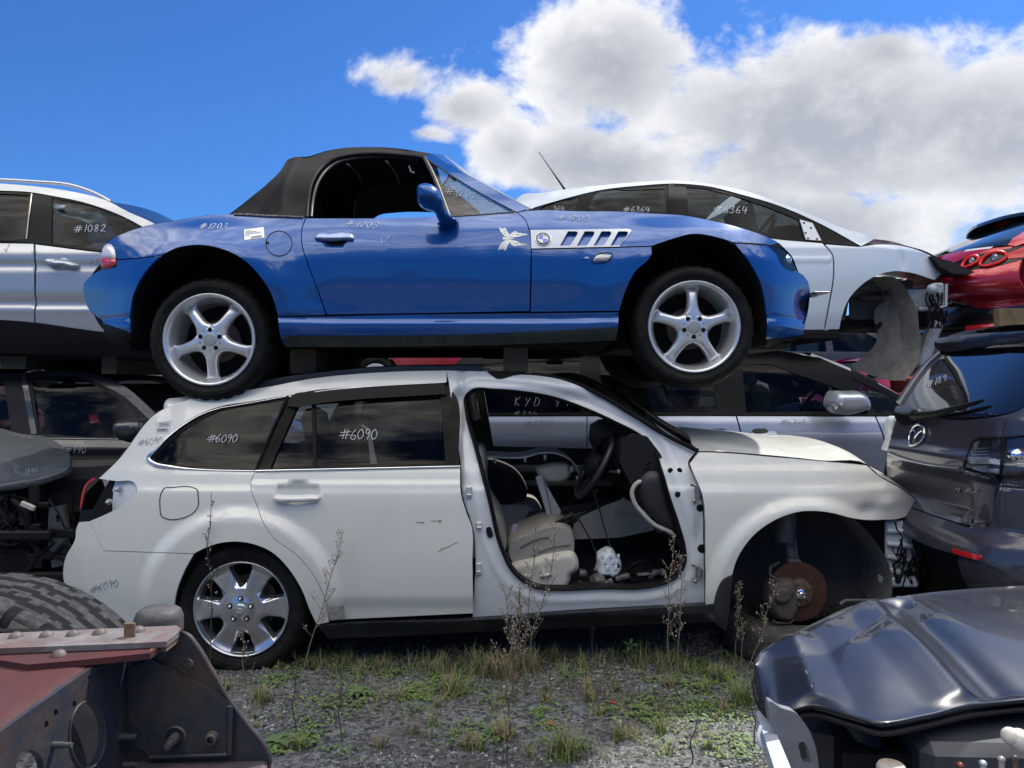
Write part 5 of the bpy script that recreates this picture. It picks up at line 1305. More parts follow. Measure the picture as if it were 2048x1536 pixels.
for p_ in curve([(864, 307), (905, 332), (980, 374), (1058, 416)], 10, False):
    p = Z.pt(p_.x, p_.y, .004); q = Vector((p.x, 2*ZYC-p.y, p.z))
    rows.append([p.lerp(q, t)+Vector((.08, 0, .045))*(1-abs(2*t-1)**2.2) for t in [i/16 for i in range(17)]])
mb = MB(); mb.grid(rows); mb.build('windscreen', glass('roadster windscreen', (.55, .65, .64), refl=.9), road)
mb = MB(); mb.tube([q+Vector((0, .012, -.006)) for q in rows[0]], .008, 6); mb.build('header_rail', BLUE, road)
mb = MB(); pm = P(880, 318, ZY+.75); mb.box(P(905, 345, ZY+.84), (.03, .24, .06), None, .012); mb.build('inner_mirror', BLACK, road)
# door mirror
mm = [(833, 384), (835, 371), (844, 367), (860, 368), (873, 376), (884, 398), (890, 417), (904, 434), (914, 442), (905, 447), (880, 447), (875, 437), (869, 424), (846, 414), (836, 404)]
mb = MB(); puff(mb, mm, 0, .055, .055, .05, side=Side(ZY-.075, lambda x, z: .15*max(0, 1-((z-2.19)/.10)) if z < 2.29 else 0), g=.012, step=4); mo = mb.build('door_mirror', BLUE, road)
mb = MB(); Z.panel(mb, [(874, 446, 1), (905, 446, 1), (917, 445), (909, 451), (892, 454), (876, 452)], [], off=-.03, thick=.05); mb.build('mirror_foot', BLUE, mo)
mb = MB(); Z.line(mb, [(875, 446.5), (904, 446.5), (917, 444)], .003, -.034); mb.build('foot_seal', BLACK, mo)
# lining hanging inside the far side of the soft top
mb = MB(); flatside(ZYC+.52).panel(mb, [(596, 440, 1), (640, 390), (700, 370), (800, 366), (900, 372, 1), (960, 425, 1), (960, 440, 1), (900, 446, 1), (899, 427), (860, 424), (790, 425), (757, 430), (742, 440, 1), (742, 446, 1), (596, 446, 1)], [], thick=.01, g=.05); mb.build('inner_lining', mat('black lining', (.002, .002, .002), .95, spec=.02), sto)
# cabin
for s_ in (-.37, .37):
    mb = MB(); y0 = ZYC+s_-.24
    sx = P(700, 440, ZYC+s_).x-.32
    mb.box((sx, ZYC+s_, 2.02), (.16, .46, .62), Matrix.Rotation(-.30, 4, 'Y'), .06); mb.box((sx-.09, ZYC+s_, 2.32), (.10, .26, .16), Matrix.Rotation(-.3, 4, 'Y'), .04)
    mb.box((sx+.32, ZYC+s_, 1.78), (.5, .46, .16), None, .05)
    mb.build('seat', mat('black leather', (.008, .008, .009), .4, spec=.3), road)
mb = MB(); rows = []
for t in (0, .5, 1): rows.append([Vector((x, lerp(ZY+.15, ZYF-.15, t), z)) for x, z in ((-.05, 2.17), (.05, 2.20), (.2, 2.19), (.35, 2.17), (.3, 1.8), (.0, 1.9))])
mb.grid(rows, closed=True); mb.build('dashboard', BLACK, road)
mb = MB(); c0 = Vector((-.14, ZY+.45, 2.10)); a1 = Vector((-.9, 0, .43)).normalized(); b1 = a1.cross(Vector((0, 1, 0))).normalized(); b2 = a1.cross(b1)
mb.tube([c0+(b1*math.cos(a)+b2*math.sin(a))*.18 for a in [2*PI*k/32 for k in range(32)]], .015, 8, closed=True); mb.tube([c0, c0-a1*.2], .04, 8); mb.build('steering_wheel', BLACK, road)
mb = MB(); mb.box((-.65, ZYC, 2.08), (.06, 1.35, .34), None, .02); mb.box((-.95, ZYC, 2.05), (.6, 1.35, .1)); mb.build('rear_bulkhead', DARK, road)
# wheels
wheel_star(road, (zR.x, ZY+.045, zR.y), .315, .2325, .235, -PI/2)
wheel_star(road, (zF.x, ZY+.045, zF.y), .315, .2325, .225, PI/2)
for c, ww in ((zR, .235), (zF, .225)):
    t = MB(); tyre(t, (c.x, ZYF-.28, c.y), .315, .23, ww, 64); t.lathe([(.23, .02), (.22, .19), (.0, .19)], (c.x, ZYF-.28, c.y), 40); t.build('wheel', RUBBER, road)
# ---------------------------------------------------------------- timber blocks between the two cars
def rings(name):
    m, nt, b = newmat(name); N, L = nt.nodes, nt.links; tc = N.new('ShaderNodeTexCoord')
    wv = N.new('ShaderNodeTexWave'); wv.wave_type = 'RINGS'; wv.rings_direction = 'Y'; wv.inputs['Scale'].default_value = 26; wv.inputs['Distortion'].default_value = 2; wv.inputs['Detail'].default_value = 3
    L.new(tc.outputs['Object'], wv.inputs['Vector']); c = N.new('ShaderNodeValToRGB'); c.color_ramp.elements[0].color = (.03, .026, .018, 1); c.color_ramp.elements[1].color = (.085, .075, .05, 1)
    L.new(wv.outputs['Fac'], c.inputs[0]); L.new(c.outputs[0], b.inputs['Base Color']); b.inputs['Roughness'].default_value = .9; return m
RINGS = rings('timber end grain')
def timber(u0, u1, v0, v1, Y0, Y1, label):
    a, b = P(u0, v1, Y0), P(u1, v0, Y0); t = thing('timber_block', label, 'timber', ((a.x+b.x)/2, Y0, (a.z+b.z)/2), 'timber blocks under the stacked cars')
    mb = MB(); mb.box(((a.x+b.x)/2, (Y0+Y1)/2+.004, (a.z+b.z)/2), (b.x-a.x-.004, Y1-Y0, b.z-a.z-.004), None, .004); mb.build('beam', WOOD, t)
    mb = MB(); mb.box(((a.x+b.x)/2, Y0, (a.z+b.z)/2), (b.x-a.x, .006, b.z-a.z), None, .003); mb.build('end_face', RINGS, t)
timber(580, 632, 698, 747, 3.95, 5.15, 'square timber block under the blue roadster behind its rear wheel')
timber(1007, 1056, 694, 744, 3.92, 5.2, 'square timber block under the middle of the blue roadster')
# ================================================================ second row of stacked cars behind
RY = 6.0
def soft_car(x0, x1, zs, ze, top=None, belt=1.0, roofz=1.5, tumble=.45, nose=.0, tail=.0, nx=1.0, tx=1.0, by=.02):
    """offset function: zs sill, ze roof"""
    t = table([(zs-.1, .10), (zs, .06), (zs+.15, .02), (zs+.42, .0), (belt-.06, .03), (belt, .06), (belt+.25*(ze-belt), .06+tumble*.25*(ze-belt)*1.0), (ze-.08, .06+tumble*(ze-belt)*.85), (ze+.05, .06+tumble*(ze-belt)*1.35)])
    def o(x, z):
        d = t(z)
        if nose and x > x1-nx: d += nose*((x-(x1-nx))/nx)**2
        if tail and x < x0+tx: d += tail*((x0+tx-x)/tx)**2
        return d
    return o
def wz(v, Y=RY): return H-(v-CY)/F*Y
def wx(u, Y=RY): return (u-CX)/F*Y
def roofgrid(side, pts, yc, crown, step=14, off=0.0): return across(side, pts, yc, crown, step, off, 0, 10)

# ---------------- silver people carrier, lower right
MPW = 1.70
m1 = Side(RY-.1, soft_car(wx(880), wx(1850), wz(985), wz(700), None, wz(830), wz(700), .40), None); mYC = RY-.1+MPW/2
SILV = paint('silver blue paint', (.36, .40, .50), .55, .38, .08, (.3, .3, .3))
mpv = thing('people_carrier', 'silver people carrier behind the bonnet of the white estate car', 'car', (wx(1400), mYC, 0))
def both(side, yc, mb, name, m, par, label=None):
    o = mb.build(name, m, par, label=label); mb.mirror(yc).build(name, m, par); return o
mb = MB(); m1.panel(mb, [(880, 832, 1), (1174, 831, 1), (1174, 985, 1), (880, 985, 1)], [], ins=.004); both(m1, mYC, mb, 'rear_side_panel', SILV, mpv)
mb = MB(); m1.panel(mb, [(1174, 831, 1), (1472, 831, 1), (1480, 860), (1484, 985, 1), (1174, 985, 1)], [], ins=.004); sd_ = both(m1, mYC, mb, 'sliding_door', SILV, mpv)
mb = MB(); m1.panel(mb, [(1473, 831, 1), (1750, 832, 1), (1765, 868), (1774, 905), (1778, 985, 1), (1485, 985, 1), (1481, 860)], [], ins=.004); fd_ = both(m1, mYC, mb, 'front_door', SILV, mpv)
mb = MB(); m1.panel(mb, [(1751, 832, 1), (1793, 830), (1900, 860), (1980, 900), (1990, 985, 1), (1779, 985, 1), (1775, 905), (1766, 868)], [], ins=.004); both(m1, mYC, mb, 'front_wing', SILV, mpv)
gh = [(880, 832, 1), (890, 760), (930, 712), (1000, 703), (1150, 700), (1300, 696), (1430, 694), (1513, 698), (1584, 708), (1619, 712), (1687, 736), (1755, 767), (1808, 795, 1), (1795, 831, 1)]
g1 = [(1200, 731, 1), (1203, 721), (1300, 716), (1428, 717, 1), (1432, 823, 1), (1203, 824, 1)]
g2 = [(1484, 730, 1), (1550, 731), (1584, 745), (1640, 764), (1684, 780, 1), (1690, 822, 1), (1493, 825, 1)]
g3 = [(1704, 757, 1), (1760, 782), (1800, 801, 1), (1794, 825), (1753, 825, 1)]
g0 = [(925, 735, 1), (1000, 726), (1160, 722, 1), (1160, 824, 1), (905, 825, 1)]
mb = MB(); m1.panel(mb, gh, [g0, g1, g2, g3], off=.004, thick=.03, g=.05); both(m1, mYC, mb, 'window_frame', mat('gloss black frame', (.006, .006, .007), .35, 0, 0, spec=.12), mpv)
for g_, nm, mt in ((g0, 'rear_window', PRIV), (g1, 'side_window', PRIV), (g2, 'front_window', GLASS), (g3, 'quarter_window', GLASS)):
    mb = MB(); m1.panel(mb, g_, [], off=.012, thick=0, g=.08); both(m1, mYC, mb, nm, mt, mpv)
mb = MB(); mb.grid(roofgrid(m1, [(890, 760), (930, 712), (1000, 703), (1150, 700), (1300, 696), (1430, 694), (1513, 698), (1584, 708), (1619, 712)], mYC, .05)); mb.build('roof', paint('dusty silver roof', (.33, .36, .42), .4, .4, .2), mpv)
mb = MB(); mb.grid(across(m1, [(1619, 712), (1687, 736), (1755, 767), (1808, 795), (1860, 820)], mYC, .05, 14, .01, .16, 10)); mb.build('windscreen', TINT, mpv)
mb = MB(); mb.grid(across(m1, [(1808, 797), (1880, 830), (1940, 870), (1985, 905), (1992, 985)], mYC, .06, 16, 0, .05, 10)); mb.build('bonnet', SILV, mpv)
for (u, hand) in ((1437, sd_), (1521, fd_)):
    mb = MB(); puff(mb, [(u-19, 868), (u-15, 859), (u, 857), (u+12, 858), (u+17, 868)], 0, .02, .02, .01, side=m1, g=.015); mb.build('handle_cup', TRIM, hand)
    mb = MB(); puff(mb, [(u-20, 868), (u, 865), (u+34, 867), (u+36, 871), (u, 873), (u-19, 873)], 0, .035, .012, .01, side=m1, g=.012); mb.build('door_handle', SILV, hand)
mb = MB(); m1.line(mb, [(885, 831), (1200, 830), (1790, 831)], .006, -.004); mb.build('belt_moulding', BLACK, mpv)
write(m1, '#6349', 1562, 851, 13, GREYPEN, fd_, r=.002)
write(m1, 'KYD 94', 1030, 812, 17, GREYPEN, mpv, r=.002, adv=1.15)
write(m1, '1B324', 1028, 833, 10, GREYPEN, mpv, r=.0016, adv=1.1)
write(m1, '#6349', 1050, 852, 12, GREYPEN, mpv, r=.0016, adv=.9)
MSIL = paint('mirror silver', (.5, .53, .58), .5, .3, .05)
mb = MB(); puff(mb, [(1658, 812), (1661, 792), (1666, 784), (1690, 782), (1718, 783), (1729, 790), (1736, 806), (1736, 818), (1728, 822), (1664, 820)], 0, .12, .06, .10, side=Side(RY-.26, lambda x, z: 0), g=.02, step=4); mm_ = mb.build('door_mirror', MSIL, mpv)
mb = MB(); puff(mb, [(1660, 808, 1), (1695, 807, 1), (1696, 814), (1690, 816), (1662, 815)], RY-.33, .02, .012, .02); mb.build('indicator', LENS, mm_)
mb = MB(); mb.box(P(1700, 824, RY-.2), (.22, .16, .03), None, .01); mb.build('mirror_foot', BLACK, mm_)
mb = MB(); mb.box((wx(1340), mYC, wz(905)), (3.1, 1.5, .05)); mb.box((wx(1340), mYC, wz(990)), (3.3, 1.45, .1)); mb.build('floor_pan', DARK, mpv)
mb = MB(); sy = RY+.35
c0 = P(1624, 815, sy); a1 = Vector((-.85, 0, .5)).normalized(); b1 = a1.cross(Vector((0, 1, 0))).normalized(); b2 = a1.cross(b1)
mb.tube([c0+(b1*math.cos(a)+b2*math.sin(a))*.19 for a in [2*PI*k/28 for k in range(28)]], .018, 8, closed=True); mb.sphere(c0-a1*.03, .08, 10); mb.tube([c0, c0-a1*.3], .05, 8); mb.build('steering_wheel', BLACK, mpv)
mb = MB(); rows = [[Vector((x, yy, z)) for x, z in ((wx(1660, 6.2), wz(815, 6.2)), (wx(1700, 6.2), wz(812, 6.2)), (wx(1800, 6.2), wz(822, 6.2)), (wx(1800, 6.2), wz(900, 6.2)), (wx(1640, 6.2), wz(900, 6.2)))] for yy in (RY+.05, RY+1.4)]
mb.grid(rows, closed=True); mb.patch(rows[0], [list(range(5))], flat=True); mb.build('dashboard', mat('dash', (.02, .02, .021), .6), mpv)
for s_ in (.32, 1.05):
    mb = MB(); mb.box((wx(1520, 6.3), RY+s_, wz(842, 6.3)), (.14, .48, .62), Matrix.Rotation(-.22, 4, 'Y'), .05); mb.box((wx(1495, 6.3), RY+s_, wz(752, 6.3)), (.1, .26, .2), Matrix.Rotation(-.2, 4, 'Y'), .04)
    mb.build('seat', mat('black seat cloth', (.016, .016, .017), .9), mpv)
    mb = MB(); mb.box((wx(1250, 6.3), RY+s_, wz(842, 6.3)), (.14, .55, .6), Matrix.Rotation(-.22, 4, 'Y'), .05); mb.build('seat', SEATC, mpv)
mb = MB(); mb.tube([P(1500, 828, RY+.2), P(1570, 795, RY+.3), P(1625, 770, RY+.4)], .05, 8); mb.build('loose_trim', BLACK, mpv)
for u in (1010, 1830): tyre(MB(), (wx(u), RY+.02, .31), .31, .2, .2, 40).build('wheel', RUBBER, mpv)

# ---------------- white hatchback on top of it
FY = 6.0; FW = 1.80; fYC = FY+FW/2
f1 = Side(FY, soft_car(wx(1040), wx(1910), wz(660), wz(365), None, wz(480), wz(365), .42, .30, .25, .9, .8))
WHT = paint('white hatchback paint', (.66, .72, .76), 0, .3, .06, (.5, .5, .48))
hat = thing('hatchback', 'white hatchback with no front wheel stacked on the silver people carrier', 'car', (wx(1450), fYC, 1.75))
fb_ = lambda mb, n, m, par=hat: both(f1, fYC, mb, n, m, par)
mb = MB(); f1.panel(mb, [(1040, 425, 1), (1147, 424), (1338, 446), (1380, 470, 1), (1380, 660, 1), (1040, 660, 1)], [], ins=.004, g=.06); fb_(mb, 'rear_side_panel', WHT)
mb = MB(); f1.panel(mb, [(1343, 440, 1), (1440, 455), (1540, 476), (1645, 486, 1), (1665, 511), (1667, 536), (1656, 618), (1648, 660, 1), (1343, 660, 1)], [], ins=.004, dfn=lambda x, z: -.006*math.exp(-((z-wz(517))/.02)**2)+.006*math.exp(-((z-wz(524))/.015)**2)); fdo = fb_(mb, 'front_door', WHT)
fwg = [(1649, 488, 1), (1718, 493, 1), (1760, 488), (1808, 492), (1850, 505), (1901, 533, 1), (1869, 561, 1), (1826, 547), (1790, 543), (1758, 550), (1722, 572), (1697, 601), (1684, 636), (1679, 659, 1), (1649, 660, 1), (1657, 618), (1668, 536), (1666, 511)]
mb = MB(); f1.panel(mb, fwg, [], ins=.004, dfn=lambda x, z: .02*math.exp(-((x-wx(1823))/.03)**2-((z-wz(520))/.08)**2)); fb_(mb, 'front_wing', WHT)
cant = [(1040, 392), (1083, 386), (1129, 379), (1207, 370), (1276, 364), (1345, 361), (1414, 367), (1483, 380), (1552, 403), (1621, 429), (1690, 458), (1747, 478)]
mb = MB(); f1.panel(mb, [(1030, 405)]+cant+[(1722, 492, 1), (1640, 447), (1560, 412), (1480, 388), (1420, 373), (1350, 367), (1280, 371), (1200, 380), (1130, 397), (1071, 414), (1036, 424)], [], off=-.002, g=.03); fb_(mb, 'roof_pillar', WHT)
fgl = [(1071, 414), (1130, 397), (1200, 380), (1280, 371), (1350, 367), (1420, 373), (1480, 388), (1560, 412), (1640, 447), (1720, 492, 1), (1645, 486), (1540, 476), (1440, 455), (1338, 446), (1147, 424), (1050, 424)]
w1 = [(1085, 414), (1110, 404), (1160, 393, 1), (1148, 421, 1), (1080, 421)]
w2 = [(1186, 392, 1), (1191, 386), (1260, 380), (1331, 377, 1), (1335, 443, 1), (1172, 424, 1)]
w3 = [(1372, 374, 1), (1410, 377), (1448, 386), (1517, 408), (1560, 424), (1598, 440, 1), (1607, 478, 1), (1538, 473), (1380, 446, 1)]
w4 = [(1640, 455, 1), (1712, 489, 1), (1651, 485, 1)]
mb = MB(); f1.panel(mb, fgl, [w1, w2, w3], off=.004, thick=.03, g=.04); fb_(mb, 'window_frame', mat('satin black frame', (.006, .006, .007), .4, 0, 0, spec=.12))
for g_, nm in ((w1, 'rear_quarter_window'), (w2, 'rear_window'), (w3, 'front_window')):
    mb = MB(); f1.panel(mb, g_, [], off=.012, thick=0, g=.08); fb_(mb, nm, GLASS)
mb = MB(); f1.panel(mb, [(1336, 367, 1), (1349, 366, 1), (1352, 448, 1), (1340, 446, 1)], [], off=-.002, thick=.006); mb.build('pillar_edge', BLACK, hat)
mb = MB(); f1.panel(mb, [(1600, 439, 1), (1625, 446, 1), (1643, 481, 1), (1612, 479, 1)], [], off=-.006, thick=.01); mpn = mb.build('mirror_mount', WHITEP, hat)
mb = MB()
for u, v in ((1611, 466), (1608, 446), (1634, 478), (1616, 477), (1622, 456)): mb.lathe([(0, -.001), (.009, -.001)], f1.pt(u, v, -.008), 10)
mb.build('mount_hole', BLACK, mpn)
write(f1, '#6364', 1428, 426, 14, CHALK, hat, off=.004, r=.003, adv=.8, sx=1.1)
write(f1, '#6364', 1247, 424, 11, CHALK, hat, off=.004, r=.0022, adv=.8, sx=1.1)
write(f1, '364', 1106, 421, 9, CHALK, hat, off=.004, r=.002, adv=.8, sx=1.1)
mb = MB(); mb.grid(roofgrid(f1, cant[:8], fYC, .03)); mb.build('roof', WHT, hat)
mb = MB(); mb.grid(across(f1, cant[7:], fYC, .03, 14, .01, .14, 10)); mb.build('windscreen', TINT, hat)
mb = MB(); mb.grid(across(f1, [(1747, 478), (1780, 482), (1808, 490), (1855, 504), (1901, 533)], fYC, .04, 12, 0, .10, 10)); mb.build('bonnet', WHT, hat)
mb = MB(); mb.grid(across(f1, [(1040, 392), (1025, 430), (1005, 520), (1000, 660)], fYC, 0, 20, 0, -.08, 8)); mb.build('tailgate', WHT, hat)
mb = MB(); mb.tube([f1.pt(1129, 378, .35), f1.pt(1104, 342, .35), f1.pt(1079, 306, .35)], [.012, .006, .003], 6); mb.sphere(f1.pt(1079, 306, .35), .007, 8); mb.build('aerial', BLACK, hat)
mb = MB(); mb.box((wx(1350), fYC, wz(668)), (2.7, 1.5, .08)); mb.box((wx(1642), FY+.06, wz(670)), (.33, .06, .065), None, .01); mb.box((wx(1800, 6.6), fYC, wz(640, 6.6)), (.7, .8, .14), None, .03)
mb.build('underbody', DARK, hat)
for s_ in (.45, 1.2): MB().box((wx(1490, 6.4), FY+s_, wz(470, 6.4)), (.14, .48, .55), Matrix.Rotation(-.22, 4, 'Y'), .05).build('seat', mat('grey seat cloth', (.05, .05, .052), .9), hat)
mb = MB(); mb.box(P(1486, 418, FY+.75), (.03, .26, .07), None, .015); mb.tube([P(1496, 428, FY+.7), P(1497, 455, FY+.7)], .004, 5); mb.box(P(1497, 446, FY+.7), (.03, .02, .09), None, .008); mb.build('inner_mirror', BLACK, hat)
mb = MB(); mb.grid([[Vector((x, yy, z)) for x, z in ((wx(1520, 6.4), wz(468, 6.4)), (wx(1560, 6.4), wz(462, 6.4)), (wx(1680, 6.4), wz(480, 6.4)), (wx(1690, 6.4), wz(560, 6.4)))] for yy in (FY+.15, FY+1.6)]); mb.build('dashboard', mat('dash grey', (.04, .042, .044), .6), hat)
c0 = P(1524, 470, FY+.42); mb = MB(); mb.tube([c0+(b1*math.cos(a)+b2*math.sin(a))*.18 for a in [2*PI*k/28 for k in range(28)]], .018, 8, closed=True); mb.build('steering_wheel', BLACK, hat)
# hanging arch liner, torn front end
rows = []
cc = curve([(1690, 640), (1697, 606), (1718, 575), (1748, 556), (1780, 553), (1806, 568), (1826, 604), (1838, 655), (1842, 690), (1832, 730), (1812, 760)], 10, False)
for i, p_ in enumerate(cc):
    k = i/(len(cc)-1); dp = lerp(.10, .40, sm(k, .1, .7))
    a = P(p_.x, p_.y, FY+.05+.03*k)
    b = a+Vector((-.10*sm(k, .2, .9)*1.6, dp, .0))
    q = P(lerp(1700, 1752, sm(k, .3, .8)), lerp(640, 700, k), FY+.48)
    rows.append([a.lerp(b, t)+Vector((.012*noise.noise(Vector((i*.35, t*3, 0))), 0, .014*noise.noise(Vector((i*.3, t*4, 5))))) for t in [j/6 for j in range(7)]])
mb = MB(); mb.grid(rows)
lf = curve([(1826, 600), (1838, 655), (1842, 692), (1830, 737), (1812, 758, 1), (1780, 756), (1754, 754), (1720, 742), (1698, 735, 1), (1730, 710), (1750, 690), (1757, 665), (1748, 640), (1752, 615), (1778, 600), (1800, 590)], 7)
sdl = Side(FY+.33, lambda x, z: .10*math.sin(x*9)+.03*noise.noise(Vector((x*6, z*6, 0))))
sdl.panel(mb, [(p.x, p.y, 1) for p in lf[::2]], [], g=.03, thick=.006)
mb.build('wheel_arch_liner', mat('mud stained liner', (.19, .18, .16), .8, var=(4, .8, (.10, .088, .06)), var2=(18, .6, (.28, .27, .24)), bump=(30, .2)), hat, 'mud stained liner hanging down')
mb = MB(); mb.box(P(1762, 600, FY+.45), (.55, .03, .34), None, .01); mb.tube([P(1700, 590, FY+.3), P(1740, 575, FY+.35), P(1800, 585, FY+.4)], .03, 8); mb.box(P(1785, 585, FY+.3), (.12, .1, .05), None, .01); mb.box(P(1740, 596, FY+.38), (.2, .06, .04), None, .01)
mb.build('inner_wing', mat('grimy inner wing', (.05, .05, .052), .7, var=(8, .6, (.11, .11, .11))), hat)
mb = MB(); mb.box(P(1838, 597, FY+.35), (.22, .04, .16), None, .01); mb.box(P(1874, 590, FY+.28), (.10, .06, .20), None, .015); mb.tube([P(1893, 568, FY+.22), P(1892, 612, FY+.22), P(1880, 615, FY+.22)], .012, 6); mb.box(P(1858, 618, FY+.3), (.2, .05, .03), None, .006); mb.lathe([(0, 0), (.035, 0), (.045, .03)], P(1868, 578, FY+.2), 14)
mb.box(P(1856, 690, FY+.4), (.10, .1, .42), Matrix.Rotation(.35, 4, 'Y'), .02)
mb.build('front_panel', mat('pale bare metal', (.42, .45, .48), .5, .2, var=(14, .6, (.2, .21, .22))), hat)
mb = MB(); mb.prism([P(u, v, FY+.25) for u, v in ((1862, 512), (1900, 522), (1950, 544), (1940, 549), (1905, 547), (1880, 533))], (0, .2, 0)); mb.build('bonnet_lining', mat('matt black edge', (.012, .012, .012), .7), hat)
mb = MB(); rg = random.Random(5)
for k in range(10):
    u0 = rg.uniform(1855, 1880); mb.tube([P(u0+rg.uniform(-6, 6), 585+j*12, FY+.24+rg.uniform(-.02, .02)) for j in range(7)], .006, 5)
mb.tube([P(1790, 610, FY+.4), P(1770, 640, FY+.36), P(1745, 662, FY+.34)], .02, 6); mb.tube([P(1790, 600, FY+.4), P(1780, 650, FY+.38), P(1792, 680, FY+.36)], .008, 6)
mb.build('wiring_loom', BLACK, hat)
shell(f1, 'inner_shell', [(1040, 430), (1340, 448), (1540, 482), (1645, 492), (1720, 497), (1738, 530), (1700, 575), (1676, 654, 1), (1040, 654, 1)], [], fYC, hat, off=.05)
shell(m1, 'inner_shell', [(885, 836, 1), (1790, 836, 1), (1900, 870), (1960, 975, 1), (885, 975, 1)], [], mYC, mpv, off=.05)
shell(Side(6.0-.1, lambda x, z: .06), 'inner_shell', [(-300, 500, 1), (300, 520, 1), (330, 560), (335, 700, 1), (-300, 700, 1)], [], 5.9+.91, mpv, off=.05) if False else None
timber(1095, 1130, 664, 700, 6.05, 7.4, 'timber block between the silver people carrier and the white hatchback')

# ---------------- dark estate, lower left, and silver SUV on top
XY = 5.9; xYC = XY+.9
x1 = Side(XY, soft_car(wx(-500), wx(620), wz(1200), wz(742), None, wz(878), wz(742), .42, .25, .0, .7))
DKG = paint('dark grey paint', (.035, .035, .042), .3, .35, .1, (.09, .088, .085), coat=.6)
suvd = thing('dark_estate_car', 'dark grey car with silver SUV stacked on its roof at the far left', 'car', (wx(50), xYC, 0))
xb = lambda mb, n, m, par=suvd: both(x1, xYC, mb, n, m, par)
mb = MB(); x1.panel(mb, [(-400, 872, 1), (17, 874, 1), (24, 1000), (26, 1190, 1), (-400, 1190, 1)], [], ins=.004, g=.08); xb(mb, 'rear_door', DKG)
crx = lambda x, z: -.02*math.exp(-((z-wz(896, XY))/.035)**2)+.03*sm(wz(905, XY)-z, 0, .03)*(1-sm(wz(960, XY)-z, .0, .3))
mb = MB(); x1.panel(mb, [(17, 874, 1), (263, 879, 1), (330, 880), (345, 1190, 1), (26, 1190, 1), (24, 1000)], [], ins=.004, g=.04, dfn=crx); xfd = xb(mb, 'front_door', DKG)
mb = MB(); x1.panel(mb, [(331, 880, 1), (400, 872), (520, 895), (610, 960), (620, 1060), (560, 1080), (500, 1030), (430, 1060), (400, 1190, 1), (346, 1190, 1)], [], ins=.004, g=.06); xb(mb, 'front_wing', DKG)
xc = [(-400, 742), (-100, 738), (39, 746), (90, 741), (150, 743), (210, 755), (254, 776), (285, 802), (316, 832), (345, 862)]
mb = MB(); x1.panel(mb, xc+[(330, 870, 1), (285, 826), (246, 792), (205, 770), (160, 755), (100, 752), (42, 757), (-100, 752), (-400, 756)], [], off=-.004, g=.04); xb(mb, 'roof_pillar', DKG)
xg = [(-400, 756), (-100, 752), (42, 757), (100, 752), (160, 755), (205, 770), (246, 792), (285, 826), (330, 872, 1), (263, 878), (-400, 874, 1)]
xw1 = [(64, 764, 1), (100, 759), (160, 761), (200, 776), (238, 799), (268, 826), (276, 866, 1), (240, 872), (78, 868, 1)]
xw0 = [(-300, 766), (-60, 762), (8, 765, 1), (22, 860, 1), (-300, 866)]
mb = MB(); x1.panel(mb, xg, [xw1, xw0], off=.004, thick=.03, g=.05); xb(mb, 'window_frame', mat('dark window frame', (.008, .008, .009), .4, spec=.2))
for g_, nm in ((xw1, 'front_window'), (xw0, 'rear_window')):
    mb = MB(); x1.panel(mb, g_, [], off=.012, thick=0, g=.1); xb(mb, nm, glass('dark estate glass', (.45, .5, .52), refl=.45, dirt=.006))
mb = MB(); x1.panel(mb, [(41, 748, 1), (52, 747, 1), (74, 868, 1), (62, 868, 1)], [], off=-.006, thick=.006); mb.build('pillar_strip', mat('polished pillar', (.06, .06, .065), .15, .3, 1), suvd)
mb = MB(); mb.grid(across(x1, xc[:6], xYC, .03)); mb.build('roof', DKG, suvd)
mb = MB(); mb.grid(across(x1, xc[5:], xYC, .02, 12, .01, .1)); mb.build('windscreen', GLASS, suvd)
mb = MB(); mb.grid(across(x1, [(345, 862), (420, 868), (520, 895), (600, 950)], xYC, .05, 14, 0, .1)); mb.build('bonnet', DKG, suvd)
mb = MB(); x1.line(mb, [(-300, 873), (108, 877), (265, 879)], .006, -.004); mb.build('belt_moulding', STEEL, suvd)
mb = MB(); puff(mb, [(234, 842), (254, 839), (290, 843), (296, 852), (294, 870), (284, 879), (244, 880), (236, 872)], XY-.2, .10, .05, .08, g=.02); xm = mb.build('door_mirror', DKG, suvd)
mb = MB(); puff(mb, [(235, 844), (252, 841), (257, 858), (252, 878), (240, 878)], XY-.215, .02, .012, .02, g=.012); mb.build('mirror_glass', mat('mirror bright', (.5, .52, .58), .2, .5), xm)
write(x1, '#990', 129, 906, 12, GREYPEN, xfd, r=.0022, adv=.8, slant=.3, off=-.024)
write(x1, 'V', 177, 942, 19, GREYPEN, xfd, r=.0016, name='chalk_tick', off=-.002)
write(flatside(XY-.31), '#990', 258, 856, 9, GREYPEN, xm, r=.002, adv=.9)
mb = MB(); mb.box((wx(50), xYC, wz(1190)), (4.2, 1.6, .1)); mb.box((wx(50), xYC, wz(960)), (3.6, 1.5, .04)); mb.build('floor_pan', DARK, suvd)
for s_ in (.45, 1.25):
    mb = MB(); mb.box((wx(150, 6.4), XY+s_, wz(880, 6.4)), (.14, .5, .6), Matrix.Rotation(-.2, 4, 'Y'), .05); mb.box((wx(128, 6.4), XY+s_, wz(792, 6.4)), (.1, .28, .2), Matrix.Rotation(-.2, 4, 'Y'), .04)
    mb.build('seat', mat('black estate seat', (.014, .014, .015), .8), suvd)
for u in (480, -300): tyre(MB(), (wx(u), XY+.02, .34), .34, .23, .22, 40).build('wheel', RUBBER, suvd)

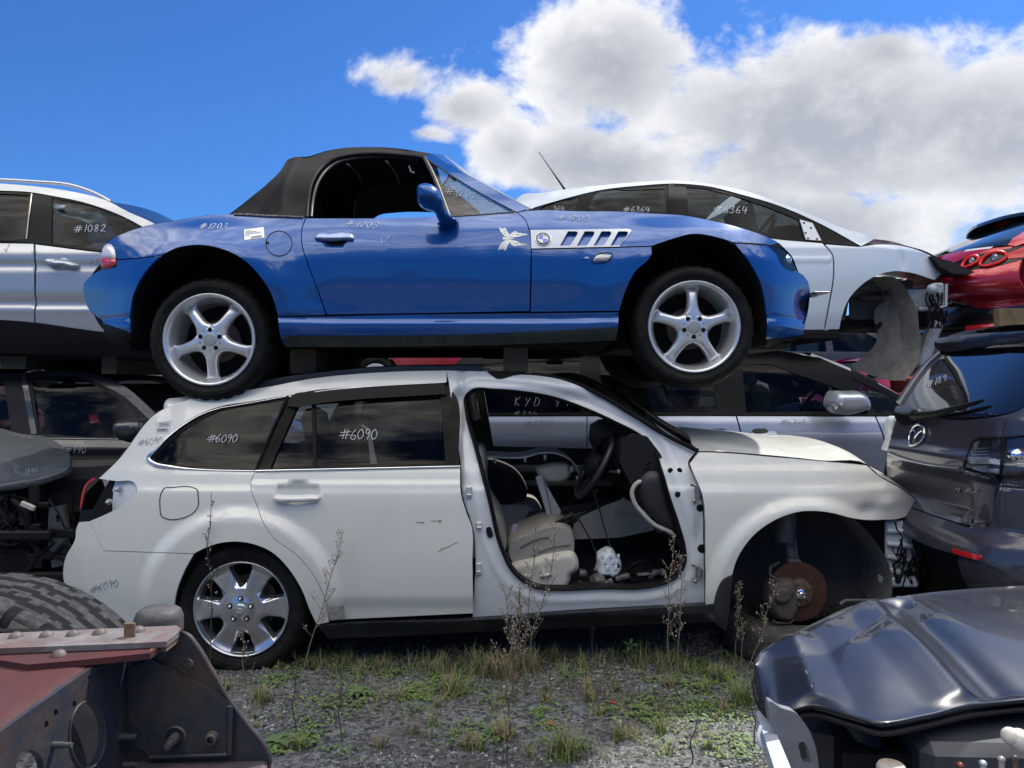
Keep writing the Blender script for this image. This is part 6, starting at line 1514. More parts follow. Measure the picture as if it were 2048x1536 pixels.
KY = 5.9; kYC = KY+.91
k1 = Side(KY, soft_car(wx(-500), wx(640), wz(712), wz(380), None, wz(495), wz(380), .40, .3, .0, .8))
KSIL = paint('silver SUV paint', (.40, .415, .45), .5, .36, .08, (.4, .4, .4))
suv = thing('silver_suv', 'silver SUV with roof rails stacked on the dark grey car at far left', 'car', (wx(50), kYC, 1.6))
kb = lambda mb, n, m, par=suv: both(k1, kYC, mb, n, m, par)
kd_ = lambda x, z: .02*math.exp(-((z-wz(610))/.05)**2)-.012*math.exp(-((z-wz(622))/.03)**2)+.014*math.exp(-((z-wz(535))/.03)**2)
mb = MB(); k1.panel(mb, [(-400, 478, 1), (68, 487, 1), (69, 560), (68, 708, 1), (-400, 705, 1)], [], ins=.004, g=.05, dfn=kd_); krd = kb(mb, 'rear_door', KSIL)
mb = MB(); k1.panel(mb, [(70, 488, 1), (200, 504), (300, 512, 1), (330, 560), (335, 712, 1), (70, 708, 1), (71, 560)], [], ins=.004, g=.03, dfn=kd_); kfd = kb(mb, 'front_door', KSIL)
mb = MB(); k1.panel(mb, [(301, 512, 1), (400, 500), (540, 520), (640, 580), (645, 712, 1), (336, 712, 1), (331, 560)], [], ins=.004, g=.06); kb(mb, 'front_wing', KSIL)
mb = MB(); k1.panel(mb, [(-400, 640, 1), (68, 645), (210, 664), (340, 668, 1), (340, 719, 1), (68, 708), (-400, 705, 1)], [], off=-.015, thick=.03); kb(mb, 'lower_cladding', mat('black lower cladding', (.007, .007, .008), .5, spec=.15))
kc = [(-400, 372), (0, 367), (72, 373), (143, 383), (215, 402), (251, 421), (308, 447), (345, 470), (400, 500)]
mb = MB(); k1.panel(mb, kc+[(375, 505, 1), (300, 462), (255, 437), (180, 408), (102, 391), (60, 384), (0, 381), (-400, 384)], [], off=-.004, g=.03); kb(mb, 'roof_pillar', KSIL)
kg = [(-400, 384), (0, 381), (60, 384), (102, 391), (180, 408), (255, 437), (300, 462), (375, 508, 1), (300, 510), (200, 502), (68, 486), (-400, 476, 1)]
kw1 = [(104, 396, 1), (140, 402), (179, 411), (251, 438), (286, 458), (340, 500, 1), (290, 506), (200, 498), (103, 486, 1)]
kw0 = [(-300, 390), (0, 387), (63, 390, 1), (54, 478, 1), (-300, 472)]
mb = MB(); k1.panel(mb, kg, [kw1, kw0], off=.004, thick=.03, g=.05); kb(mb, 'window_frame', mat('black pillar film', (.006, .006, .007), .4, 0, 0, spec=.12))
mb = MB(); k1.panel(mb, kw1, [], off=.012, thick=0, g=.1); kwo = kb(mb, 'front_window', GLASS)
mb = MB(); k1.panel(mb, kw0, [], off=.012, thick=0, g=.1); kb(mb, 'rear_window', PRIV)
mb = MB(); k1.line(mb, [(63, 388), (58, 430), (53, 478)], .006, -.002); mb.build('pillar_edge', mat('aluminium edge', (.4, .36, .3), .4, .5), suv)
mb = MB(); mb.grid(across(k1, kc[:6], kYC, .02)); mb.build('roof', KSIL, suv)
mb = MB(); mb.grid(across(k1, [(222, 404), (251, 421), (308, 447), (345, 470), (400, 500)], kYC, .04, 12, .01, .12)); mb.build('windscreen', TINT, suv)
mb = MB(); mb.grid(across(k1, [(400, 500), (470, 504), (560, 528), (640, 580)], kYC, .05, 14, 0, .1)); mb.build('bonnet', KSIL, suv)
mb = MB(); cc = curve([(-300, 356), (0, 358), (72, 362), (143, 369), (179, 380), (205, 392), (222, 402)], 10, False); mb.tube([k1.pt(p.x, p.y+2, .02) for p in cc], .016, 8); kr_ = mb.build('roof_rail', mat('brushed rail', (.55, .56, .58), .25, .7), suv)
mb = MB(); puff(mb, [(91, 524), (95, 519), (120, 521), (150, 526), (158, 530), (156, 535), (130, 533), (94, 528)], 0, .045, .012, .005, side=k1, g=.012, step=3); mb.build('door_handle', MSIL, kfd)
mb = MB(); mb.sphere(k1.pt(128, 526, .012), 1, 16, sc=(.055, .015, .045)); mb.build('handle_cup', KSIL, kfd)
write(k1, '#1082', 148, 464, 14, CHALK, suv, off=.004, r=.003, adv=.85, sx=1.1)
write(k1, '#1082', 176, 527, 9, GREYPEN, kfd, r=.002, adv=.9)
write(k1, 'V', 8, 503, 12, GREYPEN, krd, r=.0016, name='chalk_tick')
mb = MB(); mb.box((wx(50), kYC, wz(706)), (4.3, 1.5, .1)); mb.build('underbody', DARK, suv)
for s_ in (.45, 1.2):
    mb = MB(); mb.box((wx(160, 6.4), KY+s_, wz(530, 6.4)), (.14, .5, .5), Matrix.Rotation(-.2, 4, 'Y'), .05)
    mb.box((wx(172, 6.5), KY+s_, wz(470, 6.5)), (.1, .27, .2), Matrix.Rotation(-.1, 4, 'Y'), .05)
    mb.tube([(wx(172, 6.5), KY+s_-.06, wz(495, 6.5)), (wx(172, 6.5), KY+s_-.06, wz(470, 6.5))], .006, 5)
    mb.build('seat', mat('black SUV seat', (.014, .014, .015), .8), suv)
rg = random.Random(4); rows = [[P(lerp(108, 215, t), lerp(404, 428, t)+s_*26+6*noise.noise(Vector((t*5, s_*3, 0))), KY+.25+.12*noise.noise(Vector((t*4, s_*4, 7)))) for t in [i/14 for i in range(15)]] for s_ in [j/6 for j in range(7)]]
mb = MB(); mb.grid(rows); mb.build('curtain_airbag', mat('airbag cloth', (.45, .48, .48), .9), suv)
timber(0, 52, 712, 738, 6.05, 7.4, 'timber block under the silver SUV near its middle')
timber(203, 233, 714, 748, 6.05, 7.3, 'timber block under the front of the silver SUV')
# ================================================================ dark minivan seen from behind, right edge
VY = 3.75
vx0 = table([(.30, 2.12), (.42, 2.04), (.52, 1.965), (.62, 1.935), (.70, 1.95), (.76, 2.00), (.84, 2.075), (.93, 2.07), (.975, 2.02), (1.01, 1.975), (1.05, 1.975), (1.10, 2.02), (1.18, 2.045), (1.24, 2.06), (1.30, 2.10), (1.42, 2.20), (1.56, 2.33), (1.66, 2.45)])
def vfx(s, z):
    x = vx0(z); r_ = 1-sm(abs(s), .30, .55) if .80 < z < .96 else 0
    if abs(s) > .36 and .78 < z < .975: x = lerp(x, 2.0+.02*math.sin((z-.78)/.195*PI)*0, sm(abs(s), .34, .50))
    return x+.30*(abs(s)/.86)**5*(1.0 if z < 1.2 else 1.0+.4*(z-1.2))
VR = Rear(VY, vfx, 2.45, 4.75)
VPT = paint('slate purple paint', (.052, .051, .072), .4, .34, .08, (.10, .10, .10), coat=.8)
van = thing('minivan', 'slate grey minivan seen from behind beside the white estate car front', 'car', (3.9, VY, 0))
tgate = [(1792, 838), (1796, 812), (1812, 815), (1835, 826), (1880, 838), (1960, 838), (2040, 820), (2075, 800), (2095, 840), (2086, 868), (2048, 870), (1990, 873, 1), (1948, 878), (1936, 900), (1926, 938), (1990, 955), (1998, 962), (1990, 985), (1975, 1052), (1955, 1055, 1), (1900, 1040), (1846, 1022), (1800, 1000), (1776, 955), (1775, 905), (1783, 870)]
mb = MB(); VR.panel(mb, tgate, [], g=.03, thick=.015, step=7); vt = mb.build('tailgate', VPT, van)
body_r = [(1990, 873, 1), (2048, 870), (2120, 868), (2140, 900), (2140, 1180, 1), (2090, 1180), (2040, 1165), (1990, 1135), (1950, 1118), (1880, 1100), (1840, 1085), (1800, 1060), (1776, 1010), (1776, 958), (1800, 1003), (1846, 1025), (1900, 1043), (1955, 1058), (1978, 1055, 1), (1994, 985), (2002, 960), (2008, 950)]
mb = MB(); VR.panel(mb, body_r, [], off=.003, g=.03, thick=.02, step=7); vb = mb.build('rear_bumper', VPT, van)
mb = MB(); VR.panel(mb, [(1800, 1065), (1850, 1092), (1900, 1110), (1950, 1125), (1990, 1142), (2030, 1170), (2048, 1200, 1), (1800, 1190, 1)], [], off=.06, g=.04, thick=.05); mb.build('bumper_underside', BLACK, vb)
gls = [(1800, 806), (1820, 775), (1850, 735), (1885, 705), (1960, 706), (2060, 708), (2120, 715), (2130, 790), (2075, 800), (2040, 818), (1960, 834), (1880, 834), (1835, 822)]
mb = MB(); VR.panel(mb, gls, [], g=.03, thick=.02, step=7); vg = mb.build('rear_window', mat('black tailgate glass', (.006, .006, .008), .03, 0, 1.0), van)
mb = MB(); VR.line(mb, [(1800, 806), (1820, 775), (1850, 735), (1888, 700)], .022, .0, step=6); mb.build('window_pillar', VPT, van)
write(VR, '#189', 1853, 775, 13, GREYPEN, vg, r=.0022, off=-.004, rise=.35, adv=.8)
# spoiler
sp1 = [(1868, 690), (1872, 679), (1890, 674), (1950, 668), (2048, 662), (2110, 660), (2110, 674), (2048, 686), (1960, 694), (1900, 703), (1880, 702)]
sps = Rear(VY, lambda s, z: 2.30+.38*(abs(s)/.86)**3.2, 2.5, 4.75)
mb = MB(); sps.panel(mb, sp1, [], g=.03, thick=.30, step=6, dfn=lambda s, z: .25*max(0, z-1.625)); mb.build('roof_spoiler', mat('gloss black spoiler', (.02, .02, .026), .12, 0, 1.0), van)
mb = MB(); sps.line(mb, [(1940, 697), (1990, 693), (2060, 690)], .006, .06); mb.build('brake_light', mat('clear strip', (.6, .6, .6), .2), van)
# roof and sides
mb = MB(); mb.grid([[Vector((2.40+.35*(abs(s)/.86)**3+dx_, VY-s, 1.655+.04*(1-(s/.8)**2)-(.02 if dx_ == 0 else 0))) for s in [lerp(-.80, .80, i/14) for i in range(15)]] for dx_ in (0, .2, 1.0, 2.6)]); mb.build('roof', VPT, van)
for sg in (-1, 1):
    mb = MB(); mb.grid([[Vector((x+vfx(.86, z)+.015, VY-sg*y_, z)) for z, y_ in ((.35, .86), (.6, .88), (.95, .88), (1.15, .865), (1.3, .84), (1.5, .795), (1.64, .74))] for x in (0, .35, 1.2, 3.0)])
    mb.build('body_side', VPT, van)
mb = MB(); mb.box((3.8, VY, .45), (2.9, 1.6, .2)); mb.build('underbody', DARK, van)
mb = srect_v = MB(); VR.panel(mb, [(.45, .42, 1), (.875, .42, 1), (.875, .95), (.862, 1.2), (.82, 1.45), (.74, 1.63, 1), (.45, 1.64, 1)], [], off=.014, g=.06, thick=.03, px=False, step=.06); mb.build('rear_corner', VPT, van)
for xa, xb in ((2.95, 3.75), (3.80, 4.65)):
    mb = MB(); mb.prism([Vector((xa, VY-.868, 1.17)), Vector((xb, VY-.868, 1.17)), Vector((xb-.02, VY-.79, 1.53)), Vector((xa+.06, VY-.79, 1.53))], (0, .012, 0)); mb.build('side_window', mat('dark side glass', (.008, .009, .011), .04, 0, 1), van)
# emblem, lamps, writing
ec = VR.pt(1838, 870, -.012); en = VR.surf(0, 1.13)
mb = MB(); es = VR.xz(1838, 870)
mb.tube([VR.surf(es.x+.065*math.cos(t), es.y+.052*math.sin(t), -.012) for t in [k*2*PI/36 for k in range(36)]], .007, 8, closed=True)
def wing(pts): return [VR.surf(es.x+y, es.y+z, -.014) for y, z in pts]
wg = [(-.062, .010), (-.045, .026), (-.02, .014), (0, -.012), (.02, .014), (.045, .026), (.062, .010)]
mb.tube(wing(wg), [.003, .006, .006, .007, .006, .006, .003], 6); mb.build('winged_emblem', CHROME, vt)
lampi = [(1929, 934, 1), (1937, 905), (1945, 885), (1955, 880), (2006, 876, 1), (2000, 950, 1), (1960, 944)]
lampo = [(2009, 876, 1), (2070, 872), (2100, 880), (2095, 945), (2048, 953), (2004, 951, 1)]
LAMPIN = mat('lamp reflector', (.80, .81, .83), .2, .35, var=(60, .6, (.35, .35, .37)), bump=(90, .4))
for nm, lp, par in (('tail_lamp', lampi, vt), ('tail_lamp', lampo, vb)):
    mb = MB(); VR.panel(mb, lp, [], off=.02, g=.02, thick=0, step=4); q = mb.build(nm, LAMPIN, par)
    mb = MB(); VR.panel(mb, lp, [], off=-.004, g=.02, thick=.02, step=4); mb.build('lens', LENS, q)
    mb = MB(); VR.line(mb, lp, .004, -.004, closed=True, step=4); mb.build('lamp_gasket', BLACK, q)
    mb = MB()
    u0 = sum(p[0] for p in lp)/len(lp)
    for k in range(7): mb.tube([VR.pt(u0-18, 898+k*6, .008), VR.pt(u0+16, 897+k*6, .008)], .0035, 6)
    mb.build('lamp_rib', SILVERP, q)
mb = MB(); mb.sphere(VR.pt(2032, 912, .012), .034, 14); mb.build('reflector_bowl', CHROME, q)
mb = MB(); puff(mb, [(1771, 902), (1776, 880), (1782, 835), (1786, 832), (1787, 870), (1782, 895), (1778, 904)], 4.50, .02, .02, .04); mb.build('tail_lamp', mat('pale far lamp', (.6, .62, .66), .15, 0, 1), vb)
write(VR, 'STANLEY', 1929, 948, 6, CHALK, vt, r=.0011, off=-.002, rise=-.18, adv=.75, slant=.2)
write(VR, 'P5291', 1962, 958, 6, CHALK, vt, r=.0011, off=-.002, rise=-.2, adv=.65, slant=.2)
write(VR, 'STANLEY', 2000, 970, 7, CHALK, vb, r=.0012, off=-.002, rise=-.05, adv=.95, slant=.2)
write(VR, 'P5121', 2000, 982, 6.5, CHALK, vb, r=.0012, off=-.002, rise=-.05, adv=.85, slant=.2)
def badge(side, text, u, v, h, mt, par, nm, r, adv, slant, rise=0.0, sx=1.0): return write(side, text, u, v, h, mt, par, r=r, off=-.004, rise=rise, adv=adv, slant=slant, name=nm, sx=sx)
badge(VR, 'MP', 1908, 984, 8, CHROME, vt, 'model_badge', .0026, 1.5, .6, -.10, 1.9)
mb = MB(); 
for a, b in (((1941, 979), (1944, 987)), ((1944, 987), (1957, 980)), ((1952, 980), (1958, 980))): mb.tube([VR.pt(*a, -.004), VR.pt(*b, -.004)], .0026, 5)
mb.build('model_badge', CHROME, vt)
mb = MB(); VR.panel(mb, [(1902, 1096, 1), (1940, 1106, 1), (1961, 1114), (1958, 1121, 1), (1925, 1112), (1904, 1103)], [], off=-.003, thick=.01, step=4); mb.build('red_reflector', REDLENS, vb)
mb = MB(); VR.panel(mb, [(1813, 948, 1), (1862, 965, 1), (1860, 1008, 1), (1822, 995, 1)], [], off=.008, thick=.01); mb.build('plate_bracket', mat('dull plate bracket', (.07, .068, .07), .5, var=(30, .5, (.12, .11, .11))), vt)
mb = MB(); VR.line(mb, [(1776, 905), (1800, 915), (1850, 928), (1920, 936)], .007, -.006); mb.build('handle_strip', mat('dark chrome', (.3, .32, .36), .12, .9), vt)
# wiper with round pivot cover
mb = MB(); pv = VR.pt(1834, 830, -.02); mb.sphere(pv, .03, 12, sc=(1, 1.6, 1)); 
pts = [VR.pt(u, v, -.03) for u, v in ((1832, 831), (1870, 828), (1910, 817), (1950, 806), (1968, 800))]
mb.tube(pts, [.02, .018, .013, .011, .006], 8); mb.build('rear_wiper', BLACK, vt)
mb = MB(); VR.panel(mb, [(1790, 836), (1794, 812), (1806, 812), (1822, 824), (1834, 838), (1826, 850), (1806, 849)], [], off=-.008, thick=.01, step=4); mb.build('wiper_cover', mat('gloss black trim', (.012, .012, .014), .1, 0, 1), vt)
mb = MB()
q0 = VR.pt(1985, 1150, .06); mb.tube([q0, q0+Vector((.2, 0, .01))], .032, 16, cap=False); mb.build('exhaust_tip', STEEL, van)
t = MB(); tyre(t, (3.2, VY-.86, .31), .31, .2, .2, 40); t.build('wheel', RUBBER, van)

# ================================================================ red hatchback stacked farther back, right edge
HY = 7.0
hx0 = table([(1.62, 3.98), (1.72, 3.88), (1.86, 3.82), (1.97, 3.92), (2.08, 3.94), (2.15, 3.80), (2.24, 3.72), (2.34, 3.75), (2.44, 3.84), (2.52, 3.88), (2.58, 3.95), (2.70, 4.20), (2.84, 4.50), (2.95, 4.72)])
HR = Rear(HY, lambda s, z: hx0(z)+.42*(abs(s)/.90)**3.6, 5.9, 8.0)
RED = paint('deep red metallic paint', (.46, .008, .022), .3, .3, .03, (.2, .05, .05))
red = thing('red_hatchback', 'red hatchback seen from behind stacked high at the right edge', 'car', (5.6, HY, 1.62))
def zs_(s0, s1, z0, z1): return [Vector((s0, z0)), Vector((s1, z1))]
def srect(side, pts, **k):
    mb = MB(); side.panel(mb, pts, [], px=False, step=.06, **k); return mb
mb = srect(HR, [(-.80, 2.03, 1), (-.86, 2.25), (-.80, 2.42), (-.78, 2.53, 1), (0, 2.56), (.78, 2.53, 1), (.84, 2.45), (.89, 2.25), (.88, 2.06, 1), (.70, 2.03), (.5, 2.06), (.38, 2.14), (-.38, 2.14), (-.5, 2.06)], g=.06); hb_ = mb.build('tailgate', RED, red)
mb = srect(HR, [(.70, 2.03), (.50, 2.06), (.38, 2.14), (-.38, 2.14), (-.5, 2.06), (-.80, 2.03, 1), (-.78, 1.66), (0, 1.62), (.80, 1.66), (.88, 2.05, 1)], g=.06, off=.01); hl_ = mb.build('rear_bumper', mat('gloss black bumper', (.008, .008, .009), .25, 0, .7), red)
mb = srect(HR, [(-.74, 2.55, 1), (0, 2.58), (.74, 2.55, 1), (.62, 2.82), (0, 2.86), (-.62, 2.82)], g=.06, off=.004); mb.build('rear_window', mat('dark blue glass', (.008, .012, .02), .03, 0, 1), red)
mb = srect(HR, [(.75, 2.55, 1), (.80, 2.53, 1), (.87, 2.60), (.80, 2.85), (.62, 2.84, 1)], g=.06); mb.build('rear_pillar', RED, red); mb.xf(Matrix.Translation((0, 2*HY, 0)) @ Matrix.Scale(-1, 4, (0, 1, 0))).build('rear_pillar', RED, red)
mb = MB(); rows = []
for s in [lerp(-.70, .70, i/16) for i in range(17)]:
    k = (abs(s)/.7)**2.6; e = Vector((4.44+.24*k, HY-s, 2.885-.05*k))
    rows.append([e, e+Vector((0, 0, .03)), e+Vector((.15, 0, .055)), e+Vector((.5, 0, .04)), e+Vector((.4, 0, -.03)), e])
mb.grid(rows); mb.build('roof_spoiler', mat('gloss black roof', (.010, .010, .011), .15, 0, 1), red)
mb = MB(); mb.grid([[Vector((x, HY-s, z)) for s, z in ((-.72, 2.83), (-.4, 2.92), (0, 2.94), (.4, 2.92), (.72, 2.83))] for x in (4.75, 6.5)]); mb.build('roof', RED, red)
for sg in (-1, 1): MB().grid([[Vector((x, HY-sg*y_, min(z, zt))) for z, y_ in ((1.66, .86), (2.0, .89), (2.4, .87), (2.55, .84), (2.84, .70))] for x, zt in ((4.30, 2.50), (4.6, 2.58), (5, 2.84), (7, 2.84))]).build('body_side', RED, red)
def hring(s, z, r, y): return [HR.surf(s+r*math.cos(t), z+r*math.sin(t)*.95, y) for t in [k*2*PI/24 for k in range(24)]]
mb = srect(HR, [(.40, 2.43), (.46, 2.365), (.66, 2.36), (.80, 2.375), (.90, 2.44), (.96, 2.50), (.94, 2.52), (.78, 2.515), (.55, 2.48)], g=.03, off=-.008); lh = mb.build('lamp_housing', mat('lamp black', (.012, .003, .004), .2, 0, .3, spec=.2), red)
for s, r in ((.60, .050), (.735, .062)):
    mb = MB(); mb.tube(hring(s, 2.435, r, -.022), .014, 8, closed=True); lr = mb.build('ring_lamp', mat('bright red ring', (.7, .02, .02), .35, 0, .1, spec=.25), lh)
    mb = MB(); mb.sphere(HR.surf(s, 2.435, -.012), r*.74, 12, sc=(.5, 1, 1)); mb.build('lamp_lens', mat('grey lens', (.25, .26, .28), .1, .5, 1), lr)
mb = srect(HR, [(.79, 2.475), (.80, 2.425), (.93, 2.485), (.93, 2.51)], g=.03, off=-.018); mb.build('lamp_tip', mat('bright red tip', (.7, .02, .02), .3, 0, .3), lh)
mb = srect(HR, [(.55, 1.84, 1), (.80, 1.86, 1), (.80, 1.90, 1), (.55, 1.89, 1)], g=.05, off=-.002); mb.build('red_reflector', REDLENS, hl_)
mb = srect(HR, [(-.18, 1.93, 1), (.18, 1.93, 1), (.18, 2.06, 1), (-.18, 2.06, 1)], g=.05, off=-.004); npl = mb.build('number_plate', mat('dusty plate', (.33, .34, .36), .5), hl_)
mb = MB()
for i, ch in enumerate('QLP07'):
    for stt in GL[ch]: mb.tube([HR.surf(-.15+i*.062+x*.07, 1.95+y*.085, -.008) for x, y in stt], .006, 5)
mb.build('plate_letter', PRINT, npl)
mb = MB(); mb.prism([Vector((3.9, HY+.1, 2.555)), Vector((3.88, HY-.16, 2.555)), Vector((3.95, HY-.16, 2.60)), Vector((3.99, HY+.1, 2.60))], (.05, 0, .015)); mb.build('wiper_base', BLACK, red)
mb = MB(); mb.box((5.4, HY, 1.68), (2.4, 1.5, .12)); mb.build('underbody', DARK, red)
WOOD_ = WOOD; WOOD = RINGS = mat('pale old timber', (.22, .15, .075), .85, var=(9, .8, (.10, .07, .035)), bump=(60, .4)); timber(1998, 2190, 617, 664, 6.0, 6.07, 'pale timber beam under the red hatchback above the slate grey minivan'); WOOD = WOOD_
# car carrying the red one (mostly hidden)
# ================================================================ crashed grey car at the left edge
LY = 4.0
lc = thing('crashed_grey_car', 'crashed grey car with crumpled bonnet and bare front at left edge', 'car', (-3.3, LY+.7, 0))
rows = []
top = curve([(-260, 842), (-120, 846), (0, 857), (39, 868), (99, 875), (124, 893), (136, 912)], 16, False); bot = curve([(-260, 985), (-120, 980), (0, 972), (45, 966), (105, 950), (141, 930), (140, 914)], 16, False)
for k in range(31):
    t = k/30; a = bot[min(len(bot)-1, round(t*(len(bot)-1)))]; b = top[min(len(top)-1, round(t*(len(top)-1)))]
    A = P(a.x, a.y, LY); B = P(b.x, b.y, LY+1.15)
    A2 = P(a.x, a.y+10, LY+.02)
    r_ = []
    for j in range(15):
        s_ = j/14; q = A.lerp(B, s_); q.z += .05*math.sin(PI*s_)*(1-t*.5)+.012*noise.noise(Vector((t*5, s_*4, 3))); r_.append(q)
    rows.append([A+Vector((0, .02, -.03))]+r_)
mb = MB(); mb.grid(rows); mb.build('bonnet', paint('dusty grey paint', (.028, .034, .040), .0, .45, .3, (.07, .07, .07), coat=.2, spec=.25), lc)
mb = MB(); mb.box((-3.25, LY+.75, .78), (2.2, 1.3, .18)); mb.box((-2.85, LY+.12, .55), (.9, .06, .5)); mb.box((-3.2, LY+.8, .42), (2.2, 1.2, .2)); mb.build('engine_bay', DARK, lc)
mb = MB(); sdd = flatside(LY+.02)
sdd.panel(mb, [(98, 1015, 1), (126, 1010, 1), (134, 1060), (130, 1130, 1), (104, 1136, 1), (96, 1080)], [[(112, 1030, 1), (119, 1030, 1), (119, 1044, 1), (112, 1044, 1)], [(112, 1056, 1), (119, 1056, 1), (119, 1074, 1), (112, 1074, 1)]], thick=.03, g=.04)
mb.build('side_rail', mat('grey rail metal', (.07, .075, .085), .5, .4), lc)
mb = MB(); mb.box(P(40, 1070, LY-.02), (.34, .05, .05), None, .01); mb.box(P(75, 1150, LY+.05), (.5, .1, .05), None, .01)
rg = random.Random(2)
for k in range(16): mb.tube([P(-20, 1100+k*3, LY+.03), P(60, 1101+k*3, LY+.03)], .004, 4)
mb.lathe([(.13, 0), (.14, -.02), (.15, 0)], P(20, 1040, LY+.06), 28); mb.lathe([(0, -.02), (.04, -.02), (.045, .0)], P(20, 1040, LY+.06), 16)
for k in range(7): mb.tube([P(20, 1040, LY+.06), P(20+45*math.cos(k*.9), 1040+45*math.sin(k*.9), LY+.07)], .012, 6)
for k in range(20):
    u0, v0 = rg.uniform(-30, 140), rg.uniform(985, 1090); y_ = LY+rg.uniform(-.02, .1)
    mb.tube([P(u0, v0, y_), P(u0+rg.uniform(-30, 30), v0+rg.uniform(5, 30), y_+rg.uniform(-.05, .05)), P(u0+rg.uniform(-40, 40), v0+rg.uniform(20, 70), y_)], rg.choice((.005, .008, .02)), 6)
    if k % 3 == 0: mb.box(P(rg.uniform(60, 135), rg.uniform(985, 1120), LY+.05), (rg.uniform(.05, .14), .08, rg.uniform(.03, .06)), Matrix.Rotation(rg.choice((0, .1, 1.57)), 4, 'Y'), .008)
mb.build('engine_parts', mat('dark engine parts', (.006, .006, .007), .6, .1, spec=.2, var=(16, .6, (.018, .018, .018))), lc)
mb = MB(); mb.box(P(56, 1012, LY-.03), (.08, .02, .03), Matrix.Rotation(.4, 4, 'Y'), .006); mb.build('loose_connector', mat('pale clip', (.4, .39, .33), .5), lc)
write(Side(LY, lambda x, z: .0), '1341', 50, 947, 9, GREYPEN, lc, r=.0016, off=-.03, rise=.15, adv=.9)

# ================================================================ truck chassis and tyre, lower left
def onX(u, v, X): Y = X*F/(u-CX); return Vector((X, Y, H-(v-CY)/F*Y))
def onZ(u, v, z): Y = (H-z)*F/(v-CY); return Vector(((u-CX)/F*Y, Y, z))
TRK = mat('blue black truck paint', (.018, .026, .042), .5, .1, .15, var=(3, .7, (.032, .034, .040)), var2=(11, .8, (.075, .048, .034)), bump=(50, .2))
TRED = mat('faded red truck paint', (.078, .024, .026), .7, 0, .0, spec=.2, var=(5, .8, (.055, .036, .038)), var2=(25, .7, (.035, .027, .026)), bump=(60, .1))
TPALE = mat('weathered pale paint', (.17, .165, .17), .75, 0, 0, spec=.3, var=(9, .9, (.075, .07, .075)), var2=(22, .8, (.12, .055, .05)), bump=(80, .2))
TRUST = mat('rusted edge', (.19, .12, .07), .85, 0, 0, var=(20, .8, (.10, .055, .035)), bump=(90, .4))
tr = thing('truck_chassis', 'red and dark blue end of a truck chassis frame at lower left', 'truck chassis', (-.9, 1.5, 0))
ztop = .882
mb = MB(); top_ = [onZ(u, v, ztop) for u, v in ((-120, 1272), (100, 1262), (240, 1256), (352, 1251), (362, 1256), (357, 1264), (333, 1283), (200, 1289), (-120, 1301))]
mb.prism(top_, (0, 0, -.011)); mb.build('top_plate', TPALE, tr)
mb = MB(); mb.prism([onZ(u, v, ztop-.0125) for u, v in ((-120, 1299), (200, 1287), (340, 1281), (300, 1306), (200, 1316), (140, 1322), (55, 1329), (-120, 1300))], (0, 0, -.012)); mb.build('flange_plate', TRED, tr)
mb = MB(); mb.tube([onZ(340, 1283, ztop-.018), onZ(300, 1306, ztop-.018)], .007, 6); mb.tube([onZ(300, 1307, ztop-.018), onZ(200, 1317, ztop-.018), onZ(55, 1330, ztop-.018), onZ(-120, 1302, ztop-.018)], .005, 6); mb.build('plate_edge', TRUST, tr)
for (u, v, z_) in ((32, 1274, ztop), (93, 1272, ztop), (146, 1270, ztop), (199, 1267, ztop), (277, 1262, ztop), (118, 1310, ztop-.012)):
    mb = MB(); mb.lathe([(.0, .010), (.006, .0095), (.011, .006), (.0135, .0)], onZ(u, v, z_), 16, axis='Z'); mb.build('rivet', mat('worn rivet', (.10, .085, .08), .6, .3, var=(40, .6, (.18, .17, .17))), tr)
# channel running towards the eye: rounded top corner and web on plane X
XW = -.795; zc = .858
prof = [(-.30, zc), (-.03, zc), (-.012, zc-.003), (-.004, zc-.012), (0, zc-.03)]
mb = MB(); ys_ = [.85, 1.0, 1.15, 1.3, 1.42, 1.5]
def capcut(y): return zc-.0
mb.grid([[Vector((XW+dx_, y, z)) for dx_, z in prof] for y in ys_]); mb.build('channel_top', TRED, tr)
def weld(pts): return pts
class PlaneX(Side):
    fl = Vector((-1, 0, 0))
    def __init__(s, X): s.X = X; s.Y0 = 0
    def xz(s, u, v, off=0.0): p = onX(u, v, s.X); return Vector((p.y, p.z))
    def surf(s, y, z, o=0.0): return Vector((s.X-o, y, z))
PX = PlaneX(XW)
def circ(u, v, r, ry=None, n=10): return [(u+r*math.cos(2*PI*k/n), v+(ry or r)*math.sin(2*PI*k/n)) for k in range(n)]
web = [(-60, 1515, 1), (0, 1464, 1), (185, 1334, 1), (252, 1322, 1), (252, 1700, 1), (-60, 1900, 1)]
mb = MB(); PX.panel(mb, web, [circ(174, 1470, 35, 66, 16), circ(178, 1359, 4, 7), circ(149, 1408, 4, 7), circ(112, 1425, 4.5, 7), circ(93, 1449, 4.5, 8), circ(60, 1536, 28, 36, 14)], thick=.012, g=.03, step=6); mb.build('web_plate', TRK, tr)
mb = MB(); PX.line(mb, circ(174, 1470, 36, 67, 16), .0025, -.001, closed=True, mat=None); mb.build('hole_rim', TRK, tr)
for (u, v, r) in ((107, 1490, .007), (240, 1473, .008), (247, 1530, .008)):
    p = onX(u, v, XW); mb = MB(); mb.tube([p, p+Vector((.018, 0, 0))], r*.9, 6); mb.tube([p+Vector((.018, 0, 0)), p+Vector((.032, 0, 0))], r*.7, 8); mb.build('bolt', mat('grimy bolt', (.08, .08, .085), .6, .4), tr)
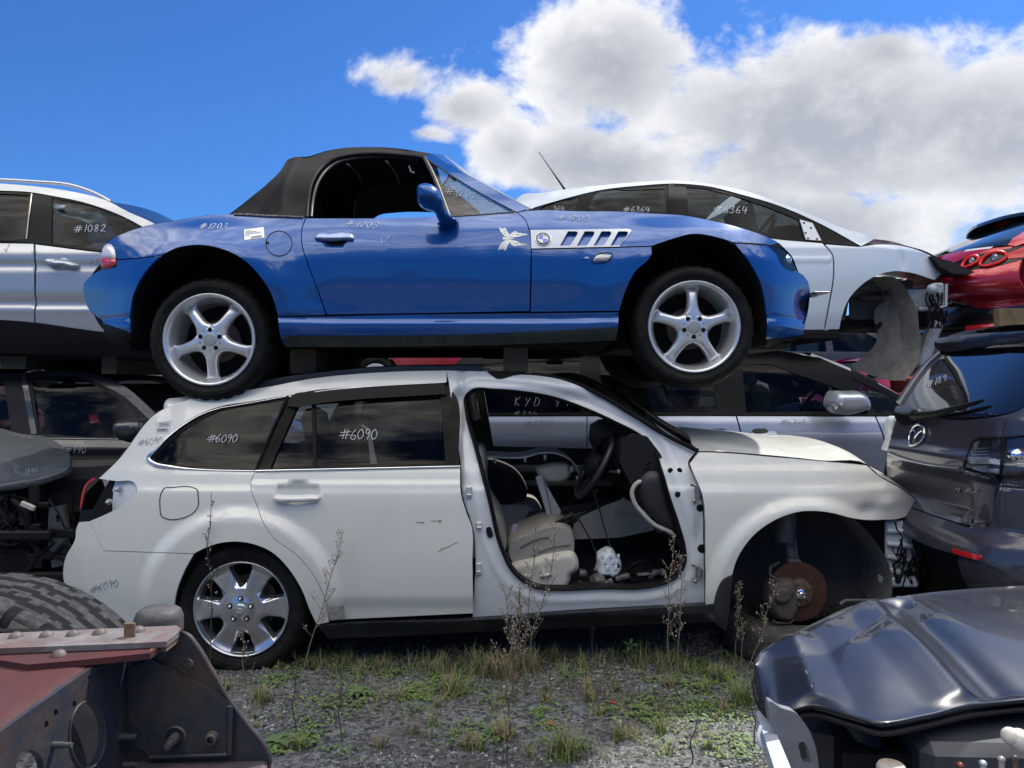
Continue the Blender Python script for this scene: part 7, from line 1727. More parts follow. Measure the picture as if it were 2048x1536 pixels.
# end gusset facing the eye
GY = 1.55
gus = [(250, 1322, 1), (300, 1307), (340, 1284), (358, 1265, 1), (372, 1270), (392, 1292), (420, 1338), (455, 1400), (490, 1445), (530, 1496), (540, 1520), (532, 1560), (500, 1640, 1), (250, 1640, 1)]
GS = flatside(GY)
mb = MB(); GS.panel(mb, gus, [circ(375, 1330, 6, 7)], thick=.014, g=.04, step=8); mb.build('end_plate', TRK, tr)
mb = MB(); cc = curve([(360, 1262), (374, 1270), (394, 1294), (422, 1340), (458, 1400), (492, 1446), (532, 1498), (541, 1522), (532, 1562)], 8, False)
mb.grid([[P(p.x-3, p.y, GY-.004) for p in cc], [P(p.x+1, p.y-1, GY-.005) for p in cc], [P(p.x+1, p.y-1, GY+.02) for p in cc]]); mb.build('plate_rim', mat('rubbed rim', (.10, .055, .05), .7, 0, 0, var=(12, .8, (.04, .035, .035))), tr)
mb = MB(); GS.panel(mb, [(256, 1340, 1), (300, 1318, 1), (440, 1390, 1), (462, 1412, 1), (458, 1508, 1), (300, 1514, 1), (285, 1500), (262, 1494, 1)], [], off=-.008, thick=.008, g=.04); mb.build('doubler_plate', TRK, tr)
mb = MB(); GS.line(mb, [(459, 1412), (460, 1460), (459, 1508)], .006, -.012); GS.line(mb, [(300, 1515), (380, 1512), (458, 1509)], .005, -.010); mb.build('plate_fold', TRK, tr)
for (u, v, r, nut) in ((375, 1330, 12, 0), (352, 1472, 18, 1), (425, 1475, 12, 2)):
    p = P(u, v, GY-.009); m = MB()
    m.lathe([(r*.0011, -.006), (r*.0012, .0)], p, 20)
    if nut == 0: m.lathe([(0, .004), (r*.0007, .004)], p+Vector((0, .0, 0)), 14)
    if nut == 1: m.tube([p, p+Vector((0, -.022, -.002))], .010, 6); m.tube([p+Vector((0, -.022, -.002)), p+Vector((0, -.040, -.003))], .0065, 10)
    if nut == 2: m.lathe([(.007, -.012), (.012, -.012), (.0125, .0)], p, 18); m.lathe([(0, -.004), (.007, -.004)], p, 12)
    m.build('bolt', mat('grimy nut', (.10, .095, .10), .6, .4, var=(60, .6, (.2, .18, .16))) if nut else mat('bolt hole', (.05, .045, .04), .5, .5, var=(80, .8, (.3, .28, .22))), tr)
# lower rail, buffer, bracket
mb = MB(); mb.box(P(395, 1552, GY-.03), (.27, .10, .03), None, .006); mb.build('lower_rail', mat('scuffed purple rail', (.06, .045, .055), .6, var=(12, .7, (.12, .10, .10))), tr)
bz = onZ(300, 1245, ztop); mb = MB(); mb.lathe([(0, .022), (.018, .0225), (.020, .0205), (.034, .020), (.045, .012), (.050, -.002), (.050, -.03)], bz+Vector((0, .04, 0)), 36, axis='Z'); mb.build('rubber_buffer', mat('worn rubber buffer', (.045, .045, .048), .65, var=(30, .6, (.10, .10, .10)), bump=(80, .2)), tr)
mb = MB(); p = onZ(262, 1272, ztop); mb.box(p+Vector((0, -.005, .012)), (.022, .006, .032), None, .001); mb.box(p+Vector((-.006, -.016, -.006)), (.032, .022, .006), Matrix.Rotation(.3, 4, 'Y'), .001); mb.build('rusty_bracket', TRUST, tr)
mb = MB(); mb.prism([onZ(u, v, ztop-.003) for u, v in ((318, 1268), (352, 1251), (362, 1256), (357, 1264), (333, 1283), (322, 1283))], (0, 0, -.02)); mb.build('bent_corner', TRUST, tr)
mb = MB(); mb.box((-1.15, 1.6, .80), (.8, .02, .13)); mb.box((-1.1, 1.25, .84), (.3, .6, .03)); mb.build('inner_web', DARK, tr)
# big worn tyre behind it
mb = MB(); tc_ = Vector((-1.325, 1.72, .45)); ro, w_ = .452, .27
rows = []
n_ = 320
prof = [(.26, .03), (.30, .004), (.36, -.004), (.41, .0), (.432, .008), (.440, .016)]+[(.4485-.004*(2*abs(t-.5))**2, .022+t*(w_-.044)) for t in [i/20 for i in range(21)]]+[(.44, w_-.016), (.41, w_), (.3, w_-.004)]
for k, (r, y) in enumerate(prof):
    row = []
    for j in range(n_):
        a = 2*PI*j/n_; rr = r
        if 6 <= k <= 26:
            i = k-6
            zg = 1 if (j//7) % 2 else 0
            if i-zg in (4, 9, 14): rr -= .009
            if j % 32 == (i*5) % 32 and i not in (0, 20): rr -= .005
            if i in (0, 1, 19, 20) and j % 10 < 2: rr -= .009
        if k in (4, 5) and j % 10 < 2: rr -= .010
        row.append(tc_+Vector((rr*math.cos(a), y, rr*math.sin(a))))
    rows.append(row)
mb.grid(rows, closed=True); mb.mats = [DUSTY, GROOVE, SIDEW]
for fi in range(len(mb.f)):
    k, j = divmod(fi, n_)
    cs = [rows[kk][jj % n_] for kk in (k, k+1) for jj in (j, j+1)]
    low = min(math.hypot(q.x-tc_.x, q.z-tc_.z)-prof[kk][0] for q, kk in zip(cs, (k, k, k+1, k+1)))
    mb.m[fi] = 1 if low < -.0035 else (2 if 2 <= k < 4 else 0)
solo(mb, 'worn_tyre', DUSTY, 'big worn truck tyre with dusty zigzag tread standing at lower left', 'tyre')

# ================================================================ black car with crumpled bonnet, lower right
bk = thing('crumpled_black_car', 'black car with crumpled bonnet and open front at lower right', 'car', (1.5, 2.0, 0))
vf = table([(1508, 1350), (1520, 1392), (1545, 1418), (1580, 1420), (1625, 1412), (1700, 1430), (1768, 1447), (1850, 1433), (1950, 1411), (2050, 1400), (2200, 1394)])
vb = table([(1508, 1322), (1525, 1300), (1580, 1270), (1640, 1240), (1700, 1213), (1760, 1200), (1850, 1186), (1950, 1177), (2050, 1171), (2200, 1166)])
us = [1508, 1511, 1515, 1520, 1526, 1534]+[1541+7*k for k in range(95)]
rows = []
def seg_d(px, py, ax, ay, bx, by):
    t = max(0, min(1, ((px-ax)*(bx-ax)+(py-ay)*(by-ay))/((bx-ax)**2+(by-ay)**2))); x, y = ax+t*(bx-ax), ay+t*(by-ay)
    return math.hypot(px-x, py-y), t
# creases of the bent bonnet, on the plan (X, Y)
def pl(u, v): q = onZ(u, v, .765); return (q.x, q.y)
cA, cB, cC, cD, cE = pl(1738, 1222), pl(1935, 1392), pl(1588, 1292), pl(1640, 1405), pl(1742, 1222)
def crump(x, y):
    d, t = seg_d(x, y, *cA, *cB); sgn = (x-cA[0])*(cB[1]-cA[1])-(y-cA[1])*(cB[0]-cA[0])
    sd_ = sgn/math.hypot(cB[0]-cA[0], cB[1]-cA[1])
    tent = lambda q: math.sqrt(max(0, 1-q)**2+.004)-.06 if q < 1.2 else -.06+math.sqrt(.004)
    r = .017*tent(d/.10)-.020*math.exp(-((d-.07)/.05)**2)*lerp(.1, 1, sm(-sd_, -.04, .04))
    d, t = seg_d(x, y, *cC, *cE); r += .013*tent(d/.09)
    d, t = seg_d(x, y, *cC, *cD); r += .015*tent(d/.07)
    return r+.003*noise.noise(Vector((x*3.1, y*3.1, 2)))+.0012*noise.noise(Vector((x*9, y*7, 7)))
for u in us:
    a, b = vf(u), vb(u); col = []
    for j in range(71):
        s_ = j/70
        z0 = .735+.015*sm(u, 1520, 1700); Yf = (H-z0)*F/(a-CY); zb = .765+.02*sm(u, 1500, 1800); Yb = (H-zb)*F/(b-CY)
        Y = lerp(Yf, Yb, s_); z = lerp(z0, zb, s_); X = (u-CX)/F*Y
        r = crump(X, Y)+.016*math.sin(PI*s_)**1.2*sm(u, 1545, 1760)
        z += r*sm(s_, 0, .07)*sm(1-s_, 0, .10)*sm(u, 1508, 1530)
        col.append(Vector((X, Y, z)))
    f0 = col[0]; rows.append([f0+Vector((0, .03, -.016)), f0+Vector((0, .004, -.010))]+col)
rows.insert(0, [q+Vector((.012, 0, -.022)) for q in rows[0]])
mb = MB(); mb.grid(rows); BKP = paint('navy black paint', (.004, .005, .010), .0, .35, .08, (.06, .06, .065), wav=.002, coat=.6, spec=.2); bon = mb.build('bonnet', BKP, bk)
mb = MB(); mb.grid([[q+Vector((.004, .006, -.02)) for q in r] for r in rows[2:]]); mb.build('bonnet_lining', mat('dark lining', (.01, .01, .011), .8), bon)
# open front: rail, brackets, boxes
mb = MB(); 
rl = [onZ(1512, 1422, .70), onZ(1534, 1421, .70), onZ(1592, 1560, .70), onZ(1556, 1560, .70)]
mb.prism(rl, (0, 0, -.03)); mb.build('corner_rail', mat('pale blue grey metal', (.42, .46, .52), .45, .2, var=(20, .5, (.28, .30, .33))), bk)
mb = MB()
sd2 = Side(1.47, lambda x, z: .25*(x-.5))
sd2.panel(mb, [(1540, 1402), (1560, 1415), (1590, 1425), (1612, 1450), (1630, 1490), (1640, 1560, 1), (1570, 1560, 1), (1560, 1480), (1540, 1440)], [[(1598, 1486), (1606, 1483), (1614, 1490), (1620, 1512), (1622, 1525), (1608, 1526), (1600, 1505)]], thick=.02, g=.03)
mb.build('lamp_bracket', mat('grey lamp bracket', (.20, .21, .23), .5, .2, var=(14, .6, (.10, .10, .11))), bk)
mb = MB(); mb.prism([Vector((x, y, .30)) for x, y in ((.66, 1.50), (.80, 1.62), (1.10, 2.08), (2.0, 2.08), (1.7, 1.56), (1.2, 1.50))], (0, 0, .35)); mb.prism([Vector((x, y, .2)) for x, y in ((.62, 1.44), (.66, 1.52), (1.2, 1.52), (1.6, 1.56), (1.55, 1.44))], (0, 0, .3)); mb.build('engine_bay', DARK, bk)
mb = MB(); mb.tube([P(1700, 1430, 1.6), P(1740, 1480, 1.56), P(1756, 1540, 1.52), P(1760, 1600, 1.5)], .026, 12); mb.build('intake_hose', mat('hose rubber', (.022, .022, .024), .5), bk)
mb = MB(); mb.box(P(1660, 1490, 1.7), (.18, .2, .20), Matrix.Rotation(.2, 4, 'Z'), .03); mb.build('side_box', mat('dull black box', (.03, .03, .032), .5), bk)
mb = MB(); mb.box(P(1945, 1502, 1.55), (.30, .22, .12), Matrix.Rotation(-.05, 4, 'Z'), .02); mb.box(P(1930, 1452, 1.6), (.26, .2, .03), Matrix.Rotation(-.03, 4, 'Y'), .01); mb.build('air_box', mat('blue grey box', (.03, .035, .048), .45, var=(6, .5, (.06, .065, .075))), bk)
mb = MB(); mb.tube([P(2016, 1470, 1.40), P(2034, 1478, 1.40), P(2052, 1490, 1.40), P(2075, 1492, 1.42)], [.012, .021, .02, .018], 12); mb.sphere(P(2020, 1472, 1.4), .016, 12); mb.build('white_fitting', mat('ivory plastic', (.62, .58, .48), .5), bk)
mb = MB(); mb.lathe([(0, .012), (.022, .012), (.026, .006), (.027, -.01)], P(1783, 1541, 1.40), 24, axis='Z'); fc_ = mb.build('filler_cap', mat('white cap', (.40, .38, .34), .5, var=(30, .7, (.4, .2, .1))), bk)
mb = MB(); mb.lathe([(.0275, -.005), (.0285, -.02), (.0285, -.06)], P(1783, 1541, 1.40), 24, axis='Z'); mb.build('cap_collar', mat('dark blue collar', (.01, .02, .07), .4), fc_)
rg = random.Random(6); 
for k, (u, v, c_) in enumerate(((1920, 1524, (.20, .06, .04)), (1966, 1520, (.5, .55, .6)), (2003, 1512, (.45, .42, .36)), (2030, 1510, (.16, .13, .10)))):
    m = MB(); p = P(u, v+11, 1.42); m.tube([p-Vector((0, 0, .03)), p+Vector((0, 0, .004))], .0055, 8); m.sphere(p+Vector((0, 0, .004)), .0075 if k != 6 else .017, 10, sc=(1, 1, .8)); m.build('engine_bolt', mat('bolt head %d' % k, c_, .4, .4), bk)
mb = MB(); mb.tube([P(1522, 1452, 1.46), P(1516, 1470, 1.45), P(1520, 1490, 1.45), P(1530, 1500, 1.46)], .004, 6); mb.build('loose_wire', WHITEP, bk)
mb = MB(); mb.box((1.85, 2.2, .35), (1.0, .3, .3)); mb.build('body_shell', DARK, bk)

# flat worn tyre under the bare hub
mb = MB(); c0 = Vector((WF.x+.035, WY+.33, .0))
ro, h_ = .335, .19
pr = [(.20, .16), (.215, .19), (.25, .205), (.30, .195), (.322, .18), (.333, .155), (.335, .12), (.330, .115), (.335, .11), (.335, .075), (.330, .07), (.335, .065), (.333, .04), (.322, .012), (.30, .0), (.22, .0), (.20, .03)]
rows = [[c0+Vector((r*math.cos(2*PI*j/80), r*math.sin(2*PI*j/80), y)) for j in range(80)] for r, y in pr]
mb.grid(rows, closed=True)
solo(mb, 'flat_tyre', mat('grey worn tyre', (.035, .033, .03), .75, var=(8, .8, (.085, .08, .068)), var2=(40, .6, (.12, .115, .10)), bump=(60, .5)), 'worn tyre lying flat on the gravel under the bare front hub', 'tyre')
# ================================================================ cars of the rows farther back
def back_car(label, x0, y0, z0, L, Ht, col, facing=1, metal=.2, cat='car', name='parked_car', van=False):
    """simple complete hatchback standing along X"""
    k = L/4.2; hz = Ht/1.45; W_ = 1.7; yc = y0+W_/2
    X = (lambda x: x0+x*k) if facing > 0 else (lambda x: x0+(4.2-x)*k)
    Zz = lambda z: z0+z*hz
    t = table([(0, .10), (.25, .03), (.55, 0), (.85, .03), (.95, .06), (1.40, .22), (1.5, .30)])
    sd = Side(y0, lambda x, z: t((z-z0)/hz)+.18*max(0, (abs((x-x0)/L-.5)-.34)/.16)**2)
    r = thing(name, label, cat, (x0+L/2, yc, z0))
    B = paint('paint of '+label[:20], col, metal, .35, .08, (.3, .3, .3))
    def pc(p): return [(X(q[0]), Zz(q[1]))+tuple(q[2:]) for q in p]
    a1 = [(.45+.33*math.cos(a), .32+.34*math.sin(a)) for a in [PI*(1-i/8) for i in range(9)]]
    side = [(.05, .30, 1)]+[(x+.33, z) for x, z in a1]+[(1.15, .22, 1), (2.95, .22, 1)]+[(x+2.88, z) for x, z in a1]+[(4.15, .30, 1), (4.2, .55), (4.1, .72), (3.6, .86), (3.1, .93, 1), (2.35, 1.36), (1.8, 1.43), (.9, 1.42), (.35, 1.32) if not van else (.1, 1.38), (.12, .95), (.02, .6)]
    wf = [(1.95, .93, 1), (2.95, .93, 1), (2.30, 1.30), (1.95, 1.34, 1)]; wr = [(.55, .95, 1), (1.85, .93, 1), (1.85, 1.35, 1), (1.0, 1.35), (.62, 1.28)]
    mb = MB(); sd.panel(mb, pc(side), [pc(wf), pc(wr)], px=False, step=.08, g=.12, thick=.03); o = mb.build('body', B, r); mb.mirror(yc).build('body', B, r)
    for w_, nm in ((wf, 'front_window'), (wr, 'rear_window')):
        mb = MB(); sd.panel(mb, pc(w_), [], px=False, step=.1, g=.2, off=.02, thick=0); mb.build(nm, TINT, r); mb.mirror(yc).build(nm, TINT, r)
    def top(pl, cr_):
        rows = []
        for x, z in pl:
            p = sd.surf(X(x), Zz(z), .0); q = Vector((p.x, 2*yc-p.y, p.z)); rows.append([p.lerp(q, i/8)+Vector((0, 0, cr_*(1-(i/4-1)**2))) for i in range(9)])
        return MB().grid(rows)
    top([(4.2, .55), (4.1, .72), (3.6, .86), (3.1, .93)], .05).build('bonnet', B, r)
    top([(3.1, .93), (2.7, 1.16), (2.35, 1.36)], .04).build('windscreen', TINT, r)
    top([(2.35, 1.36), (1.8, 1.43), (.9, 1.42), (.35 if not van else .1, 1.32 if not van else 1.38)], .03).build('roof', B, r)
    top([(.35, 1.32), (.12, .95)], .0).build('rear_screen', TINT, r); top([(.12, .95), (.02, .6), (.05, .30)], 0).build('tailgate', B, r); top([(4.2, .55), (4.15, .30)], 0).build('front_bumper', B, r)
    for x in (.78, 3.33):
        for yy in (y0+.03, y0+W_-.24):
            m = MB(); tyre(m, (X(x), yy, z0+.31*hz), .31*hz, .20*hz, .2, 32, slots=False); w2 = m.build('wheel', RUBBER, r)
            m = MB(); m.lathe([(0, .01), (.19*hz, .0), (.205*hz, .012)], (X(x), yy, z0+.31*hz), 24); m.build('rim', ALLOY, w2)
    for s_ in (0, 1):
        p = sd.surf(X(.06), Zz(.78)); m = MB(); m.box(Vector((p.x, p.y+.05 if not s_ else 2*yc-p.y-.05, p.z)), (.08, .2, .18), None, .03); m.build('tail_lamp', REDLENS, r)
    m = MB(); m.box((x0+L/2, yc, z0+.3), (L*.85, 1.4, .2)); m.build('underbody', DARK, r)
    return r
back_car('red car seen through the windows of the dark grey car', -8.4, 8.6, .0, 4.2, 1.5, (.28, .012, .018))
back_car('red car in the gap under the blue roadster, second row back', -2.55, 9.8, 1.16, 4.1, 1.42, (.38, .015, .02))
back_car('white car in the gap left of the red car under the roadster', -6.9, 9.9, 1.18, 4.1, 1.42, (.6, .62, .64))
back_car('silver white car in the gap right of the timber blocks', 1.75-3.2, 12.2, 1.22, 4.3, 1.45, (.6, .62, .66))
back_car('black car below the red car far behind the estate car', -2.6, 10.0, -.02, 4.2, 1.40, (.012, .012, .014))
back_car('grey car at the very back left below the white car', -7.2, 10.3, 0, 4.2, 1.45, (.12, .13, .14))
back_car('black car in the gap behind the hanging arch liner', 3.0, 11.6, .98, 4.3, 1.42, (.012, .013, .015))
back_car('magenta car behind the windscreen of the silver people carrier', 4.05, 9.0, .34, 4.0, 1.45, (.36, .03, .16))
back_car('dark car underneath the black car far behind at right', 3.0, 11.9, -.42, 4.4, 1.42, (.03, .035, .05))
back_car('white van with roof rack seen through the arch of the white hatchback', 6.2, 14.0, .9, 4.4, 1.75, (.6, .64, .7), van=True, cat='van', name='white_van')
back_car('silver blue car between the hanging liner and the minivan', 4.55, 7.9, -.02, 4.2, 1.62, (.38, .43, .55))
# distant trees along the yard
def tree(label, x, y, h, seed):
    rg = random.Random(seed); t = thing('tree', label, 'tree', (x, y, 0), 'distant trees beyond the yard')
    m = MB(); m.tube([(x, y, 0), (x+.1, y, h*.3), (x-.05, y, h*.7)], [.18, .13, .05], 8)
    for k in range(5): a = rg.uniform(0, 6.28); m.tube([(x, y, h*.3+k*.3), (x+math.cos(a)*h*.2, y+math.sin(a)*h*.2, h*.5+k*.35)], [.07, .02], 5)
    m.build('trunk', mat('bark', (.06, .05, .04), .9), t)
    m = MB(); vs, fs = [], []
    for k in range(1600):
        a = rg.uniform(0, 6.28); zz = rg.uniform(.25, 1); rr = h*.30*math.sin(PI*min(1, (zz-.15)/.9))**.7*rg.uniform(.35, 1)*(1+.3*noise.noise(Vector((math.cos(a)*2, math.sin(a)*2, zz*5+seed))))
        c = Vector((x+rr*math.cos(a), y+rr*math.sin(a), zz*h)); d = Vector((rg.gauss(0, 1), rg.gauss(0, 1), rg.gauss(0, 1))).normalized(); e = d.cross(Vector((rg.gauss(0, 1), rg.gauss(0, 1), 1))).normalized(); s_ = rg.uniform(.10, .22)
        i = len(vs); vs += [c-d*s_, c+e*s_*.5, c+d*s_, c-e*s_*.5]; fs.append([i, i+1, i+2, i+3])
    m.patch(vs, fs, flat=True); m.build('crown', mat('dark foliage', (.045, .075, .03), .8, var=(1.5, .7, (.08, .11, .045))), t)
for i, (x, y, h, lb) in enumerate(((18, 38, 5.2, 'leafy green tree behind the hanging arch liner'), (-24, 40, 4.5, 'leafy green tree in the gap at the far left'), (3, 45, 5, 'leafy tree far behind the middle of the stacks'), (25, 44, 6, 'tall leafy tree far behind the red hatchback'), (-8, 46, 4.5, 'leafy tree far behind the blue roadster tail'))): tree(lb, x, y, h, i)
# ================================================================ weeds, grass, leaves
def gp(u, v):
    Y = H*F/(v-CY); x = (u-CX)/F*Y; return Vector((x, Y, gz(x, Y)))
DRY = mat('dry stalk', (.15, .115, .08), .8, var=(30, .6, (.30, .25, .18)))
SEED = mat('seed head', (.40, .35, .28), .9, var=(60, .6, (.22, .18, .13)))
DARKST = mat('dark dead stalk', (.06, .045, .035), .9)
LEAF = mat('weed leaf', (.10, .18, .035), .6, var=(14, .7, (.16, .21, .05)))
LEAF2 = mat('grey green leaf', (.085, .14, .055), .7, var=(14, .7, (.05, .09, .035)))
def weed(label, base, tip, nbr, blen, seeds, seed, dark=False, leaves=0, stems=1, mt=None):
    rg = random.Random(seed); b = gp(*base); t = P(tip[0], tip[1], b.y+rg.uniform(-.05, .05)); h = (t-b).length
    root = thing('dried_weed', label, 'weed', b, 'dried weeds in front of the cars')
    st = MB(); sd_ = MB()
    for q_ in range(stems):
        off = Vector((rg.uniform(-.05, .05), rg.uniform(-.04, .04), 0))*(1 if q_ else 0); tt = t+Vector((rg.uniform(-.10, .10), rg.uniform(-.06, .06), rg.uniform(-.28, 0)*h))*(1 if q_ else 0)
        pts = [b+off, (b+off).lerp(tt, .35)+Vector((rg.uniform(-.02, .02), rg.uniform(-.02, .02), .01)), (b+off).lerp(tt, .7)+Vector((rg.uniform(-.02, .02), 0, 0)), tt]
        pp = []
        for i in range(25):
            s_ = i/24; k = min(2, int(s_*3)); f = s_*3-k; pp.append(pts[k].lerp(pts[k+1], f)+Vector((.003*math.sin(s_*17+q_), 0, 0)))
        st.tube(pp, [lerp(.0031, .0013, i/24) for i in range(25)], 5)
        for k in range(nbr):
            s_ = lerp(.30, .98, (k+rg.random()*.6)/nbr); p = pp[int(s_*24)]; a = rg.uniform(0, 6.28); L_ = blen*rg.uniform(.5, 1.1)*(1.15-.75*s_)
            d = Vector((math.cos(a)*.7, math.sin(a)*.5, .75)).normalized(); q = [p, p+d*L_*.5+Vector((0, 0, -.004)), p+d*L_+Vector((0, 0, .01))]
            st.tube(q, [.0014, .0012, .0008], 4)
            for m in range(seeds):
                f = rg.uniform(.25, 1.0); c = q[0].lerp(q[2], f)+Vector((rg.uniform(-.012, .012), rg.uniform(-.01, .01), rg.uniform(-.004, .014)))
                st.tube([q[0].lerp(q[2], f*.9), c], .0007, 3, cap=False); r_ = rg.uniform(.0019, .0040)
                sd_.sphere(c, r_, 6, sc=(1, 1, 1.3))
    st.build('stem', mt or (DARKST if dark else DRY), root)
    if sd_.v: sd_.build('seed_heads', SEED, root)['kind'] = 'stuff'
    return root
weed('tall thin dried weed standing before the rear wheel of the white estate', (418, 1352), (424, 985), 16, .07, 3, 1, True)
weed('dried weed leaning right with branches before the white rear door', (596, 1370), (688, 1062), 20, .13, 4, 2)
weed('short dried weed with pale seeds before the alloy rear rim', (492, 1380), (492, 1225), 9, .06, 4, 3)
weed('bushy dried weed with pale seeds below the open door hole left', (1026, 1400), (1006, 1165), 16, .12, 5, 4, stems=3)
weed('tall dried weed rising in front of the grey driver seat', (1052, 1385), (1112, 1045), 22, .11, 4, 5, stems=2)
weed('thin drooping dried weed hanging under the middle of the black sill', (1185, 1325), (1188, 1215), 6, .05, 3, 6)
weed('pair of upright dried weeds before the hinge pillar', (1340, 1372), (1350, 1075), 20, .08, 4, 7, stems=2)
weed('upright dried weed with seed buds before the front mud flap', (1478, 1340), (1476, 1165), 12, .06, 4, 8, stems=2)
weed('dried weed arching right towards the rusty brake disc', (1486, 1352), (1556, 1162), 18, .08, 4, 9)
weed('small pale dried weed at the left edge above the truck tyre', (18, 1200), (30, 1088), 10, .06, 5, 10)
weed('dark dead stalk on the gravel left of the leafy rosette', (592, 1470), (590, 1300), 7, .05, 0, 11, True)
weed('dark dead stalk on the gravel between rosette and truck frame', (683, 1490), (678, 1330), 8, .05, 0, 12, True)
weed('dark dead stalk in the lower middle gravel', (1385, 1530), (1395, 1400), 7, .05, 0, 13, True)
weed('dark dead stalk at the bottom right of the middle gravel', (1505, 1500), (1512, 1385), 6, .05, 1, 14, True)
weed('dark dead stalk with brown base at the bottom centre', (1010, 1530), (1012, 1380), 7, .06, 1, 15, True)
# grass
def blade(vs, fs, p, d, L_, w_, rg, bend):
    s = Vector((-d.y, d.x, 0))*w_; i = len(vs); n = 4
    for k in range(n+1):
        t = k/n; c = p+d*(L_*bend*t*t)+Vector((0, 0, L_*(t-.35*bend*t*t))); ww = 1-t**1.5
        vs += [c-s*ww, c+s*ww]
    for k in range(n): fs.append([i+2*k, i+2*k+1, i+2*k+3, i+2*k+2])
G1 = mat('green grass', (.11, .19, .035), .6, var=(20, .7, (.20, .22, .07))); G3 = mat('dead brown grass', (.10, .075, .045), .85, var=(20, .6, (.06, .045, .03))); G2 = mat('straw grass', (.26, .21, .12), .8, var=(20, .6, (.16, .12, .07)))
rg = random.Random(21); gm_ = MB()
tufts = [(1130, 1515, 130, .13, .75), (520, 1405, 70, .09, .6), (1483, 1405, 80, .15, .8), (1340, 1378, 40, .08, .3), (905, 1385, 70, .14, .45), (960, 1345, 80, .15, .35), (1010, 1480, 70, .10, .2), (870, 1345, 50, .12, .5), (800, 1400, 40, .08, .4),
         (690, 1330, 40, .08, .5), (1060, 1340, 70, .13, .4), (1110, 1325, 50, .10, .5), (1440, 1360, 60, .09, .7), (1410, 1385, 40, .07, .7), (620, 1335, 40, .08, .5), (760, 1340, 40, .09, .4), (1005, 1350, 70, .16, .2), (940, 1500, 60, .08, .25), (1180, 1400, 35, .07, .3),
         (560, 1340, 40, .08, .5), (1090, 1400, 35, .07, .3), (1320, 1470, 40, .07, .6), (1240, 1480, 25, .06, .2), (830, 1470, 30, .06, .2), (600, 1500, 40, .08, .5), (760, 1500, 30, .06, .4), (1420, 1500, 30, .06, .6), (1530, 1400, 60, .10, .5), (1300, 1330, 40, .07, .4), (1370, 1345, 30, .07, .4), (450, 1380, 40, .07, .4)]
for u_ in range(640, 1480, 27):      # ragged fringe along the sill
    tufts.append((u_+rg.uniform(-8, 8), rg.uniform(1312, 1352), rg.randint(8, 26), rg.uniform(.06, .15), rg.uniform(.15, .6)))
for k in range(70):
    u_, v_ = rg.uniform(470, 1500), rg.uniform(1340, 1530)
    if noise.noise(Vector((u_*.006, v_*.012, 3))) > -.05: tufts.append((u_, v_, rg.randint(6, 22), rg.uniform(.03, .08), rg.uniform(.2, .8)))
for (u, v, n, L_, gr) in tufts:
    c = gp(u, v); sp_ = L_*.35
    for k in range(int(n*1.5)):
        a = rg.uniform(0, 6.28); p = c+Vector((rg.gauss(0, sp_*.5), rg.gauss(0, sp_*.5), 0)); p.z = gz(p.x, p.y)-.004
        vs, fs = [], []; blade(vs, fs, p, Vector((math.cos(a), math.sin(a), 0)), L_*rg.uniform(.5, 1.25), rg.uniform(.0014, .0028), rg, rg.uniform(.2, 1.0)); gm_.patch(vs, fs, mat=G1 if rg.random() < gr else G2)
for k in range(3600):      # thin scattered blades and straw
    Y = rg.uniform(2.7, 4.1); x = rg.uniform(-.36, .36)*Y
    if noise.noise(Vector((x*1.5, Y*1.5, 5))) < .0 and Y < 3.45: continue
    vs, fs = [], []; a = rg.uniform(0, 6.28); blade(vs, fs, Vector((x, Y, gz(x, Y))), Vector((math.cos(a), math.sin(a), 0)), rg.uniform(.02, .085), .0013, rg, rg.uniform(.3, 1.6)); gm_.patch(vs, fs, mat=G1 if rg.random() < .45 else (G2 if rg.random() < .6 else G3))
for k in range(60):      # long fallen straws
    u, v = rg.uniform(480, 1500), rg.uniform(1325, 1500); p = gp(u, v); a = rg.uniform(0, 6.28); L_ = rg.uniform(.06, .22)
    gm_.tube([p+Vector((0, 0, .006)), p+Vector((math.cos(a)*L_*.5, math.sin(a)*L_*.3, .012+rg.uniform(0, .03))), p+Vector((math.cos(a)*L_, math.sin(a)*L_*.6, .005))], .0011, 4, mat=G2)
tag(gm_.build('grass'), 'thin green and straw coloured grass growing through the gravel', None, None, 'stuff')
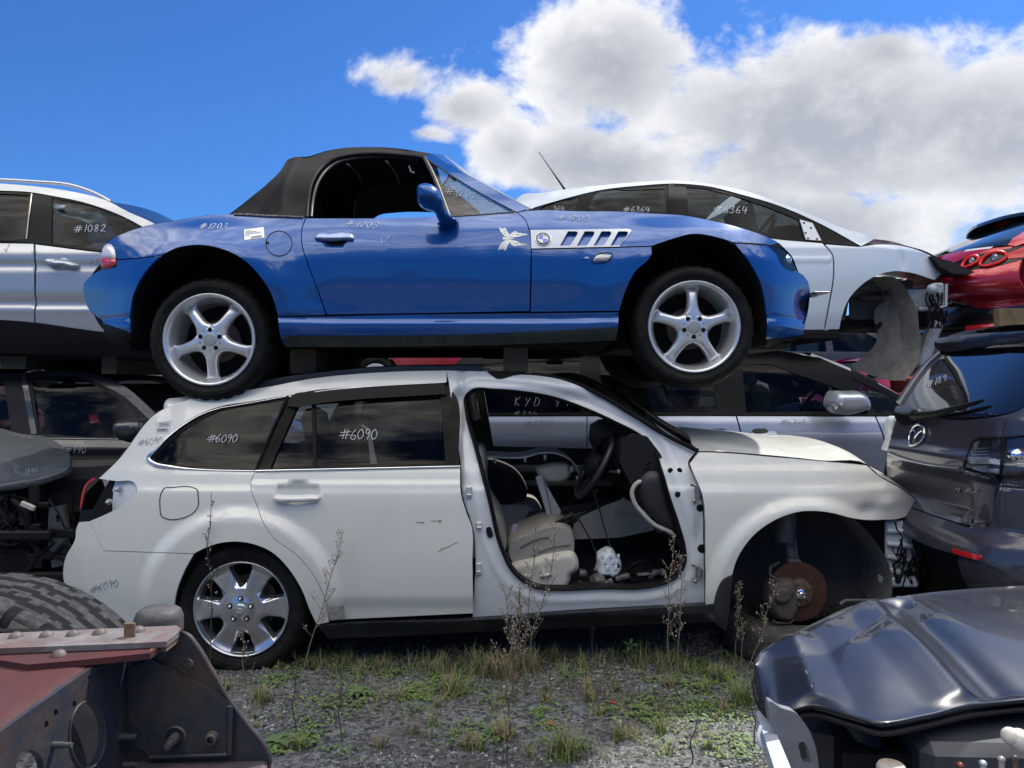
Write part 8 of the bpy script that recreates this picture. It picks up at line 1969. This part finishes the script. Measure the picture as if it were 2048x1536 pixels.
# low leafy ground cover
def leaf(mb, p, d, L_, w_, up, mt):
    s = Vector((-d.y, d.x, 0)); rows = []
    for k in range(6):
        t = k/5; ww = w_*math.sin(PI*min(1, .12+t*.88))**.8; c = p+d*L_*t+Vector((0, 0, L_*up*(t-t*t*.8)))
        rows.append([c-s*ww+Vector((0, 0, ww*.35)), c, c+s*ww+Vector((0, 0, ww*.35))])
    mb.grid(rows, mat=mt)
gc = MB()
extra = []
for k in range(90):
    u_, v_ = rg.uniform(460, 1500), 1315+215*rg.random()**1.6
    if noise.noise(Vector((u_*.005, v_*.01, 8))) > -.08: extra.append((u_, v_, rg.randint(4, 16), rg.uniform(.03, .08), rg.uniform(.018, .032)))
for (u, v, n, rad, L_) in ((1390, 1412, 60, .10, .022), (1450, 1425, 40, .08, .02), (1360, 1440, 40, .10, .02), (1450, 1490, 34, .10, .022), (1480, 1500, 26, .06, .022), (870, 1375, 50, .09, .025), (930, 1368, 40, .10, .022), (600, 1325, 40, .08, .03), (650, 1320, 30, .07, .028), (1080, 1425, 18, .03, .022), (1145, 1355, 16, .03, .02), (560, 1365, 20, .05, .03), (1260, 1310, 16, .03, .035), (1390, 1330, 14, .03, .03), (880, 1335, 40, .12, .022), (780, 1320, 40, .12, .022), (1010, 1330, 30, .09, .022), (1090, 1455, 20, .03, .02), (540, 1500, 24, .05, .03), (1330, 1500, 16, .05, .018), (700, 1345, 40, .15, .022), (1000, 1400, 24, .10, .018), (620, 1440, 24, .10, .02), (1150, 1330, 30, .12, .022), (1230, 1370, 14, .08, .018), (1420, 1380, 40, .12, .022))+tuple(extra):
    c = gp(u, v)
    for k in range(int(n*2.6)):
        p = c+Vector((rg.gauss(0, rad*.8), rg.gauss(0, rad*.9), 0)); p.z = gz(p.x, p.y)+rg.uniform(0, .02); a = rg.uniform(0, 6.28)
        leaf(gc, p, Vector((math.cos(a), math.sin(a), 0)), L_*rg.uniform(.6, 1.2), L_*.22, rg.uniform(.2, .9), LEAF if rg.random() < .65 else LEAF2)
tag(gc.build('ground_cover'), 'low green leafy ground cover between the gravel chips', None, None, 'stuff')
def rosette(label, u, v, n, L_, w_, up, mt=LEAF, nm='leafy_weed'):
    c = gp(u, v); mb = MB()
    for k in range(n):
        a = 6.28*k/n+rg.uniform(-.25, .25); leaf(mb, c+Vector((0, 0, .004+.002*(k % 3))), Vector((math.cos(a), math.sin(a), 0)), L_*rg.uniform(.7, 1.1), w_, up*rg.uniform(.6, 1.3), mt)
    return solo(mb, nm, mt, label, 'weed', 'leafy weeds on the gravel')
rosette('grey green leafy rosette on the gravel right of the truck frame', 716, 1388, 16, .075, .010, .55, LEAF2)
rosette('bright green small rosette on the gravel below the middle of the rear door', 808, 1397, 11, .05, .008, .35)
rosette('bright green small rosette right beside another small rosette', 846, 1394, 11, .05, .008, .35)
rosette('broad leaved dark green weed beside the truck frame tip', 560, 1487, 9, .07, .018, .6, LEAF2)
c = gp(1262, 1335); mb = MB()
mb.tube([c, c+Vector((.005, 0, .10))], .003, 6)
for k in range(12):
    a = k*2.4; leaf(mb, c+Vector((0, 0, .03+.007*k)), Vector((math.cos(a), math.sin(a), 0)), .05, .008, .8, None)
solo(mb, 'leafy_weed', LEAF2, 'upright green leafy weed in the shadow under the black sill', 'weed', 'leafy weeds on the gravel')
mb = MB(); c = gp(1226, 1408); mb.box(c+Vector((0, 0, .006)), (.026, .012, .004), Matrix.Rotation(.3, 4, 'Y'), .001); solo(mb, 'litter', mat('red scrap', (.5, .03, .04), .4), 'small red plastic scrap lying on the gravel', 'litter')
mb = MB(); c = gp(1100, 1455); mb.box(c+Vector((0, 0, .012)), (.04, .03, .02), Matrix.Rotation(.5, 4, 'Z'), .006); solo(mb, 'brick_piece', mat('brick', (.19, .09, .05), .9, bump=(60, .4)), 'small orange brown brick piece on the gravel', 'brick')
